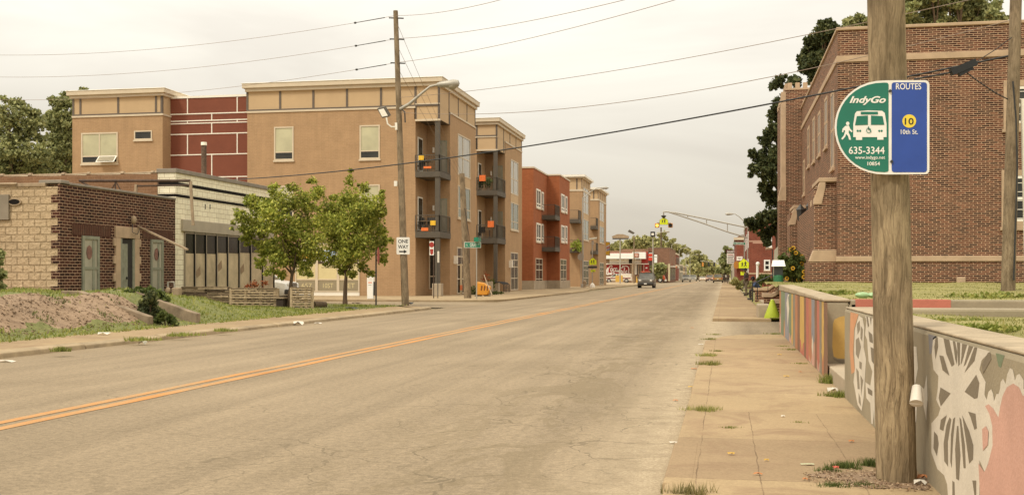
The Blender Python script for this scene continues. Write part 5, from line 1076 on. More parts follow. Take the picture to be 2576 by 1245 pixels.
mb.face([(c.x+.14*math.cos(t), a.y-.004, c.z+.2+.16*math.sin(t)) for t in [k*.52 for k in range(12)]], RSG); mb.face([(c.x-.1, a.y-.004, c.z-.05), (c.x+.1, a.y-.004, c.z-.05), (c.x+.08, a.y-.004, c.z-.3), (c.x, a.y-.004, c.z-.38), (c.x-.08, a.y-.004, c.z-.3)], RSG); mb.build('symbol', e)
e, d = post('sign_post', 'thin post with a small white sign edge beside the nearest balcony column', 1101.5, 750, 640, .025, DKMET)
mb = M(); q = P(1103, 645, d); mb.box(q.x-.03, q.x+.03, q.y-.1, q.y+.1, q.z-.35, q.z+.3, WHT); mb.build('sign_edge', e)
# street name sign
e, d = post('street_name_sign', 'green street name sign reading GRAY ST on a grey post beside the shorter pole', 1199, 752, 606, .035, GALV, 0.1, 'sign')
qn = P(1190, 617, d); 
def GS(px, py, k=0): return WY(px, py, qn.y-.05-.003*k)
mb = M(); mb.prism([GS(x, y) for x, y in ((1168, 609), (1210, 609.5), (1210, 623.5), (1168, 623))], (0, .012, 0), CIRT); mb.build('border_plate', e)
mb = M(); mb.face([GS(x, y, 1) for x, y in ((1169, 610), (1209, 610.5), (1209, 622.5), (1169, 622))], GRNS); mb.build('name_plate', e)
mb = M(); tx(mb, GS, 'GRAY', 1182, 1199, 612, 620.5, CIRT, 2, 0, .01); tx(mb, GS, 'N', 1172, 1176, 614, 619, CIRT, 2); tx(mb, GS, 'ST', 1202, 1206.5, 612.5, 617, CIRT, 2); mb.build('lettering', e)
mb = M(); a = P(1200, 603, d); mb.box(a.x-.1, a.x+.15, a.y-.35, a.y+.35, a.z-.12, a.z+.12, GRNS); mb.build('cross_plate', e)
# white charging kiosk
kb = G(931, 752, .1); mb = M(); ke = E('charging_station', kb, 'tall white car charging post with rounded top near the apartment wall', 'charging station')
mb.prism([(kb.x-.18, kb.y, .1), (kb.x+.18, kb.y, .1), (kb.x+.2, kb.y, 1.2), (kb.x+.2, kb.y, 1.32), (kb.x+.13, kb.y, 1.42), (kb.x-.02, kb.y, 1.42), (kb.x-.15, kb.y, 1.36), (kb.x-.19, kb.y, 1.22)], (0, .22, 0), WHT2); mb.build('housing', ke, bevel=.03)
mb = M(); mb.box(kb.x+.19, kb.x+.23, kb.y+.0, kb.y+.18, .3, 1.05, BLK); mb.tube([(kb.x+.21, kb.y+.05, 1.05), (kb.x+.28, kb.y-.03, .6), (kb.x+.22, kb.y-.02, .35)], .02, BLK, 6); mb.build('cable_holder', ke)
mb = M(); mb.box(kb.x-.1, kb.x+.1, kb.y-.006, kb.y, .98, 1.03, ORG); mb.box(kb.x-.1, kb.x+.08, kb.y-.006, kb.y, .86, .89, GALV); mb.box(kb.x-.12, kb.x+.12, kb.y-.006, kb.y, 1.12, 1.3, CIRT); mb.build('label_stripes', ke)
# orange barricade tub, bollard, racks, planter
b = G(1214, 745, .1); OB = plain('safety_orange', (.62, .26, .02), .5); be = E('traffic_barrel', b, 'toppled orange yellow plastic barricade on the pavement beside the street name sign', 'barricade')
s_ = (745-709)*FP*(H-.1)/(745-HY)/FP*1.0; mb = M(); mb.prism([(b.x-.42, b.y, .16), (b.x+.30, b.y-.0, .16), (b.x+.48, b.y, .55), (b.x+.46, b.y, .72), (b.x+.2, b.y, .82), (b.x+.1, b.y, .93), (b.x-.45, b.y, 1.02), (b.x-.36, b.y, .5)], (0, .5, 0), OB); mb.build('shell', be, bevel=.06)
mb = M()
for k in range(3): x = b.x-.12+k*.19; mb.prism([(x, b.y-.01, .45), (x+.07, b.y-.01, .45), (x+.13, b.y-.01, .72), (x+.09, b.y-.01, .78), (x+.02, b.y-.01, .74)], (0, .01, 0), plain('dark_orange', (.18, .06, .01), .7))
mb.build('slots', be)
mb = M(); mb.box(b.x-.5, b.x-.15, b.y-.05, b.y+.5, .1, .16, BLK); mb.box(b.x+.1, b.x+.4, b.y-.05, b.y+.5, .1, .16, BLK); mb.build('feet', be)
def rack(px, py, label, w, n):
    b = G(px, py, .1); e = E('bike_rack', b, label, 'bike rack', 'black hooped bike racks')
    for k in range(n):
        x = b.x-w/2; y = b.y+k*.34; mb = M(); pts = [(x+(k*.05), y, .1), (x+k*.05, y, .62)]+[(x+k*.05+w/2-w/2*math.cos(t), y, .62+.28*math.sin(t)) for t in [math.pi*j/8 for j in range(1, 8)]]+[(x+w+k*.05, y, .62), (x+w+k*.05, y, .1)]
        mb.tube(pts, .032, BLK, 8); mb.build('hoop', e, smooth=True)
    mb = M(); mb.beam((b.x-w/2, b.y, .45), (b.x-w/2+.1, b.y+.34*(n-1), .45), .05, .04, BLK); mb.beam((b.x+w/2, b.y, .45), (b.x+w/2+.1, b.y+.34*(n-1), .45), .05, .04, BLK); mb.build('rail', e)
rack(1247, 735, 'bike rack of black hoops in front of the second tan block', 1.3, 5); rack(1327, 722, 'bike rack of black hoops before the orange red brick block', 1.35, 5)
b = G(1231, 741, .1); mb = M(); mb.box(b.x-.22, b.x+.22, b.y-.2, b.y+.2, .1, 1.0, CONC); o = mb.build('concrete_block', label='pale concrete block pillar between the barricade and the bike rack', cat='pillar', bevel=.02)
mb = M(); mb.tube([P(1218, 692, 63), P(1225, 712, 62), P(1238, 742, 60)], .03, OLDPNT, 6); mb.build('leaning_stick', label='thin stick leaning by the concrete block pillar', cat='stick')
leaves('weeds', [(b.x-1.3, b.y+.2, .35, .6, .4, .4), (b.x-.5, b.y+.4, .25, .7, .4, .25), (b.x+.5, b.y-.1, .2, .6, .3, .15), (b.x-.2, b.y+1.5, .8, .3, .3, .5)], 900, .07, L_BUSH, label='low green weeds growing around the orange barricade and concrete block', cat='weeds', kind='stuff')
leaves('rusty_weeds', [(b.x-.5, b.y+1, 1.35, .25, .2, .35)], 120, .06, leafmat('dead_leaf', (.35, .08, .03), (.42, .14, .05)), label='reddish dried flower heads rising behind the orange barricade', cat='plant')
b = G(1292, 729, .1); pe = E('planter', b, 'blue plastic planter bucket with a plant by the second block door', 'planter'); mb = M(); mb.lathe(b, [(.2, 0), (.3, .5), (.33, .52), (.27, .5)], plain('planter_blue', (.10, .20, .33), .5), 14); mb.build('pot', pe, smooth=True); leaves('foliage', [(b.x-.3, b.y, .85, .35, .3, .4)], 140, .09, L_BUSH, pe)
# street lamp 1 (grey pole by third block), crossing sign, hydrant
LG = 'grey cobra head street lamps along the left kerb'
def street_lamp(label, bx, by, pt, tipx, tipy, group=LG, z=.1, r=.09, base=None, d=None):
    b = G(bx, by, z) if base is None else base; d = FP*(H-z)/(by-HY) if d is None else d; t = P(bx, pt, d); e = E('street_lamp', b, label, 'street lamp', group)
    mb = M(); mb.tube([b-Vector((0, 0, .05)), t], [r*1.2, r*.75], GALV, 10); mb.lathe(b, [(r*2.2, 0), (r*2.0, .35), (r*1.3, .45)], GALV, 10); mb.build('post', e, smooth=True)
    tip = P(tipx, tipy, d); mb = M(); m1 = t.lerp(tip, .45)+Vector((0, 0, (tip.z-t.z)*.18)); mb.tube([t-Vector((0, 0, .1)), m1, t.lerp(tip, .8)+Vector((0, 0, (tip.z-t.z)*.2)), tip], [r*.6, r*.5, r*.45, r*.45], GALV, 8); mb.build('arm', e, smooth=True)
    dd = (tip-t); dd.z = 0; dd.normalize(); mb = M(); mb.tube([tip-dd*.1, tip+dd*.15, tip+dd*.6, tip+dd*.85], [.06, .12, .17, .04], GALV, 10); mb.build('lamp_head', e, smooth=True); return e
street_lamp('grey street lamp before the third tan block, nearest of the left row', 1466, 723, 496, 1512, 473)
def bigsign(name, label, px, py, top, mat, z=.1): pass
def pentagon(mb, f, cx, cy, w, h, m, k=0, thick=None):
    pts = [(cx-w/2, cy+h/2), (cx-w/2, cy-h*.08), (cx, cy-h/2), (cx+w/2, cy-h*.08), (cx+w/2, cy+h/2)]
    if thick: mb.prism([f(x, y, k) for x, y in pts], (0, thick, 0), m)
    else: mb.face([f(x, y, k) for x, y in pts], m)
def walkers(mb, f, cx, cy, s, k, m):
    for (ox, sc) in ((-.22, .82), (.16, 1.0)):
        x = cx+ox*s; q = s*.5*sc; y = cy+s*.06+(1-sc)*s*.2
        mb.face([f(x+.10*q*math.cos(t), y-.62*q+.12*q*math.sin(t), k) for t in [j*.785 for j in range(8)]], m)
        mb.face([f(x+u*q, y+v*q, k) for u, v in ((-.16, -.46), (.14, -.46), (.34, -.12), (.27, -.06), (.12, -.26), (.13, .1), (.30, .62), (.17, .64), (-.01, .22), (-.2, .64), (-.33, .6), (-.14, .1), (-.14, -.22), (-.28, .0), (-.35, -.06))], m)
e, d = post('school_crossing_sign', 'yellow school crossing sign with arrow plaque on a solar powered post at the left', 1490, 723, 606, .06, GALV, .1, 'sign', 'yellow school crossing signs')
def mkf(Y): return lambda px, py, k=0: WY(px, py, Y-.004*k)
f = mkf(P(1490, 600, d).y-.09); mb = M(); pentagon(mb, f, 1491.5, 657, 19.5, 19, BLK, 0, .012); mb.build('border', e); mb = M(); pentagon(mb, f, 1491.5, 657, 18.4, 18, YEL, 1); mb.build('plate', e); mb = M(); walkers(mb, f, 1491.5, 657.5, 15, 2, BLK); mb.build('symbol', e)
mb = M(); mb.face([f(x, y, 1) for x, y in ((1486, 678.5), (1497.5, 678.5), (1497.5, 684), (1486, 684))], YEL); mb.build('arrow_plaque', e); mb = M(); mb.face([f(x, y, 2) for x, y in ((1489, 679.5), (1493.5, 682.2), (1494.5, 681.2), (1495.5, 683.6), (1491.5, 683.4), (1492.5, 682.8), (1488.2, 680.2))], BLK); mb.build('arrow', e)
mb = M(); a = P(1491, 672, d); mb.box(a.x-.5, a.x+.5, a.y-.2, a.y, a.z-.12, a.z+.12, DKMET); mb.build('beacon_bar', e); mb = M(); a = P(1491, 604, d); mb.prism([(a.x-.45, a.y-.25, a.z), (a.x+.45, a.y-.25, a.z+.12), (a.x+.45, a.y+.3, a.z+.3), (a.x-.45, a.y+.3, a.z+.18)], (0, 0, .05), SKYG); mb.box(a.x-.12, a.x+.12, a.y-.1, a.y+.1, a.z-.5, a.z-.05, GALV); mb.build('solar_panel', e)
b = G(1490, 723, .1); mb = M(); mb.lathe(b, [(.3, 0), (.28, .25), (.15, .45), (.09, .5)], WHT, 12); mb.build('white_base', e, smooth=True)
e, d = post('road_sign', 'grey back of a road sign fixed beside the nearest left lamp post', 1461, 723, 636, .03, GALV, .1, 'sign'); mb = M(); a = P(1461, 646, d); mb.prism([(a.x+.38*math.cos(t), a.y, a.z+.42*math.sin(t)) for t in [math.pi/8+k*math.pi/4 for k in range(8)]], (0, .02, 0), GALV); mb.build('plate', e)
b = G(1464.5, 723.5, .1); he = E('fire_hydrant', b+Vector((.3, -.3, 0)), 'small dark grey fire hydrant at the foot of the nearest left lamp', 'hydrant'); b = b+Vector((.3, -.3, 0)); mb = M(); mb.lathe(b, [(.2, 0), (.2, .06), (.14, .1), (.14, .55), (.19, .6), (.17, .75), (.05, .86)], OLDPNT, 12); mb.build('barrel', he, smooth=True); mb = M(); mb.tube([b+Vector((-.24, 0, .5)), b+Vector((.24, 0, .5))], .07, OLDPNT, 8); mb.build('nozzle', he)
# yellow blade banner on the farthest block
xb = XA+.9; q0 = WX(1524, 640, -16.9); yb_n = yEe-.4; f = mkf(yb_n); be = E('banner_sign', f(1529, 626), 'tall yellow and purple banner sign hung at the end of the apartment row', 'sign')
mb = M(); mb.prism([f(x, y) for x, y in ((1523.5, 608), (1534.5, 609), (1534.5, 643), (1523.5, 642))], (0, .05, 0), BLK); mb.build('frame', be); mb = M(); mb.face([f(x, y, 1) for x, y in ((1524, 609), (1533.6, 610), (1533.6, 642), (1524, 641.2))], pm('banner_yellow', (.62, .36, .04))); mb.build('banner', be)
mb = M(); mb.face([f(x, y, 2) for x, y in ((1524, 619), (1533.6, 615), (1533.6, 630), (1524, 633))], pm('banner_grey', (.52, .44, .40))); mb.face([f(x, y, 3) for x, y in ((1526, 623), (1533.6, 620), (1533.6, 623), (1526, 626))], RSG); mb.face([f(x, y, 3) for x, y in ((1527, 628), (1533.6, 626), (1533.6, 628), (1527, 630))], BLUE); mb.build('banner_print', be)

# ================================================================== STORE WITH MURAL, PETROL STATION, BRICK BLOCKS (far left)
YG = 232.0; fg = mkf(YG)
def gx(x): return 1516.2+x*.08937
def gy(y): return 612+y*.08937
def GB(mb, x0, x1, y0, y1, o0, o1, m):   # rectangle in the picture -> box standing on plane YG with offsets toward camera
    a = WY(gx(x0), gy(y1), YG); b = WY(gx(x1), gy(y0), YG); mb.box(a.x, b.x, YG-o0, YG-o1, max(a.z, .05), b.z, m)
st_ = E('corner_store', WY(1560, 710, YG), 'white and red corner store with a red soft drink mural facing the street', 'store')
mb = M(); GB(mb, -700, 1280, 270, 1140, 0, -14, FARBR); mb.build('wall', st_)
mb = M(); GB(mb, -700, 525, 205, 275, .1, -14, FARBR); GB(mb, 525, 1280, 160, 275, .1, -14, FARBR); mb.build('parapet', st_)
mb = M(); GB(mb, 80, 860, 283, 440, 2.2, 0, WHT2); mb.build('fascia', st_); mb = M(); GB(mb, 860, 1225, 255, 440, 2.6, 0, WHT2); mb.build('fascia', st_)
mb = M(); GB(mb, 60, 1230, 262, 283, .15, 0, MATS['sign_red']); GB(mb, 1090, 1275, 240, 560, .2, 0, MATS['sign_red']); mb.build('red_trim', st_)
mb = M(); GB(mb, 912, 1042, 280, 400, 2.75, 2.6, BLK); GB(mb, 918, 1034, 288, 392, 2.8, 2.6, pm('sign_coral', (.50, .17, .10))); a = fg(gx(945), gy(372), 0); a.y = YG-2.83; b = fg(gx(1015), gy(372), 0); c = fg(gx(945), gy(308), 0); text(mb, 'S', a, Vector((b.x-a.x, 0, 0)), Vector((0, 0, c.z-a.z)), CIRT); mb.build('logo_sign', st_)
mb = M(); GB(mb, 125, 1100, 445, 560, .05, 0, WHT2); mb.build('white_band', st_)
mb = M(); GB(mb, 125, 190, 448, 555, .1, .05, OLDPNT); GB(mb, 400, 460, 445, 460, .1, .05, BLK); GB(mb, 735, 830, 445, 600, .1, .05, DARKIN); GB(mb, 940, 1050, 445, 465, .1, .05, BLK); split_boxes(mb, 'dark_opening', st_)
mb = M(); GB(mb, 100, 1300, 565, 597, .5, 0, WHT); mb.build('canopy_edge', st_)
mb = M(); GB(mb, 110, 760, 598, 885, .06, 0, pm('cola_red', (.30, .022, .018))); cm = mb.build('mural_panel', st_)
# cursive lettering as ribbons
def ribbon(mb, pts, wd, m, k=6):
    P3 = [fg(gx(x), gy(y), 0) for x, y in pts]; n = len(P3); L_, R_ = [], []
    for i, p in enumerate(P3):
        t = (P3[min(i+1, n-1)]-P3[max(i-1, 0)]); t.y = 0; t.normalize(); nn = Vector((-t.z, 0, t.x))*wd[i if isinstance(wd, list) and i < len(wd) else -1]/2 if isinstance(wd, list) else Vector((-t.z, 0, t.x))*wd/2
        L_.append((p.x+nn.x, YG-.07, p.z+nn.z)); R_.append((p.x-nn.x, YG-.07, p.z-nn.z))
    mb.add(L_+R_, [(i, i+1, n+i+1, n+i) for i in range(n-1)], m)
def smoothp(pts, n=6):
    out = []; q = [pts[0]]+pts+[pts[-1]]
    for i in range(1, len(q)-2):
        p0, p1, p2, p3 = [np.array(v, float) for v in q[i-1:i+3]]
        for t in [j/n for j in range(n)]: out.append(tuple(.5*((2*p1)+(-p0+p2)*t+(2*p0-5*p1+4*p2-p3)*t*t+(-p0+3*p1-3*p2+p3)*t**3)))
    return out+[pts[-1]]
mb = M()
for s in ([(262, 665), (255, 630), (210, 640), (165, 710), (150, 790), (170, 835), (250, 835), (300, 830), (320, 850), (345, 835)], [(262, 700), (235, 700), (225, 760), (240, 795), (265, 780), (275, 720), (258, 702)], [(345, 710), (318, 700), (300, 740), (300, 790), (320, 800), (345, 770)], [(405, 705), (375, 700), (360, 750), (370, 795), (395, 770), (412, 700), (405, 790), (425, 790), (440, 760)],
          [(590, 690), (600, 650), (570, 640), (545, 690), (500, 690), (470, 740), (455, 800), (480, 835), (510, 820)], [(600, 650), (650, 640), (710, 660), (735, 720), (730, 800), (740, 850)], [(545, 760), (520, 770), (515, 840), (535, 860), (555, 820), (545, 770)], [(620, 690), (600, 780), (600, 850), (620, 850)], [(690, 780), (665, 770), (650, 820), (660, 860), (685, 830), (695, 780), (690, 850), (715, 860)]):
    ribbon(mb, smoothp(s), .17, CIRT)
for s in ([(150, 690), (118, 760), (112, 850), (130, 870), (200, 862), (260, 872)], ): ribbon(mb, smoothp(s), .28, CIRT)
mb.build('script_lettering', cm)
mb = M(); GB(mb, 760, 1280, 598, 885, .05, 0, pm('store_brown', (.26, .17, .10))); GB(mb, 1110, 1150, 600, 885, .08, 0, MATS['cola_red']); GB(mb, 1180, 1300, 600, 785, .9, .1, MATS['cola_red']); GB(mb, 1215, 1265, 675, 710, .95, .9, CIRT); GB(mb, 1150, 1178, 590, 885, .7, .5, pm('pink_post', (.6, .42, .34))); GB(mb, 905, 965, 600, 880, .1, 0, WHT); GB(mb, 985, 1090, 610, 880, .1, 0, OLDPNT); GB(mb, 1030, 1045, 640, 880, .12, 0, BLK); GB(mb, 960, 985, 600, 880, .11, 0, BLK); mb.build('shopfront', st_)
mb = M(); GB(mb, 830, 870, 560, 1110, 1.5, 1.1, OLDPNT); GB(mb, 560, 750, 885, 935, .1, 0, WHT); GB(mb, 840, 880, 770, 930, 1.0, .8, MATS['cola_red']); mb.build('canopy_post', st_)
ps = E('price_sign', WY(gx(1355), gy(560), YG-6), 'black framed price sign with two stacked red panels beside the corner store', 'sign')
f6 = lambda px, py: WY(px, py, YG-6)
def B6(mb, x0, x1, y0, y1, o0, o1, m): a = f6(gx(x0), gy(y1)); b = f6(gx(x1), gy(y0)); mb.box(a.x, b.x, YG-6-o0, YG-6-o1, max(.05, a.z), b.z, m)
mb = M(); B6(mb, 1270, 1445, 250, 515, .1, -.2, BLK); mb.build('frame', ps); mb = M(); SR = plain('signal_red', (.62, .05, .02), .4); B6(mb, 1285, 1400, 295, 370, .14, .1, SR); B6(mb, 1285, 1400, 395, 490, .14, .1, SR); B6(mb, 1300, 1405, 270, 290, .14, .1, CIRT); B6(mb, 1300, 1405, 380, 396, .14, .1, CIRT); mb.build('red_panel', ps); mb = M(); B6(mb, 1340, 1370, 515, 1140, .0, -.2, DKMET); mb.build('post', ps)
ps = E('white_sign', WY(gx(1490), gy(550), YG-6), 'plain white board sign on a pole between price sign and brown brick block', 'sign'); mb = M(); B6(mb, 1450, 1532, 320, 548, .1, -.1, WHT2); mb.build('board', ps); mb = M(); B6(mb, 1440, 1560, 372, 388, .13, .1, GALV); B6(mb, 1480, 1500, 548, 1140, 0, -.1, GALV); mb.build('post', ps)
bb = E('brick_block', WY(gx(1560), gy(1050), YG+4), 'tall plain brown brick block right of the corner store', 'building'); y4 = YG+4
def B4(mb, x0, x1, y0, y1, o0, o1, m): a = WY(gx(x0), gy(y1), y4); b = WY(gx(x1), gy(y0), y4); mb.box(a.x, b.x, y4-o0, y4-o1, max(.05, a.z), b.z, m)
mb = M(); B4(mb, 1270, 1880, 130, 1140, 0, -30, FARBR); mb.build('wall', bb); mb = M(); B4(mb, 1262, 1890, 118, 130, .1, -30, CONC); mb.build('coping', bb)
mb = M(); a = WY(gx(1880), gy(600), y4); 
for k in range(4): mb.box(a.x-.01, a.x+.05, y4+2+k*7, y4+6+k*7, .5, 3.2, DARKG); mb.box(a.x, a.x+1.0, y4+1.5+k*7, y4+6.5+k*7, 3.3, 3.6, (WHT, ORG, OLDPNT, WHT)[k])
mb.build('shop_windows', bb)
mb = M(); B4(mb, 1700, 1780, 640, 1140, 1.0, .0, BWN); B4(mb, 1850, 1900, 580, 1060, 1.2, .9, pm('pale_yellow_post', (.6, .52, .33))); mb.build('entrance_post', bb)
# far row of buildings on the left
for i, (px0, px1, yt, d, m, lb) in enumerate(((1690, 1712, 640, 300, RED2, 'distant red brick building with pale bands beyond the brown block'), (1712, 1732, 668, 345, pm('far_grey_wall', (.33, .30, .22)), 'distant pale grey building behind the parked pickups'), (1733, 1748, 672, 400, OLDPNT, 'farthest low tan building of the left street side'))):
    b = P(px0, 700, d); x1 = -13.0-i*.6; Y = b.y; e = E('far_building', (x1-6, Y, 0), lb, 'building'); zt = P(px0, yt, d).z
    mb = M(); mb.box(x1-22, x1, Y, Y+22, 0, zt, m); mb.build('wall', e); mb = M(); mb.box(x1-22, x1+.15, Y-.15, Y+22, zt, zt+.4, TRIM); mb.box(x1-22, x1+.1, Y-.1, Y+22, zt*.55, zt*.55+.5, TRIM); mb.build('cornice', e)
    for k in range(4): mb = M(); mb.box(x1, x1+.06, Y+2+k*5, Y+4+k*5, zt*.65, zt*.9, DARKG); mb.build('window', e)
    mb = M(); mb.box(x1-3.2, x1-1.2, Y-.1, Y, .8, zt*.5, DARKG); mb.build('shop_window', e)
# lot lamp poles, wooden pole
def lotpole(label, px, py_t, py_b, m, head, group, z=.07):
    b = G(px, py_b, z); d = FP*(H-z)/(py_b-HY); t = P(px, py_t, d); e = E('light_pole', b, label, 'light pole', group); mb = M(); mb.tube([b, t], [.14, .10], m, 8); mb.build('post', e)
    mb = M()
    if head == 'double': mb.prism([(t.x-1.3, t.y-.3, t.z), (t.x+1.5, t.y-.3, t.z), (t.x+1.6, t.y-.3, t.z+.35), (t.x+.5, t.y-.3, t.z+.7), (t.x-.5, t.y-.3, t.z+.7), (t.x-1.5, t.y-.3, t.z+.3)], (0, .7, 0), OLDPNT); mb.box(t.x-1.35, t.x+1.5, t.y-.28, t.y+.38, t.z-.2, t.z, DKMET)
    elif head == 'tilt': mb.prism([(t.x-1.2, t.y, t.z+.7), (t.x-.2, t.y, t.z+.2), (t.x+.1, t.y, t.z+.5), (t.x-.9, t.y, t.z+1.1)], (0, .5, 0), STEEL)
    else: mb.box(t.x-.45, t.x+.4, t.y-.3, t.y+.3, t.z-.3, t.z+.7, BLK); mb.box(t.x-.25, t.x+.2, t.y-.32, t.y-.3, t.z, t.z+.4, WHT)
    mb.build('lamp_head', e); return e, d
LP = 'light poles of the petrol station lot'
lotpole('pale light pole with a wide double head before the soft drink mural', 1560, 599, 713, GALV, 'double', LP); lotpole('brown wooden light pole with a tilted head right of the mural', 1595, 592, 712, POLEF, 'tilt', LP)
e, d = lotpole('pale pole with a square black flood light behind the dark jeep', 1642.5, 592, 712, GALV, 'box', LP); mb = M(); mb.tube([P(1643, 596, d), P(1660, 585, d), P(1674, 583, d)], .07, GALV, 6); mb.ell(P(1678, 583, d), .5, .2, .2, GALV); mb.build('side_arm', e)
b = P(1663.5, 704, 262); e = E('utility_pole', b, 'distant dark utility pole rising above the far trees', 'utility pole'); mb = M(); mb.tube([Vector((b.x, b.y, 0)), P(1663, 572, 262)], [.25, .18], BARK, 7); mb.build('shaft', e)
b = G(1559, 712.5, .07); e = E('yellow_pedestal', b, 'yellow painted concrete base standing in front of the pale van', 'pedestal'); mb = M(); mb.box(b.x-.75, b.x+.55, b.y-.4, b.y+.4, .07, 1.5, pm('pedestal_yellow', (.62, .38, .08))); mb.build('block', e, bevel=.05); mb = M(); mb.box(b.x-2.0, b.x+.9, b.y-.8, b.y-.6, .07, .3, TRIM); mb.build('kerb_stop', e)
for (px, lb) in ((1602, 'left thin yellow bollard beside the petrol station pole'), (1611, 'right yellow bollard close to the dark jeep')):
    b = G(px, 711.5, .07); mb = M(); mb.lathe(b, [(.16, 0), (.16, 1.15), (.12, 1.25), (.03, 1.3)], MATS['pedestal_yellow'], 10); mb.build('bollard', label=lb, cat='bollard', group='yellow bollards at the petrol station')
# other lamps of the row
street_lamp('second street lamp of the left row, beside the brown brick block', 1689.7, 704, 616, 1697, 612.5, d=262, base=P(1689.7, 709, 262)); street_lamp('third street lamp of the left row', 1708.6, 704, 629, 1722, 623.5, d=300, base=P(1708.6, 706, 300)); street_lamp('fourth street lamp of the left row', 1725.5, 704, 639, 1740, 633, d=340, base=P(1725.5, 705, 340)); street_lamp('farthest street lamp of the left row', 1736, 704, 646, 1751, 640, d=385, base=P(1736, 704, 385))
# ================================================================== VEHICLES
TYRE = plain('tyre_rubber', (.02, .02, .02), .8); RIM = plain('wheel_rim', (.45, .43, .4), .35, .4); CHROME = plain('chrome', (.5, .48, .44), .25, .7); LAMPW = plain('headlamp_glass', (.65, .62, .55), .2); LAMPR = plain('tail_lamp', (.4, .03, .02), .3); WSH = glass('windscreen', (.10, .095, .075), .15)
def paint(name, c):
    m, t, b = newmat(name); co = objco(t); f = noise(t, co, 2.5, 4); t.links.new(mixc(t, 1.0, c, ramp(t, f, ((.3, .85), (.7, 1.08))), 'MULTIPLY'), b.inputs['Base Color']); b.inputs['Roughness'].default_value = .38; b.inputs['Coat Weight'].default_value = .4; MATS[name] = m; return m
def loft(mb, st, m):
    """stations (y, halfwidth bottom, halfwidth belt, z bottom, z belt, z crown)"""
    ring = []; n = 10
    for (y, wb, wt, zb, zt, zc) in st:
        ring.append([(-wb*.92, y, zb), (-wb, y, zb+(zt-zb)*.25), (-wb*1.0, y, zb+(zt-zb)*.6), (-wt, y, zt), (-wt*.75, y, zc), (wt*.75, y, zc), (wt, y, zt), (wb, y, zb+(zt-zb)*.6), (wb, y, zb+(zt-zb)*.25), (wb*.92, y, zb)])
    vs = [v for r in ring for v in r]; fs = []
    for i in range(len(ring)-1):
        for k in range(n): fs.append((i*n+k, i*n+(k+1) % n, (i+1)*n+(k+1) % n, (i+1)*n+k))
    fs.append(tuple(range(n))[::-1]); fs.append(tuple((len(ring)-1)*n+k for k in range(n))); mb.add(vs, fs, m)
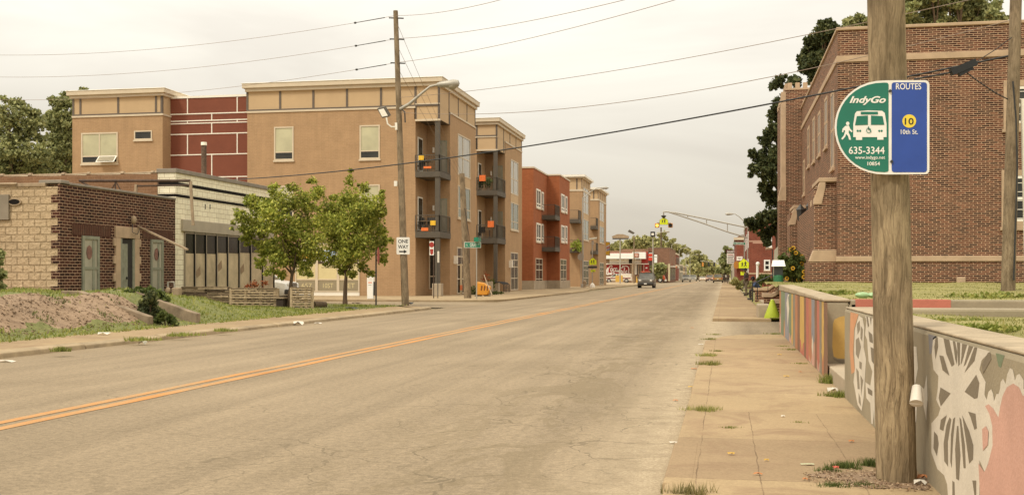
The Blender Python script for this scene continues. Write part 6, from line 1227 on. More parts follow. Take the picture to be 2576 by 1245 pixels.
def vehicle(name, label, cat, loc, rz, L, Wd, Ht, col_, style='suv', hood=.9, belt=1.0, group=None, wheel=.36, front='grille'):
    """built facing -Y about the origin, then moved"""
    e = E(name, (0, 0, 0), label, cat, group); w = Wd/2; zb = .28; hb = Ht-.1
    mb = M(); a, z1 = -L/2, L/2
    if style == 'suv': body = [(a, w*.86, w*.82, .42, .72, .78), (a+.12, w*.97, w*.92, .32, hood-.08, hood-.02), (a+.5, w, w*.95, zb, hood-.02, hood+.04), (a+1.25, w, w*.96, zb, belt-.03, belt+.03), (a+1.4, w, w*.96, zb, belt, belt+.02), (z1-.15, w, w*.96, zb, belt, belt+.02), (z1, w*.94, w*.92, .38, belt-.1, belt-.05)]
    elif style == 'truck': body = [(a, w*.88, w*.84, .42, .85, .92), (a+.15, w*.98, w*.93, .35, hood, hood+.03), (a+1.3, w, w*.96, .35, belt, belt+.04), (z1, w, w*.97, .4, belt-.02, belt)]
    else: body = [(a, w*.8, w*.78, .35, .6, .64), (a+.15, w*.95, w*.9, .24, .72, .78), (a+1.1, w, w*.93, .2, belt-.04, belt+.02), (z1-.9, w, w*.93, .2, belt, belt+.04), (z1-.15, w*.96, w*.9, .24, belt-.05, belt), (z1, w*.86, w*.8, .34, belt-.25, belt-.2)]
    loft(mb, body, col_); mb.build('body', e, smooth=True, bevel=.03)
    g0 = a+L*.26 if style != 'sedan' else a+L*.3; g1 = z1-.08 if style == 'suv' else (z1-L*.42 if style == 'truck' else z1-L*.18)
    mb = M(); sl = .55 if style != 'sedan' else .85; bk_ = .12 if style == 'suv' else (.2 if style == 'truck' else .6)
    tp = w*.78; bt = w*.93; q = [(-bt, g0, belt), (bt, g0, belt), (bt, g1, belt), (-bt, g1, belt), (-tp, g0+sl, hb), (tp, g0+sl, hb), (tp, g1-bk_, hb), (-tp, g1-bk_, hb)]
    mb.add(q, [(0, 1, 5, 4), (1, 2, 6, 5), (2, 3, 7, 6), (3, 0, 4, 7), (4, 5, 6, 7)], WSH); mb.build('windows', e)
    mb = M(); mb.prism([(-tp-.02, g0+sl-.05, hb-.01), (tp+.02, g0+sl-.05, hb-.01), (tp+.02, g1-bk_+.03, hb-.01), (-tp-.02, g1-bk_+.03, hb-.01)], (0, 0, .07), col_)
    for s in (-1, 1):
        mb.beam((s*bt, g0, belt), (s*tp, g0+sl, hb), .07, .07, col_); mb.beam((s*bt, g1, belt), (s*tp, g1-bk_, hb), .09, .09, col_); ym = (g0+g1)/2+.2; mb.beam((s*bt, ym, belt), (s*tp, ym, hb), .05, .1, col_)
    mb.build('roof', e, bevel=.02)
    if style == 'suv': mb = M(); [mb.beam((s*tp*.95, g0+sl+.1, hb+.11), (s*tp*.95, g1-bk_-.1, hb+.11), .05, .05, DKMET) for s in (-1, 1)]; mb.build('roof_rails', e)
    for s in (-1, 1):
        for yw in (a+L*.185, z1-L*.19):
            mb = M(); mb.tube([(s*(w-.2), yw, wheel), (s*(w+.015), yw, wheel)], wheel, TYRE, 20); wl = mb.build('wheel', e); mb = M(); mb.tube([(s*(w+.01), yw, wheel), (s*(w+.03), yw, wheel)], wheel*.6, RIM, 14); mb.build('rim', wl)
    mb = M(); mb.box(-w*.98, w*.98, a-.06, a+.16, .38, .62, DKMET if style == 'suv' else col_); mb.build('front_bumper', e, bevel=.04); mb = M(); mb.box(-w*.96, w*.96, z1-.14, z1+.06, .36, .6, DKMET if style == 'suv' else col_); mb.build('rear_bumper', e, bevel=.04)
    for s in (-1, 1):
        mb = M(); mb.ell((s*w*.68, a+.07, hood-.17), .14, .08, .12, LAMPW, 12, 8); mb.build('headlight', e, smooth=True); mb = M(); mb.box(s*w*.72, s*w*.93, z1-.03, z1+.015, belt-.32, belt-.05, LAMPR); mb.build('tail_light', e)
        mb = M(); mb.box(s*(w+.02), s*(w+.2), g0+.1, g0+.2, belt+.02, belt+.2, col_); mb.build('mirror', e, bevel=.03)
    mb = M(); mb.box(-w*.45, w*.45, a+.0, a+.09, hood-.29, hood-.06, BLK)
    for k in range(7): x = -w*.4+k*w*.8/6; mb.box(x-.025, x+.025, a-.015, a+.02, hood-.28, hood-.07, CHROME if front == 'grille' else BLK)
    mb.build('grille', e); mb = M(); mb.box(-.16, .16, a-.075, a-.06, .44, .56, CIRT); mb.box(-.16, .16, z1+.06, z1+.07, belt-.4, belt-.28, CIRT); mb.build('number_plate', e)
    e.location = loc; e.rotation_euler.z = rz; return e
def gat(px, py, z=0.0): return G(px, py, z)
j = gat(1627, 724.2); vehicle('jeep', 'dark grey boxy off road car driving toward the camera on the left lane', 'car', (j.x, j.y, 0), 0, 4.4, 1.84, 1.82, paint('jeep_paint', (.10, .085, .06)), 'suv', 1.02, 1.12, wheel=.38)
# two tone pale van, side on (facing left)
v = WY(1555, 709, YG-12); v.z = .07; vc = paint('van_white', (.72, .66, .55)); e = vehicle('pickup_truck', 'white and maroon pickup truck parked side on before the soft drink mural', 'pickup truck', (v.x, v.y, .07), math.radians(-90), 5.6, 1.95, 1.85, vc, 'truck', 1.05, 1.18, wheel=.42)
mb = M(); x_ = 1.955/2; mb.box(-x_-.012, -x_+.05, -2.4, 2.6, .8, 1.0, pm('maroon_stripe', (.20, .03, .025))); mb.box(x_-.05, x_+.012, -2.4, 2.6, .8, 1.0, MATS['maroon_stripe']); s_ = mb.build('side_stripe'); s_.parent = e
mb = M(); mb.box(-.95, .95, .2, 2.7, 1.15, 1.75, MATS['van_white']); s_ = mb.build('bed_cap', bevel=.05); s_.parent = e
# red truck, mostly behind the bush
v = WY(1661, 707, YG-4); tk = E('red_truck', (v.x, v.y, .07), 'orange red lorry cab with a white wheel hub parked behind a bush', 'truck'); OR_ = paint('lorry_orange_red', (.50, .085, .03))
def BX(x, y, z): return Vector((v.x+x, v.y+y, .07+z))
mb = M(); mb.prism([BX(-.9, -1, .7), BX(-1.3, -1, .9), BX(-1.2, -1, 1.2), BX(-.6, -1, 1.45), BX(.3, -1, 1.55), BX(.9, -1, 1.45), BX(1.1, -1, .5), BX(.8, -1, .5), BX(.5, -1, .95), BX(0, -1, 1.1), BX(-.5, -1, .95)], (0, 2, 0), OR_); mb.build('bonnet', tk, bevel=.05)
mb = M(); mb.tube([BX(0, -1.05, .52), BX(0, -.7, .52)], .52, TYRE, 20); w_ = mb.build('wheel', tk); mb = M(); mb.tube([BX(0, -1.08, .52), BX(0, -1.0, .52)], .27, WHT2, 14); mb.tube([BX(0, -1.1, .52), BX(0, -1.0, .52)], .07, BLK, 8); mb.build('hub', w_)
mb = M(); mb.prism([BX(-4.0, -1, .5), BX(-1.25, -1, .5), BX(-1.3, -1, 1.5), BX(-1.7, -1, 2.3), BX(-4.0, -1, 2.3)], (0, 2, 0), OR_); mb.build('cab', tk, bevel=.05); mb = M(); mb.prism([BX(-3.2, -1.02, 1.5), BX(-1.6, -1.02, 1.5), BX(-1.9, -1.02, 2.15), BX(-3.2, -1.02, 2.15)], (0, .02, 0), WSH); mb.build('window', tk)
mb = M(); mb.box(v.x+.95, v.x+1.25, v.y-1, v.y+1, .35, .75, WHT); mb.tube([BX(-.3, -1, 1.5), BX(-.1, -1, 1.9), BX(.3, -1, 2.0)], .05, WHT, 6); mb.build('bumper', tk)
# cars further up the street
FC = 'distant cars up the street'
def far(px, d, L, Wd, Ht, c, st, lb, rz=0, nm='parked_car'): p = P(px, 700, d); vehicle(nm, lb, 'car' if st != 'truck' else 'pickup truck', (p.x, p.y, 0.0), rz, L, Wd, Ht, c, st, .98 if st != 'sedan' else .75, 1.1 if st != 'sedan' else .9, FC)
far(1806, 228, 4.6, 1.95, 1.9, paint('tan_gold_paint', (.36, .22, .06)), 'suv', 'tan yellow family van seen from behind at the right kerb', math.pi)
far(1785.5, 262, 4.4, 1.85, 1.8, paint('dull_orange_paint', (.38, .17, .09)), 'suv', 'dull orange car just left of the tan yellow van', 0)
far(1768, 300, 4.6, 1.85, 1.4, paint('cream_paint', (.62, .48, .34)), 'sedan', 'low cream coloured saloon car in the middle of the street')
far(1726.5, 262, 5.0, 1.95, 1.8, paint('silver_paint', (.40, .36, .28)), 'truck', 'silver grey pickup at the left kerb, nearest of the far cars there')
far(1743.5, 300, 4.6, 1.95, 1.8, paint('grey_paint', (.34, .31, .25)), 'truck', 'grey pickup just right of the silver one at the left kerb')
# white car in the lot behind the tile shop
v = P(716, 745, 55); WC = paint('white_car_paint', (.80, .79, .75)); nose = P(741, 745, 55).x
e = vehicle('white_car', 'white hatchback nosing out behind the tile shop and pallet fence', 'car', (nose-2.05, v.y, .08), math.radians(90), 4.1, 1.78, 1.62, WC, 'suv', 1.0, 1.08, wheel=.34)

# ================================================================== MAST ARM, SIGNALS, SIGNS (right, beyond the church)
dmast = 112.0; mb0 = P(1883, 724, dmast); mb0.z = .1; ma = E('mast_arm', mb0, 'pale steel mast arm reaching over the street with a hanging school sign', 'mast arm')
ymA = mb0.y; fm = lambda px, py, k=0: WY(px, py, ymA-.004*k)
mb = M(); mb.tube([mb0, fm(1883, 555)], [.17, .12], GALV, 12); mb.lathe(mb0, [(.3, 0), (.28, .3), (.18, .4)], GALV, 12); mb.build('post', ma, smooth=True)
mb = M(); up = [fm(1883, 573), fm(1820, 560), fm(1760, 547.5), fm(1700, 535.5), fm(1676, 532.5), fm(1669.5, 533), fm(1669, 536)]; mb.tube(up, .075, GALV, 8); mb.tube([fm(1883, 599), fm(1830, 583), fm(1760, 558.5), fm(1700, 539), fm(1684, 534)], .075, GALV, 8); mb.build('arm', ma, smooth=True)
mb = M()
for px, a, b in ((1730, 541.5, 549), (1777.5, 551, 565), (1830, 562, 583)): mb.tube([fm(px, a), fm(px, b)], .05, GALV, 6)
mb.build('struts', ma)
mb = M(); mb.tube([fm(1669.5, 534), fm(1669.5, 541)], .07, GALV, 6); mb.lathe(fm(1669.5, 543.5), [(.1, .1), (.28, .02), (.28, -.03), (.1, -.2)], DKMET, 10); mb.tube([fm(1653, 560.8)+Vector((0, .2, 0)), fm(1688, 561.5)+Vector((0, .2, 0))], .05, DKMET, 6); mb.build('hanger', ma)
hs = E('school_crossing_sign', fm(1669.5, 556), 'yellow school crossing sign hanging over the street between two beacons', 'sign', 'yellow school crossing signs')
mb = M(); pentagon(mb, fm, 1669.8, 555.7, 22, 19.5, BLK, 0, .05); mb.build('border', hs); mb = M(); pentagon(mb, fm, 1669.8, 555.7, 20.8, 18.3, YEL, 1); mb.build('plate', hs); mb = M(); walkers(mb, fm, 1669.8, 556, 15, 2, BLK); mb.build('symbol', hs)
AMB = plain('lit_amber', (1.0, .62, .12), .4, 0, 1.1); AMBH = plain('beacon_housing', (.62, .26, .05), .5)
for px, lit, lb in ((1653, True, 'lit amber beacon at the left of the hanging school sign'), (1686.5, False, 'unlit dark beacon at the right of the hanging school sign')):
    q = fm(px, 567); e = E('beacon', q, lb, 'beacon', 'beacons of the hanging school sign'); mb = M(); s = .23
    mb.box(q.x-s, q.x+s, q.y, q.y+.3, q.z-s, q.z+s, AMBH); mb.build('housing', e, bevel=.06); mb = M(); mb.tube([(q.x, q.y-.04, q.z), (q.x, q.y, q.z)], .17, AMB if lit else BLK, 14); mb.build('lens', e); mb = M(); mb.tube([(q.x, q.y-.2, q.z+.02), (q.x, q.y, q.z+.02)], [.2, .2], DKMET if not lit else AMBH, 14, cap=False); mb.build('visor', e)
street_lamp('street lamp on the right side, leaning out above the mast arm', 1873, 724, 556, 1843, 538.5, group=None, d=125, base=P(1873, 722, 125))
e = E('street_name_sign', fm(1860, 612), 'green street name plate on the mast post, right side', 'sign'); fs_ = lambda x, y, k=0: WY(x, y, ymA-.2-.004*k); mb = M(); mb.prism([fs_(x, y) for x, y in ((1844.5, 608.8), (1876, 609.5), (1876, 616), (1844.5, 615.3))], (0, .03, 0), CIRT); mb.build('border', e); mb = M(); mb.face([fs_(x, y, 1) for x, y in ((1845.2, 609.6), (1875, 610.2), (1875, 615.2), (1845.2, 614.6))], GRNS); mb.build('plate', e); mb = M()
for k in range(7): mb.face([fs_(1848+k*3.4+u, 612.5+w_, 2) for u, w_ in ((0, -1.3), (1.8, -1.3), (1.8, 1.3), (0, 1.3))], CIRT)
mb.build('letter_marks', e)
# ground school sign right
d2 = 98.0; b = P(1872, 727, d2); b.z = .1; e = E('school_crossing_sign', b, 'yellow school crossing sign with plaque at the right pavement behind a standing person', 'sign', 'yellow school crossing signs'); f2 = lambda x, y, k=0: WY(x, y, b.y-.06-.004*k)
mb = M(); mb.tube([b, WY(1872, 648, b.y)], .04, GALV, 8); mb.build('post', e); mb = M(); pentagon(mb, f2, 1871, 662.5, 27, 26, BLK, 0, .02); mb.build('border', e); mb = M(); pentagon(mb, f2, 1871, 662.5, 25.4, 24.4, YEL, 1); mb.build('plate', e); mb = M(); walkers(mb, f2, 1872, 663, 21, 2, BLK); mb.build('symbol', e)
mb = M(); mb.prism([f2(x, y) for x, y in ((1863, 683), (1878, 683), (1878, 692), (1863, 692))], (0, .02, 0), YEL); mb.box(f2(1864, 680).x, f2(1877, 680).x, b.y-.25, b.y-.05, f2(0, 681.5).z, f2(0, 677.5).z, DKMET); mb.build('arrow_plaque', e)
# houses on the right
dH = 106.0; Yh = P(1885, 700, dH).y; Xh = xy(1885, Yh)
hs_ = E('brick_house', (Xh, Yh, .1), 'bright red brick two storey house with white sash windows behind the steps', 'house'); mb = M(); zt = WY(1887, 557, Yh).z; mb.box(Xh, Xh+14, Yh, Yh+26, 0, zt, RED2); mb.build('wall', hs_)
mb = M(); mb.box(Xh-.1, Xh+14, Yh-.1, Yh+26, zt, zt+.25, CONC); mb.build('coping', hs_); mb = M(); z_ = WY(1900, 690, Yh).z; mb.box(Xh-.05, Xh+14, Yh-.05, Yh+26, z_, z_+.16, STONE); mb.build('base_course', hs_)
for (xa, xb, yt, yb) in ((1921.8, 1937.5, 653.5, 680.5), (1927, 1942, 596, 623)): window(hs_, 'Y', Yh, xy(xa, Yh), xy(xb, Yh), WY(xa, yb, Yh).z, WY(xa, yt, Yh).z, WHT2, DARKG, (), (.5,), fw=.13, o=.06, sill=STONE)
for k in range(3):
    for (za_, zb_2) in ((1.5, 3.1), (4.2, 5.8)): window(hs_, 'X-', Xh, Yh+3+k*7, Yh+4.4+k*7, za_, zb_2, WHT2, DARKG, (), (.5,), fw=.12, o=.05)
mb = M(); 
for px, py, w_ in ((1900, 607, 1.2), (1907, 611, 1.0), (1932, 627, .5)): a = WY(px, py, Yh); mb.box(a.x-w_/2, a.x+w_/2, Yh-.008, Yh+.01, a.z-.06, a.z+.08, pm('pale_scar', (.50, .30, .22)))
split_boxes(mb, 'brick_scar', hs_)
dK = 150.0; Yk = P(1852, 700, dK).y; Xk = xy(1853, Yk); h2 = E('brick_shop_house', (Xk, Yk, .1), 'brown brick shop house with pale sloping roof edge beyond the mast arm', 'building'); zt = WY(1855, 602, Yk).z; mb = M(); mb.box(Xk, Xk+12, Yk, Yk+34, 0, zt, FARBR if False else RED2); mb.build('wall', h2)
mb = M(); zr_ = WY(1855, 591, Yk).z; mb.prism([(Xk-.3, Yk-.2, zt), (Xk+12, Yk-.2, zt), (Xk+12, Yk-.2, zr_), (Xk+.5, Yk-.2, zr_)], (0, 34, 0), FARBR); mb.box(Xk-.4, Xk+12, Yk-.3, Yk-.05, zt-.1, zt+.25, TRIM); mb.build('roof_edge', h2)
fk = lambda x, y, k=0: WY(x, y, Yk-.1-.01*k)
mb = M(); mb.prism([fk(x, y) for x, y in ((1853, 645), (1868, 645), (1868, 655.5), (1853, 655.5))], (0, .08, 0), CIRT); mb.face([fk(x, y, 1) for x, y in ((1856, 648), (1865, 648), (1865, 649), (1856, 649))], BLK); mb.face([fk(x, y, 1) for x, y in ((1857, 651), (1864, 651), (1864, 652), (1857, 652))], BLK); mb.build('wall_sign', h2)
mb = M(); mb.prism([fk(x, y) for x, y in ((1846, 661), (1852, 656.5), (1862, 659), (1862, 675), (1850, 676), (1846, 672))], (0, -1.2, 0), pm('awning_orange', (.42, .17, .03))); mb.build('awning', h2)
# pole sign with script header
ds_ = 185.0; Ysn = P(1838, 700, ds_).y; fq = lambda x, y, k=0: WY(x, y, Ysn-.01*k); e = E('shop_pole_sign', fq(1838, 650), 'tall white shop sign with dark red script header and lines of lettering', 'sign')
mb = M(); mb.prism([fq(x, y) for x, y in ((1826.5, 627.5), (1849.5, 628.5), (1849.5, 636.5), (1826.5, 635.5))], (0, .3, 0), pm('dark_maroon', (.07, .015, .015))); mb.build('header', e); mb = M(); tx(mb, fq, "Arnold's", 1828, 1848, 629.8, 634.8, CIRT, 1, .3, .03); mb.build('lettering', e)
mb = M(); mb.prism([fq(x, y) for x, y in ((1828.5, 636.8), (1847, 637.2), (1847, 663.5), (1828.5, 663))], (0, .3, 0), CIRT); mb.build('board', e); mb = M()
for y, m_ in ((640.5, RSG), (645, STEEL), (649.5, BLK), (654.5, STEEL), (659.5, BLK)):
    x = 1830.5
    while x < 1844: w_ = random.uniform(1.2, 2.2); mb.face([fq(a_, b_, 1) for a_, b_ in ((x, y-1.1), (x+w_, y-1.1), (x+w_, y+1.1), (x, y+1.1))], m_); x += w_+.5
mb.build('letter_marks', e); mb = M(); a = fq(1848.5, 663); mb.tube([(a.x, a.y+.2, .1), (a.x, a.y+.2, fq(0, 628).z)], .1, DKMET, 8); mb.build('post', e)
mb = M(); a = P(1833, 675, 195); e = E('far_storefront', (a.x, a.y, .1), 'pale grey storefront wall below the tall white shop sign', 'building'); mb.box(a.x+.6, a.x+9, a.y, a.y+30, 0, P(0, 664, 195).z, pm('far_store_grey', (.40, .36, .28))); mb.build('wall', e); mb = M(); mb.box(a.x+.52, a.x+.6, a.y+2, a.y+6, .4, 2.4, DARKG); mb.box(a.x+1.2, a.x+2.6, a.y-.05, a.y, .4, 2.4, DARKG); mb.build('shop_window', e)
# far traffic signals
dt = 330.0; a0_, a1_ = P(1800, 672, dt), P(1762, 655, dt); e = E('traffic_signal', P(1805, 704, dt), 'distant traffic signal heads hanging over the junction at the vanishing point', 'traffic signal'); mb = M(); mb.tube([P(1812, 706, dt), P(1812, 655, dt)], .15, GALV, 8); mb.tube([P(1812, 662, dt), P(1762, 656, dt)], .09, GALV, 6); mb.build('mast', e)
for px in (1768, 1783, 1797): q = P(px, 665, dt); mb = M(); mb.box(q.x-.25, q.x+.25, q.y-.2, q.y+.2, q.z-.6, q.z+.6, AMBH if px == 1768 else BLK); mb.build('signal_head', e)
# thin white post with a camera, shelter side, bins, planter stair things
b = P(1905.5, 716, 75); b.z = .4; e = E('camera_post', b, 'thin white post with a small knob on top in front of the red house', 'post'); mb = M(); mb.tube([b, P(1905.5, 668, 75)], .09, WHT2, 10); mb.build('post', e); mb = M(); mb.ell(P(1906.5, 664, 75), .14, .14, .16, WHT2); mb.build('top_knob', e)
b = P(1951, 712, 66); b.z = .7; e = E('notice_board', b, 'tall pale notice panel standing beside the tower of the church', 'board'); mb = M(); a, c = P(1944.5, 697, 66), P(1957, 624, 66); mb.prism([(a.x, a.y, a.z), (c.x, a.y, a.z), (c.x, a.y, c.z+.1), (a.x+.08, a.y, c.z-.12)], (0, .12, 0), pm('panel_offwhite', (.55, .50, .38))); mb.build('panel', e); mb = M(); mb.box(a.x-.06, a.x, a.y-.02, a.y+.1, .6, c.z-.1, DKMET); mb.build('edge_post', e)
b = P(1958, 716, 44); e = E('litter_bin', (b.x, b.y, .95), 'green litter bin with a white rain cover at the top of the brick steps', 'bin'); z0 = .95
mb = M(); mb.lathe((b.x, b.y, z0), [(.16, 0), (.2, .15), (.2, .42), (.17, .45)], plain('bin_green', (.03, .16, .07), .5), 14); mb.build('body', e); mb = M(); mb.box(b.x-.17, b.x+.17, b.y-.15, b.y+.15, z0+.45, z0+.8, plain('bin_dark_side', (.03, .035, .03), .6)); mb.build('upper_box', e); mb = M(); mb.prism([(b.x-.27, b.y-.25, z0+.8), (b.x+.27, b.y-.25, z0+.8), (b.x+.22, b.y-.1, z0+1.05), (b.x-.22, b.y-.1, z0+1.05)], (0, .4, 0), WHT2); mb.build('rain_cover', e)
# brick cheek walls of the church steps
def cheek(name, label, yy, x0, x1, z_lo, z_hi, th=.45, knee=.45):
    e = E(name, (x0, yy, .1), label, 'steps wall', 'brick walls beside the church steps'); xm = x0+(x1-x0)*knee
    mb = M(); mb.prism([(x0, yy, 0), (x1, yy, 0), (x1, yy, z_hi), (xm, yy, z_lo), (x0, yy, z_lo)], (0, th, 0), CHBR); mb.build('wall', e)
    mb = M(); mb.prism([(x0-.06, yy-.05, z_lo), (xm, yy-.05, z_lo), (x1, yy-.05, z_hi), (x1, yy-.05, z_hi+.13), (xm, yy-.05, z_lo+.13), (x0-.06, yy-.05, z_lo+.13)], (0, th+.1, 0), STONE); mb.build('coping', e, bevel=.015); return e
cheek('steps_wall', 'farther brick step wall with a long sloping stone coping', 52.5, 1.42, 2.75, .68, 1.22); cheek('steps_wall', 'nearer brick step wall beside the green cone', 35.8, 1.25, 2.0, .68, .95, .4, .35); cheek('steps_wall', 'low brick pier wall just behind the painted stripe wall', 34.0, 1.45, 2.1, .52, .66, .4, .5)
e = E('church_steps', (1.5, 44, .1), 'broad stone steps climbing from the pavement to the church porch', 'steps'); mb = M()
for k in range(6): mb.box(1.6+.36*k, 3.6, 44.5, 52.4, .05, .26+.17*k, CONC)
mb.build('treads', e, bevel=.01); mb = M(); mb.tube([(1.45, 50, .3), (1.45, 50, 1.1), (3.3, 50, 2.0), (3.3, 50, 1.1)], .025, BLK, 6); [mb.tube([(1.45+.46*k, 50, .3+.2*k), (1.45+.46*k, 50, 1.1+.22*k)], .015, BLK, 5) for k in range(1, 4)]; mb.build('handrail', e)
b = P(1893, 758, 53); e = E('short_post', (b.x, b.y, .1), 'short dark iron post at the foot of the brick steps', 'post'); mb = M(); mb.tube([(b.x, b.y, .1), (b.x, b.y, 1.05)], .035, DKMET, 8); mb.tube([(b.x, b.y, 1.05), (b.x+.3, b.y, 1.08)], .03, DKMET, 6); mb.build('post', e)
# chartreuse cone
b = G(1943, 800, .1); CHA = mk('chartreuse_paint', (.42, .50, .04), .6, .1, 5, dirt=.12); mb = M(); hC = .60; n = 20
mb.tube([(b.x, b.y, .06), (b.x, b.y, .14), (b.x, b.y, .38), (b.x, b.y, .58), (b.x, b.y, .645), (b.x, b.y, .66)], [.235, .24, .15, .075, .05, .02], CHA, 22); mb.build('painted_cone', label='chartreuse green painted concrete cone at the driveway beside the striped wall', cat='cone', smooth=True)
mb = M(); mb.box(b.x-.42, b.x-.05, b.y+.3, b.y+1.6, .05, .5, CONC); mb.build('low_block', label='low rough concrete block between the green cone and the brick steps', cat='block', bevel=.04)
# ================================================================== VEGETATION
def pxb(lst, d, squash=1.0, dj=.5, seed=1):
    rr = random.Random(seed); out = []
    for (px, py, r) in lst:
        R = r*d/FP; c = P(px, py, d+rr.uniform(-dj, dj)*R*2); out.append((c.x, c.y, c.z, R, R, R*squash))
    return out
b = G(726, 777, .1); d1 = FP*(H-.1)/(777-HY)
tree('young_tree', 'left young leafy street tree beside the pallet fence', b, P(736, 680, d1), .085,
     pxb([(700, 560, 58), (645, 565, 45), (765, 565, 55), (705, 505, 42), (650, 520, 36), (762, 505, 42), (725, 620, 52), (672, 625, 36), (785, 615, 40), (705, 655, 30), (745, 650, 42), (612, 548, 22), (632, 500, 20), (690, 470, 16), (740, 470, 18), (598, 535, 14), (590, 560, 9), (583, 575, 6), (625, 600, 22), (680, 682, 18), (805, 560, 26), (655, 662, 20), (708, 690, 18), (765, 678, 24), (800, 640, 22)], d1, .9), 15500, .055, L_YOUNG, 'young street trees at the corner lot', gap=.42, seed=3)
b = G(868, 765, .1); d2_ = FP*(H-.1)/(765-HY)
tree('young_tree', 'right young leafy street tree in front of the tan apartment wall', b, P(872, 675, d2_), .10,
     pxb([(880, 565, 66), (832, 530, 44), (930, 565, 46), (885, 500, 42), (878, 455, 17), (882, 430, 8), (785, 455, 14), (800, 485, 26), (945, 515, 34), (900, 625, 52), (850, 615, 46), (945, 610, 32), (968, 606, 16), (985, 605, 9), (868, 660, 30), (832, 575, 42), (960, 490, 14), (915, 470, 18), (832, 655, 24), (885, 690, 16), (930, 688, 14), (962, 650, 18), (860, 680, 14), (910, 672, 16), (925, 545, 40)], d2_, .9), 16500, .062, L_YOUNG, 'young street trees at the corner lot', gap=.42, seed=4)
TL = 'large trees behind the apartments on the left'
d = 98.0
tree('leafy_tree', 'large dark green tree at the far left behind the old shops', (P(20, 600, d).x, P(20, 600, d).y, 0), P(30, 460, d), .4, pxb([(25, 300, 40), (45, 262, 24), (-20, 330, 50), (30, 370, 50), (-10, 420, 55), (75, 330, 42), (60, 420, 55), (92, 300, 26), (100, 385, 40), (10, 250, 12), (110, 430, 40), (70, 280, 20)], d, .9), 11500, .16, L_MID, TL, gap=.4, seed=5)
tree('leafy_tree', 'tall olive green tree just left of the tan apartment wing', (P(150, 600, d+5).x, P(150, 600, d+5).y, 0), P(150, 470, d+5), .4, pxb([(150, 262, 28), (162, 238, 12), (140, 300, 36), (175, 300, 40), (150, 350, 42), (180, 370, 45), (135, 400, 40), (165, 430, 45), (195, 260, 26), (205, 228, 9), (215, 226, 8)], d+5, .9), 10500, .16, L_MID, TL, gap=.4, seed=6)
CHT = 'large trees behind the church'
d = 80.0
tree('leafy_tree', 'tall dark tree rising between the church tower and main roof', (P(2080, 600, d).x, P(2080, 600, d).y, 0), P(2070, 300, d), .45, pxb([(2075, 85, 34), (2092, 70, 20), (2050, 120, 34), (2068, 150, 36), (2030, 165, 28), (2060, 195, 34), (2018, 150, 14), (2035, 105, 16), (2000, 205, 20), (2080, 60, 16), (2090, 120, 30), (2095, 180, 40)], d, .95), 10500, .15, L_DARK, CHT, gap=.46, seed=7)
tree('leafy_tree', 'dark tree hanging over the pavement left of the church tower', (P(1965, 640, d+2).x, P(1965, 640, d+2).y, 0), P(1965, 420, d+2), .4, pxb([(1960, 205, 20), (1945, 215, 14), (1945, 290, 20), (1965, 260, 26), (1950, 330, 30), (1925, 355, 20), (1918, 400, 28), (1895, 385, 13), (1900, 425, 16), (1935, 440, 30), (1888, 440, 9), (1925, 475, 22), (1945, 500, 30), (1930, 545, 26), (1912, 560, 18), (1895, 572, 16), (1880, 558, 12), (1925, 590, 20), (1942, 580, 22), (1955, 400, 34), (1965, 330, 30), (1930, 610, 12), (1890, 555, 12), (1955, 550, 20)], d+2, .95), 13000, .135, L_DARK, CHT, gap=.44, seed=8)
d = 78.0
tree('leafy_tree', 'olive green tree top over the church roof just left of the near pole', (P(2165, 600, d).x, P(2165, 600, d).y, 0), P(2165, 300, d), .35, pxb([(2140, 60, 20), (2160, 52, 17), (2178, 62, 22), (2125, 72, 12), (2160, 95, 40)], d, .9), 2200, .18, L_MID, CHT, gap=.4, seed=9)
tree('leafy_tree', 'broad olive green tree top over the church roof right of the near pole', (P(2400, 600, d).x, P(2400, 600, d).y, 0), P(2400, 300, d), .5, pxb([(2275, 35, 36), (2310, 5, 36), (2350, 25, 40), (2390, 0, 40), (2420, 35, 36), (2455, 10, 40), (2495, 30, 32), (2520, 50, 18), (2340, -30, 40), (2420, -40, 40), (2300, 60, 40), (2370, 60, 40), (2450, 60, 40), (2490, 60, 36)], d, .9), 12500, .15, L_MID, CHT, gap=.42, seed=10)
# distant street trees
FT = 'distant trees up the street'
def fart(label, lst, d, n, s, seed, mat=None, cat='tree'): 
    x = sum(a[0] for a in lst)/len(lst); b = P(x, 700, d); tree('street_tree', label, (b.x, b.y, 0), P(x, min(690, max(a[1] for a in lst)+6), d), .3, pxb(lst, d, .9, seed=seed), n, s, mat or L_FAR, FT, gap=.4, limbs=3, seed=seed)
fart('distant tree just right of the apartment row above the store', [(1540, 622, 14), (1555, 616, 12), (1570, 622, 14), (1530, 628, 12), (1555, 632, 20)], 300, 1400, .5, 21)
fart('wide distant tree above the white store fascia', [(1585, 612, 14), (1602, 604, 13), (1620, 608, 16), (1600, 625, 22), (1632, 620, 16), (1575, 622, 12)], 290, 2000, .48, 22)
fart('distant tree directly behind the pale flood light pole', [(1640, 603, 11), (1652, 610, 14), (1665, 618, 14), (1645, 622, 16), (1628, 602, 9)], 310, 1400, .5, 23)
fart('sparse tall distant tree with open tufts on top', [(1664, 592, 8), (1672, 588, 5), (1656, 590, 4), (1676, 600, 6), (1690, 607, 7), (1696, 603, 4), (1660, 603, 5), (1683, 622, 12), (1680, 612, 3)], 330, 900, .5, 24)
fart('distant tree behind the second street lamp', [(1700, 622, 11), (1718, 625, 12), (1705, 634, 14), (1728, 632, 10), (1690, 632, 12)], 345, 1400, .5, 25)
fart('rounded distant tree behind the third and fourth street lamps', [(1745, 642, 12), (1755, 636, 9), (1738, 655, 16), (1760, 655, 16), (1750, 672, 20), (1770, 648, 11), (1772, 668, 16)], 400, 2000, .55, 26)
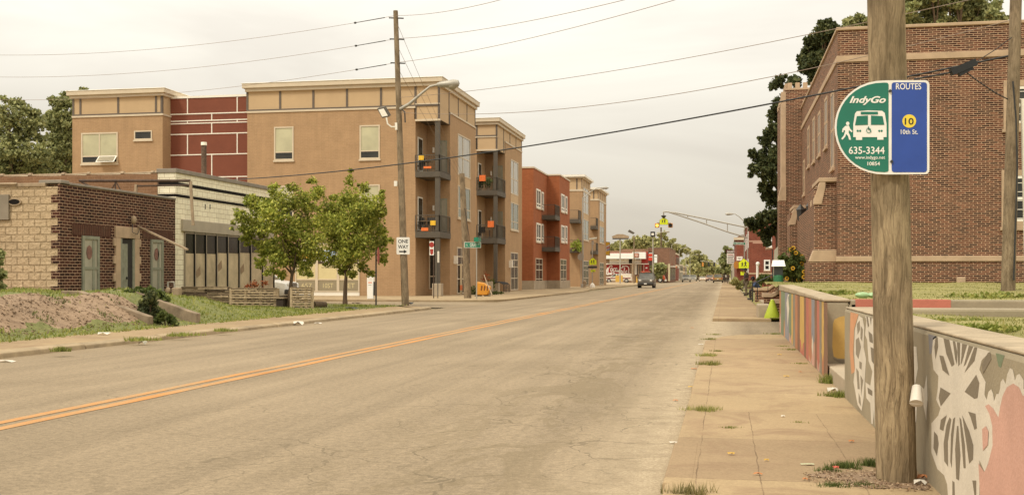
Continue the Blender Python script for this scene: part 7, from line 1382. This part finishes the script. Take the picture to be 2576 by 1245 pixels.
fart('lower distant tree left of the vanishing point', [(1785, 660, 9), (1780, 675, 13), (1793, 680, 10), (1770, 688, 12), (1792, 665, 6), (1758, 690, 12)], 470, 1500, .6, 27)
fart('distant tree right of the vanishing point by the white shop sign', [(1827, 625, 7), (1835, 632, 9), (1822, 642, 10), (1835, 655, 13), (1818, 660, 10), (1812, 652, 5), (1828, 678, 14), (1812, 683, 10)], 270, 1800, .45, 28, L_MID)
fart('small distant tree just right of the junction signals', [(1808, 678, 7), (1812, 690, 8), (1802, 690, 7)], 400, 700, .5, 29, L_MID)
mb = M(); 
hp = [(-140, 1150), (-60, 1100), (10, 1120), (90, 1100), (180, 1160)]
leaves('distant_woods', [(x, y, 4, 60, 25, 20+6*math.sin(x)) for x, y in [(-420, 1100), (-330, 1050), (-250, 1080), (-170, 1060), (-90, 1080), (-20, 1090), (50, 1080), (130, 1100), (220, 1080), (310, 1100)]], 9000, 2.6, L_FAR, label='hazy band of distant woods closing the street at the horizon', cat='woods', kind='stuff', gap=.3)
leaves('left_woods', [(x, y, 4, 18, 12, 7+2*math.sin(x)) for x, y in [(-60-i*24, 190+((i*37) % 30)) for i in range(9)]], 5000, .9, L_MID, label='band of trees behind the petrol station lot', cat='woods', kind='stuff', gap=.3)
# shrubs
def shrub(name, label, lst, d, n, s, mat, flowers=0, z0=None, cat='shrub', sq=.9):
    B = pxb(lst, d, sq); x = sum(b[0] for b in B)/len(B); y = sum(b[1] for b in B)/len(B); z = min(b[2]-b[5] for b in B); e = E(name, (x, y, z), label, cat)
    leaves('foliage', B, n, s, mat, e, gap=.45); mb = M(); 
    for b in B[:7]: mb.tube([(x, y, z-.1), ((x+b[0])/2, (y+b[1])/2, (z+b[2])/2), (b[0], b[1], b[2])], [.025, .015, .006], BARK, 5)
    mb.build('stems', e)
    if flowers:
        mb = M(); rr = random.Random(9)
        for _ in range(flowers):
            b = rr.choice(B); c = Vector((b[0]+rr.uniform(-1, 1)*b[3], b[1]-b[4]*.9, b[2]+rr.uniform(-.7, 1)*b[5])); r = .09
            mb.face([(c.x+r*math.cos(t), c.y, c.z+r*math.sin(t)) for t in [k*.63 for k in range(10)]], pm('sunflower_yellow', (.62, .36, .03))); mb.face([(c.x+r*.45*math.cos(t), c.y-.01, c.z+r*.45*math.sin(t)) for t in [k*.63 for k in range(10)]], pm('flower_heart', (.09, .045, .02)))
        mb.build('flower_heads', e)
    return e
shrub('sunflower_bush', 'tall sunflower bush against the church porch walls', [(1985, 668, 18), (2003, 662, 22), (1990, 690, 22), (2012, 684, 20), (1973, 652, 14), (2000, 640, 12), (1975, 680, 16), (2020, 668, 12), (1990, 630, 7), (2015, 650, 8), (2002, 700, 16)], 46, 3200, .085, L_BUSH, 16)
shrub('roadside_bush', 'round green bush in front of the brown brick block, by the red lorry', [(1655, 672, 12), (1664, 680, 12), (1650, 684, 11), (1668, 670, 8), (1658, 692, 12), (1646, 674, 8)], 222, 1500, .32, L_MID)
shrub('dark_bush', 'dark leafy bush growing out of the old bank steps', [(378, 752, 18), (372, 775, 24), (392, 785, 16), (358, 790, 15), (385, 800, 18), (382, 738, 9)], 27.6, 2200, .055, L_DARK)
shrub('weed_bush', 'pale green weeds crowning the bank above the steps', [(325, 742, 17), (350, 738, 18), (375, 733, 14), (300, 745, 12), (400, 742, 14), (415, 755, 12), (345, 752, 14), (290, 735, 8)], 29.5, 2600, .06, L_BUSH)
shrub('weed_bush', 'low green weeds at the bottom of the bank steps', [(410, 795, 14), (430, 803, 12), (395, 808, 10), (440, 812, 8)], 27.4, 900, .05, L_BUSH)
shrub('edge_bush', 'narrow green bush at the very left edge before the block wall', [(-2, 640, 14), (2, 690, 15), (-5, 720, 16), (-10, 660, 16)], 31, 900, .07, L_MID)
shrub('dry_shrub', 'brown dead twiggy plant behind the pallet fence', [(640, 715, 12), (665, 712, 10), (622, 720, 8)], 43.5, 260, .04, MATS['dead_leaf'])
shrub('verge_weeds', 'tall mixed weeds between the far pavement and the red house', [(1850, 706, 8), (1862, 716, 10), (1872, 712, 9), (1890, 716, 12), (1905, 722, 10), (1858, 722, 7), (1845, 712, 6)], 84, 1800, .13, L_FAR, sq=.8)
shrub('verge_weeds', 'weeds around the foot of the church steps rail', [(1925, 700, 12), (1912, 706, 10), (1935, 706, 10)], 62, 700, .1, L_BUSH)
# ------------------------------------------------------------------ grass
def zgrid(fn, xs, ys): return np.array([fn(x, y) for x, y in zip(xs, ys)])
n = 30000; xs = rng.uniform(-21, -13.3, n); ys = rng.uniform(15, 45, n); nn = np.sin(xs*2.3+ys*.7)*.3+np.sin(ys*1.9)*.3
bare = (xs > -15.75+nn*.5) & (xs < -14.15+nn*.35) & (ys < 25.3+nn); lotb = (ys > 39+nn*2+(xs+13)*-.15) & (rng.random(n) > .18); stairs = (ys > 24.9) & (ys < 27.1) & (xs > -16.4)
keep = ~(bare & (rng.random(n) > .035)) & ~lotb & ~(stairs & (rng.random(n) > .3)); xs, ys = xs[keep], ys[keep]
blades('bank_grass', np.stack([xs, ys, zgrid(ZL, xs, ys)-.01], 1), .075, .04, L_GRASS, label='green grass growing along the bank and lot before the old shops', cat='grass', kind='stuff')
n = 52000; xs = 1.5+rng.random(n)**1.3*17; ys = 14.45+rng.random(n)**1.3*28.8; cl_ = (np.sin(xs*1.7+ys)+np.sin(ys*2.1-xs*.6)+rng.normal(size=n)*.5) > -.9; xs, ys = xs[cl_], ys[cl_]
blades('church_lawn_grass', np.stack([xs, ys, zgrid(ZR, xs, ys)-.015], 1), .032, .03, L_GRASSR, label='short patchy lawn grass in front of the church wall', cat='grass', kind='stuff')
n = 36000; xs = 1.5+rng.random(n)*9; ys = rng.uniform(3.5, 11.45, n)
blades('near_lawn_grass', np.stack([xs, ys, .94+.03*np.sin(xs*1.7+ys*1.1)+.02*np.sin(ys*2.3)], 1), .034, .016, L_GRASSR, label='short lawn grass behind the petal painted wall', cat='grass', kind='stuff')
# darker weed clumps on the lawns
def clump(label, x, y, z, r, n, h, mat, w=.012, cat='weed', name='weed_tuft', group=None):
    a = rng.random(n)*2*math.pi; q = r*rng.random(n)**.8*(.7+.3*np.sin(a*3+x*5)); n = len(q); pts = np.stack([x+np.cos(a)*q, y+np.sin(a)*q*.7, np.full(n, z)], 1); b_ = blades(name, pts, h, w, mat, label=label, cat=cat, group=group)
    b_.scale.z = 1; return b_
for (px, py, zz, r, lb) in ((2095, 737, 1.03, .55, 'dark weed clump on the lawn behind the end of the striped wall'), (2500, 744, 1.02, .8, 'dark weed clump on the church lawn left of the right wooden pole'), (2075, 711, 1.1, 1.2, 'dark weeds along the foot of the church porch')):
    p = P(px, py, (1.35-zz)*FP/(py-HY)); leaves('weed_tuft', [(p.x, p.y, zz, r*.9, r*.5, .055)], 420, .035, L_GRASS, label=lb, cat='weed')
for (px, py, lb) in ((2505, 772, 'tufted weed clump on the near lawn close to the far return wall'), (2420, 812, 'dark weed clump on the near lawn behind the pole'), (2480, 828, 'dark weed clump on the near lawn right of the petal top')):
    p = P(px, py, (1.35-.97)*FP/(py-HY)); leaves('weed_tuft', [(p.x, p.y, .97, .28, .18, .045)], 420, .02, L_GRASS, label=lb, cat='weed')
# pavement weeds (picture place, reach, count, height)
def R24(x, y): return (1669.2+.447*x, 688.5+.447*y)
for (x, y, r, n_, h, lb) in ((225, 768, .24, 420, .075, 'dry grass tuft on the kerb edge opposite the step gap'), (262, 512, .22, 320, .10, 'largest yellow green tuft on the kerb'), (250, 462, .22, 260, .08, 'grass tuft on the kerb just beyond the largest one'), (300, 436, .16, 120, .05, 'flat grass growing in a pavement joint by the kerb'), (262, 370, .2, 160, .07, 'grass tuft at the kerb near the driveway'), (290, 342, .2, 110, .05, 'farthest grass tuft at the driveway corner of the kerb'),
        (625, 338, .25, 160, .05, 'low grass at the foot of the striped wall near the driveway'), (668, 408, .2, 90, .04, 'thin grass on the pavement joint near the striped wall'), (712, 428, .2, 130, .05, 'grass at the base of the middle of the striped wall'), (772, 506, .17, 110, .04, 'small weeds by the red stripes of the wall'),
        (375, 866, .12, 110, .035, 'little star shaped weed in the pavement crack'), (930, 615, .16, 320, .16, 'tall green weed at the corner of the step gap'), (985, 690, .24, 420, .10, 'dark weeds in front of the concrete step'), (765, 836, .1, 60, .03, 'tiny weed in the diagonal crack'),
        (150, 1238, .2, 260, .10, 'dry grass at the bottom left corner of the pavement'), (1020, 1090, .14, 420, .07, 'dark weed clump left of the near pole foot'), (925, 1108, .10, 200, .05, 'smaller weed clump left of the near pole foot'), (1160, 1078, .12, 360, .08, 'weed clump touching the near pole'), (950, 1192, .14, 240, .04, 'flat weeds in front of the near pole'), (1110, 1190, .16, 260, .04, 'scrappy weeds between pole foot and pavement')):
    p = G(*R24(x, y), .1); m_ = L_GRASSR if y < 800 and x < 320 else (L_GRASS if y < 1000 else L_BUSH)
    clump(lb, p.x, p.y, .095, r, n_, h*.62, m_ if x != 150 else L_DRY, .006 if y > 700 else .010, group='weeds in the pavement cracks')
for (px, py, r, lb) in ((352, 855, .5, 'grass tuft growing over the left kerb'), (455, 843, .6, 'long grass patch along the left kerb top'), (155, 882, .22, 'small tuft in the left kerb joint'), (562, 832, .35, 'tuft in the left kerb joint past the steps')):
    p = G(px, py, .1); clump(lb, p.x, p.y, .09, r, 260, .07, L_GRASS, .02, group='weeds on the left kerb')
rr = random.Random(4)
for i, (px, py) in enumerate(((120, 830), (210, 838), (62, 838), (135, 800), (348, 808), (290, 808), (238, 790), (410, 815))): pass
pts = []
for _ in range(2600):
    x = rng.uniform(-15.6, -14.1); y = rng.uniform(15, 25); 
    if math.sin(x*5+y*2.3)+math.sin(y*3.1-x*2) > 1.1: pts.append((x, y, ZL(x, y)-.01))
blades('bank_weeds', pts, .07, .03, L_BUSH, label='sparse weeds dotted over the bare soil bank', cat='weeds', kind='stuff')
n = 3200; cx = rng.uniform(-15.7, -13.9, n); cy = rng.uniform(14, 25.5, n); s = .012+.035*rng.random(n)**2; th = rng.random(n)*6.28; cz = zgrid(ZL, cx, cy)+.004
V = np.stack([np.stack([cx+np.cos(th+k*1.57)*s, cy+np.sin(th+k*1.57)*s*.8, cz+(rng.random(n)*s*.9 if k % 2 else 0*s)], 1) for k in range(4)], 1).reshape(-1, 3)
npmesh('soil_clods', V, np.arange(len(V)).reshape(-1, 4), leafmat('clod', (.13, .085, .05), (.27, .18, .11), (.42, .31, .21)), label='clods and pebbles scattered over the bare soil bank', cat='clods', kind='stuff')
# dirt, leaves and gravel around the near pole foot
DUST = mk('foot_dirt', (.30, .205, .13), .95, .3, 14, bump=.8, bscale=60, world=True)
mb = M(); ring = [(pb.x+.02+(.42+.08*math.sin(a*3)+.05*math.sin(a*7))*math.cos(a)*(1.1 if math.cos(a) < 0 else .45), pb.y-.02+(.3+.05*math.sin(a*5))*math.sin(a), .1035) for a in [k*2*math.pi/48 for k in range(48)]]
mb.face(ring, DUST); mb.build('dirt_patch', kind='structure')
n = 900; a = rng.random(n)*2*math.pi; q = np.sqrt(rng.random(n)); cx = pb.x-.05+np.cos(a)*q*.52; cy = pb.y-.03+np.sin(a)*q*.34; s = .004+.012*rng.random(n); th = rng.random(n)*6.28
ok = cx < 1.19; cx, cy, s, th = cx[ok], cy[ok], s[ok], th[ok]; z = .107+.006*rng.random(len(cx))
V = np.stack([np.stack([cx+np.cos(th+k*1.57)*s*(1 if k % 2 else .55), cy+np.sin(th+k*1.57)*s*(1 if k % 2 else .55), z+rng.normal(size=len(cx))*.004], 1) for k in range(4)], 1).reshape(-1, 3)
npmesh('ground_litter', V, np.arange(len(V)).reshape(-1, 4), leafmat('leaf_litter', (.12, .07, .04), (.36, .24, .14), (.58, .45, .30)), label='crumbled leaves and grit around the foot of the near pole', cat='leaf litter', kind='stuff')
# small litter
def scrap(label, px, py, w, l, m, z=.1, h=.012, cat='litter', name='paper_scrap', rot=0.0, z_=None):
    p = G(px, py, z); mb = M(); k = 9; w *= .75; l *= .75; pts = []
    for i in range(k): t = 2*math.pi*i/k; rr_ = 1+.25*math.sin(i*2.3+px); u, v_ = w/2*rr_*math.cos(t), l/2*rr_*math.sin(t); pts.append((p.x+u*math.cos(rot)-v_*math.sin(rot), p.y+u*math.sin(rot)+v_*math.cos(rot), z+.006+h*(.5+.5*math.sin(i*2.1))))
    c = (p.x, p.y, z+h+.008); mb.add(pts+[c], [(i, (i+1) % k, k) for i in range(k)], m); return mb.build(name, label=label, cat=cat)
LY = pm('fallen_leaf_yellow', (.58, .36, .07)); LO = pm('fallen_leaf_orange', (.48, .19, .07)); LG_ = pm('fallen_leaf_pale', (.45, .47, .30)); PW = pm('dull_paper', (.62, .57, .48))
def lit(x, y, *a, **k): X_, Y_ = R24(x, y); return scrap(a[0], X_, Y_, *a[1:], **k)
lit(955, 668, 'crumpled white paper beside the weeds at the step gap', .16, .10, PW, h=.05); lit(815, 1076, 'long pale green leaf lying on the near pavement', .13, .045, LG_, cat='leaf', name='fallen_leaf', h=.006, rot=.15); lit(972, 1103, 'small red wrapper in the weeds by the near pole', .055, .05, pm('wrapper_red', (.60, .13, .09)), h=.02)
lit(674, 806, 'small white scrap in the middle of the pavement', .05, .04, PW, h=.012); lit(692, 580, 'yellow leaf on the pavement near the step gap', .10, .07, LY, cat='leaf', name='fallen_leaf'); lit(382, 1018, 'yellow leaf on the near pavement by the crack', .07, .04, LY, cat='leaf', name='fallen_leaf'); lit(580, 1055, 'small yellow leaf left of the pale green leaf', .045, .03, LY, cat='leaf', name='fallen_leaf'); lit(530, 1132, 'orange leaf near the bottom of the pavement', .07, .03, LO, cat='leaf', name='fallen_leaf')
lit(652, 458, 'yellow leaf on the far part of the near pavement', .09, .06, LY, cat='leaf', name='fallen_leaf'); lit(770, 556, 'small orange leaf close to the red stripes', .06, .05, LO, cat='leaf', name='fallen_leaf'); lit(1058, 948, 'orange leaf near the wall right side', .06, .04, LO, cat='leaf', name='fallen_leaf'); lit(795, 1162, 'tiny orange leaf in front of the weeds', .04, .03, LO, cat='leaf', name='fallen_leaf')
lit(172, 538, 'orange leaf in the gutter by the largest tuft', .12, .10, LO, z=0, cat='leaf', name='fallen_leaf'); lit(155, 640, 'yellow leaf in the gutter', .09, .07, LY, z=0, cat='leaf', name='fallen_leaf'); lit(66, 716, 'small red leaf on the road by the kerb', .07, .06, LO, z=0, cat='leaf', name='fallen_leaf'); lit(58, 955, 'white scrap on the road beside the kerb', .09, .05, PW, z=0); lit(78, 966, 'red scrap touching the white one by the kerb', .05, .04, LO, z=0, name='wrapper_scrap'); lit(212, 399, 'white scrap in the gutter near the driveway', .14, .12, PW, z=0); lit(160, 306, 'tiny scrap on the road off the driveway', .12, .12, LO, z=0)
lit(1440, 1190, 'white torn paper at the right of the pole foot', .10, .05, PW, h=.03); lit(1458, 1160, 'dry brown leaf beside the torn paper at the wall foot', .09, .06, LO, h=.03, cat='leaf', name='fallen_leaf')
scrap('white paper on the grass edge of the left pavement', 262, 842, .40, .22, PW, h=.05); scrap('white paper against the left kerb', 359, 867, .22, .2, PW, z=0, h=.08); scrap('white flat scrap in the gutter at the far left', 14, 911, .4, .14, PW, z=0, h=.03); scrap('white bag in the gutter near the pallet fence', 751, 818, .45, .3, PW, z=0, h=.11); scrap('thin white scrap in the gutter past the white bag', 799, 814, .3, .15, PW, z=0, h=.03)
scrap('orange scrap lying in the grass before the pallets', 552, 785, .35, .3, ORG, z=.2, h=.06); scrap('white paper in the grass at the foot of the dark pallets', 512, 768, .5, .25, PW, z=.22, h=.04); scrap('white scrap by the foot of the right pallet panel', 660+87, 776, .25, .2, PW, z=.1, h=.08); scrap('dark rag lying on the dirt under the right tree', 881, 778, .7, .3, DKMET, z=.1, h=.08, name='dark_rag'); scrap('dark rag at the foot of the leaning pole', 1030, 766, .5, .3, DKMET, z=.1, h=.1, name='dark_rag'); scrap('dark branch heap right of the right tree', 897, 764, .6, .3, BARK, z=.1, h=.06, name='branch_heap')
p = G(788, 775, .1); q = G(818, 774, .1); mb = M(); mb.tube([p+Vector((0, 0, .13)), q+Vector((0, 0, .12))], [.15, .13], BARK, 10); mb.build('log', label='short brown log lying on the dirt between the two young trees', cat='log', smooth=True)
p = WY(2268, 745, 15.2); mb = M(); p = P(2170, 744, 17.5); mb.ell((p.x, p.y, 1.05), .12, .06, .05, plain('green_bottle', (.30, .45, .22), .25), 12, 6); mb.ell((p.x+.16, p.y, 1.05), .1, .06, .045, MATS['green_bottle'], 12, 6); mb.build('plastic_bottle', label='pale green crushed bottle on the lawn just above the red wall band', cat='bottle', smooth=True)
# grass and weeds under the right young tree
a = G(885, 772, .1); clump('grass mound around the foot of the right young tree', a.x, a.y+.6, .09, 1.7, 900, .10, L_GRASS, .04)

# ================================================================== PEOPLE
def skin(name, verts, edges, rad, mat, parent, root=0, sub=1):
    o3 = ORGN[parent.name]; me = bpy.data.meshes.new(name); me.from_pydata([tuple(v) for v in verts], edges, []); me.materials.append(mat)
    o = bpy.data.objects.new(name, me); col.objects.link(o); m = o.modifiers.new('skin', 'SKIN')
    if not me.skin_vertices: 
        bpy.context.view_layer.update()
    sv = me.skin_vertices[0].data
    for i, r in enumerate(rad): sv[i].radius = (r, r) if not isinstance(r, tuple) else r
    sv[root].use_root = True
    s = o.modifiers.new('sub', 'SUBSURF'); s.levels = sub; s.render_levels = sub
    o.parent = parent; ORGN[o.name] = o3; return o
def person(label, loc, face, pose, skinm, shirt, trous, hair, scale=1.0, group=None, fingers=True):
    """pose: dict of joints in (forward, left, up)"""
    e = E('person', loc, label, 'person', group); J = dict(pose); F_ = Vector((math.cos(face), math.sin(face), 0)); S_ = Vector((-math.sin(face), math.cos(face), 0))
    def X(k): a = J[k]; return (F_*a[0]+S_*a[1]+Vector((0, 0, a[2])))*scale
    V = []; Eg = []; R = []; idx = {}
    def add(k, r, par=None, co=None): idx[k] = len(V); V.append(co if co is not None else X(k)); R.append(r*scale); (Eg.append((idx[par], idx[k])) if par else None)
    add('pelvis', .13); add('waist', .115, 'pelvis'); add('chest', .135, 'waist'); add('neck', .055, 'chest'); add('jaw', .062, 'neck'); add('head', .092, 'jaw'); add('crown', .075, 'head')
    for s in 'lr':
        add('hip'+s, .095, 'pelvis'); add('knee'+s, .062, 'hip'+s); add('ankle'+s, .04, 'knee'+s); add('toe'+s, .035, 'ankle'+s)
        add('sho'+s, .062, 'chest'); add('elb'+s, .045, 'sho'+s); add('wri'+s, .03, 'elb'+s); add('palm'+s, .034, 'wri'+s)
        if fingers:
            w = X('wri'+s); p = X('palm'+s); d_ = (p-w).normalized(); sd_ = d_.cross(Vector((0, 0, 1))).normalized()
            for k, (o_, l_) in enumerate(((-.03, .06), (-.01, .075), (.01, .07), (.03, .055))): add(f'f{s}{k}', .010, 'palm'+s, p+(sd_*o_+d_*.035)*scale); add(f'g{s}{k}', .008, f'f{s}{k}', p+(sd_*o_*1.1+d_*(.035+l_*.6)-Vector((0, 0, .035)))*scale)
            add('th'+s, .010, 'palm'+s, p+(sd_*.05*(1 if s == 'l' else -1)+d_*.02)*scale)
    skin('body', V, Eg, R, skinm, e)
    def sub_(name, keys, edges, rad, mat): ks = list(keys); skin(name, [X(k) for k in ks], [(ks.index(a), ks.index(b)) for a, b in edges], [r*scale for r in rad], mat, e)
    sub_('shirt', ('chest', 'waist', 'pelvis', 'shol', 'elbl', 'shor', 'elbr'), (('chest', 'waist'), ('waist', 'pelvis'), ('chest', 'shol'), ('shol', 'elbl'), ('chest', 'shor'), ('shor', 'elbr')), (.165, .15, .155, .085, .066, .085, .066), shirt)
    sub_('trousers', ('pelvis', 'hipl', 'kneel', 'anklel', 'hipr', 'kneer', 'ankler'), (('pelvis', 'hipl'), ('hipl', 'kneel'), ('kneel', 'anklel'), ('pelvis', 'hipr'), ('hipr', 'kneer'), ('kneer', 'ankler')), (.15, .12, .085, .065, .12, .085, .065), trous)
    h = X('head'); c = X('crown'); mb = M(); mb.ell(e.location+(h+c)/2-F_*.03*scale, .105*scale, .105*scale, .12*scale, hair, 12, 8); mb.build('hair', e, smooth=True)
    mb = M(); f_ = e.location+h+F_*.1*scale
    mb.ell(f_+Vector((0, 0, -.01)), .018, .016, .025, skinm, 8, 6)
    for s in (-1, 1): mb.ell(f_+S_*s*.035-F_*.012+Vector((0, 0, .02)), .012, .012, .010, BLK, 8, 5); mb.ell(e.location+h+S_*s*.095*scale, .02, .02, .03, skinm, 8, 5)
    mb.box(f_.x-.02, f_.x+.02, f_.y-.02, f_.y+.02, f_.z-.058, f_.z-.05, pm('lip_brown', (.16, .07, .05))); mb.build('face_features', e, smooth=True)
    mb = M()
    for s in 'lr':
        a = e.location+X('ankle'+s); t = e.location+X('toe'+s); mb.tube([Vector((a.x, a.y, a.z))-(t-a)*.35-Vector((0, 0, .03)), a-Vector((0, 0, .03)), t], [.05*scale, .055*scale, .04*scale], BLK, 8)
    mb.build('shoes', e, smooth=True); return e
stand = dict(pelvis=(0, 0, .95), waist=(.0, 0, 1.12), chest=(.0, 0, 1.34), neck=(.03, 0, 1.5), jaw=(.07, 0, 1.55), head=(.08, 0, 1.64), crown=(.07, 0, 1.71), hipl=(0, .09, .88), hipr=(0, -.09, .88), kneel=(.05, .11, .49), kneer=(-.02, -.11, .49), anklel=(.0, .12, .09), ankler=(-.06, -.12, .09), toel=(.16, .14, .04), toer=(.1, -.15, .04),
    shol=(.0, .2, 1.42), shor=(.0, -.2, 1.42), elbl=(-.03, .25, 1.14), elbr=(-.03, -.25, 1.14), wril=(.18, .1, 1.06), wrir=(.18, -.1, 1.06), palml=(.26, .05, 1.07), palmr=(.26, -.05, 1.07))
sit = dict(pelvis=(0, 0, .1), waist=(.06, 0, .26), chest=(.17, 0, .45), neck=(.25, 0, .58), jaw=(.30, 0, .61), head=(.33, 0, .69), crown=(.33, 0, .76), hipl=(.03, .1, .08), hipr=(.03, -.1, .08), kneel=(.45, .15, .12), kneer=(.45, -.15, .12), anklel=(.42, .13, -.3), ankler=(.42, -.13, -.3), toel=(.58, .14, -.34), toer=(.58, -.14, -.34),
    shol=(.17, .2, .5), shor=(.17, -.2, .5), elbl=(.3, .27, .28), elbr=(.3, -.27, .28), wril=(.46, .1, .22), wrir=(.46, -.1, .22), palml=(.53, .04, .23), palmr=(.53, -.04, .23))
SK = pm('skin_brown', (.13, .065, .04)); DKSH = pm('dark_shirt', (.045, .032, .026)); CAMO = mk('camouflage_trousers', (.16, .125, .085), .9, .5, 14); BSH = pm('blue_shirt', (.06, .085, .17)); HR = pm('black_hair', (.012, .01, .009)); LSH = pm('light_shirt', (.45, .42, .36))
b = G(1877, 744, .1); person('person standing on the far pavement in a dark top and patterned trousers, hands held together', (b.x, b.y, .1), math.radians(200), stand, SK, DKSH, CAMO, HR)
b = P(1909, 716, 56.5); person('person in a blue shirt sitting bent forward on the church steps', (b.x, b.y, .52), math.radians(180), sit, SK, BSH, DKSH, HR)
for (px, lb, sh, fc, dd) in ((1820.5, 'distant person in black on the far right pavement', DKSH, 80, 205), (1826.5, 'distant person in a light shirt beside the one in black', LSH, 100, 212), (1832, 'distant person in dark clothes, rightmost of the three walkers', DKSH, 270, 190)):
    b = P(px, 700, dd); person(lb, (b.x, b.y, .1), math.radians(fc), stand, SK, sh, DKSH, HR, group='distant walkers', fingers=False)
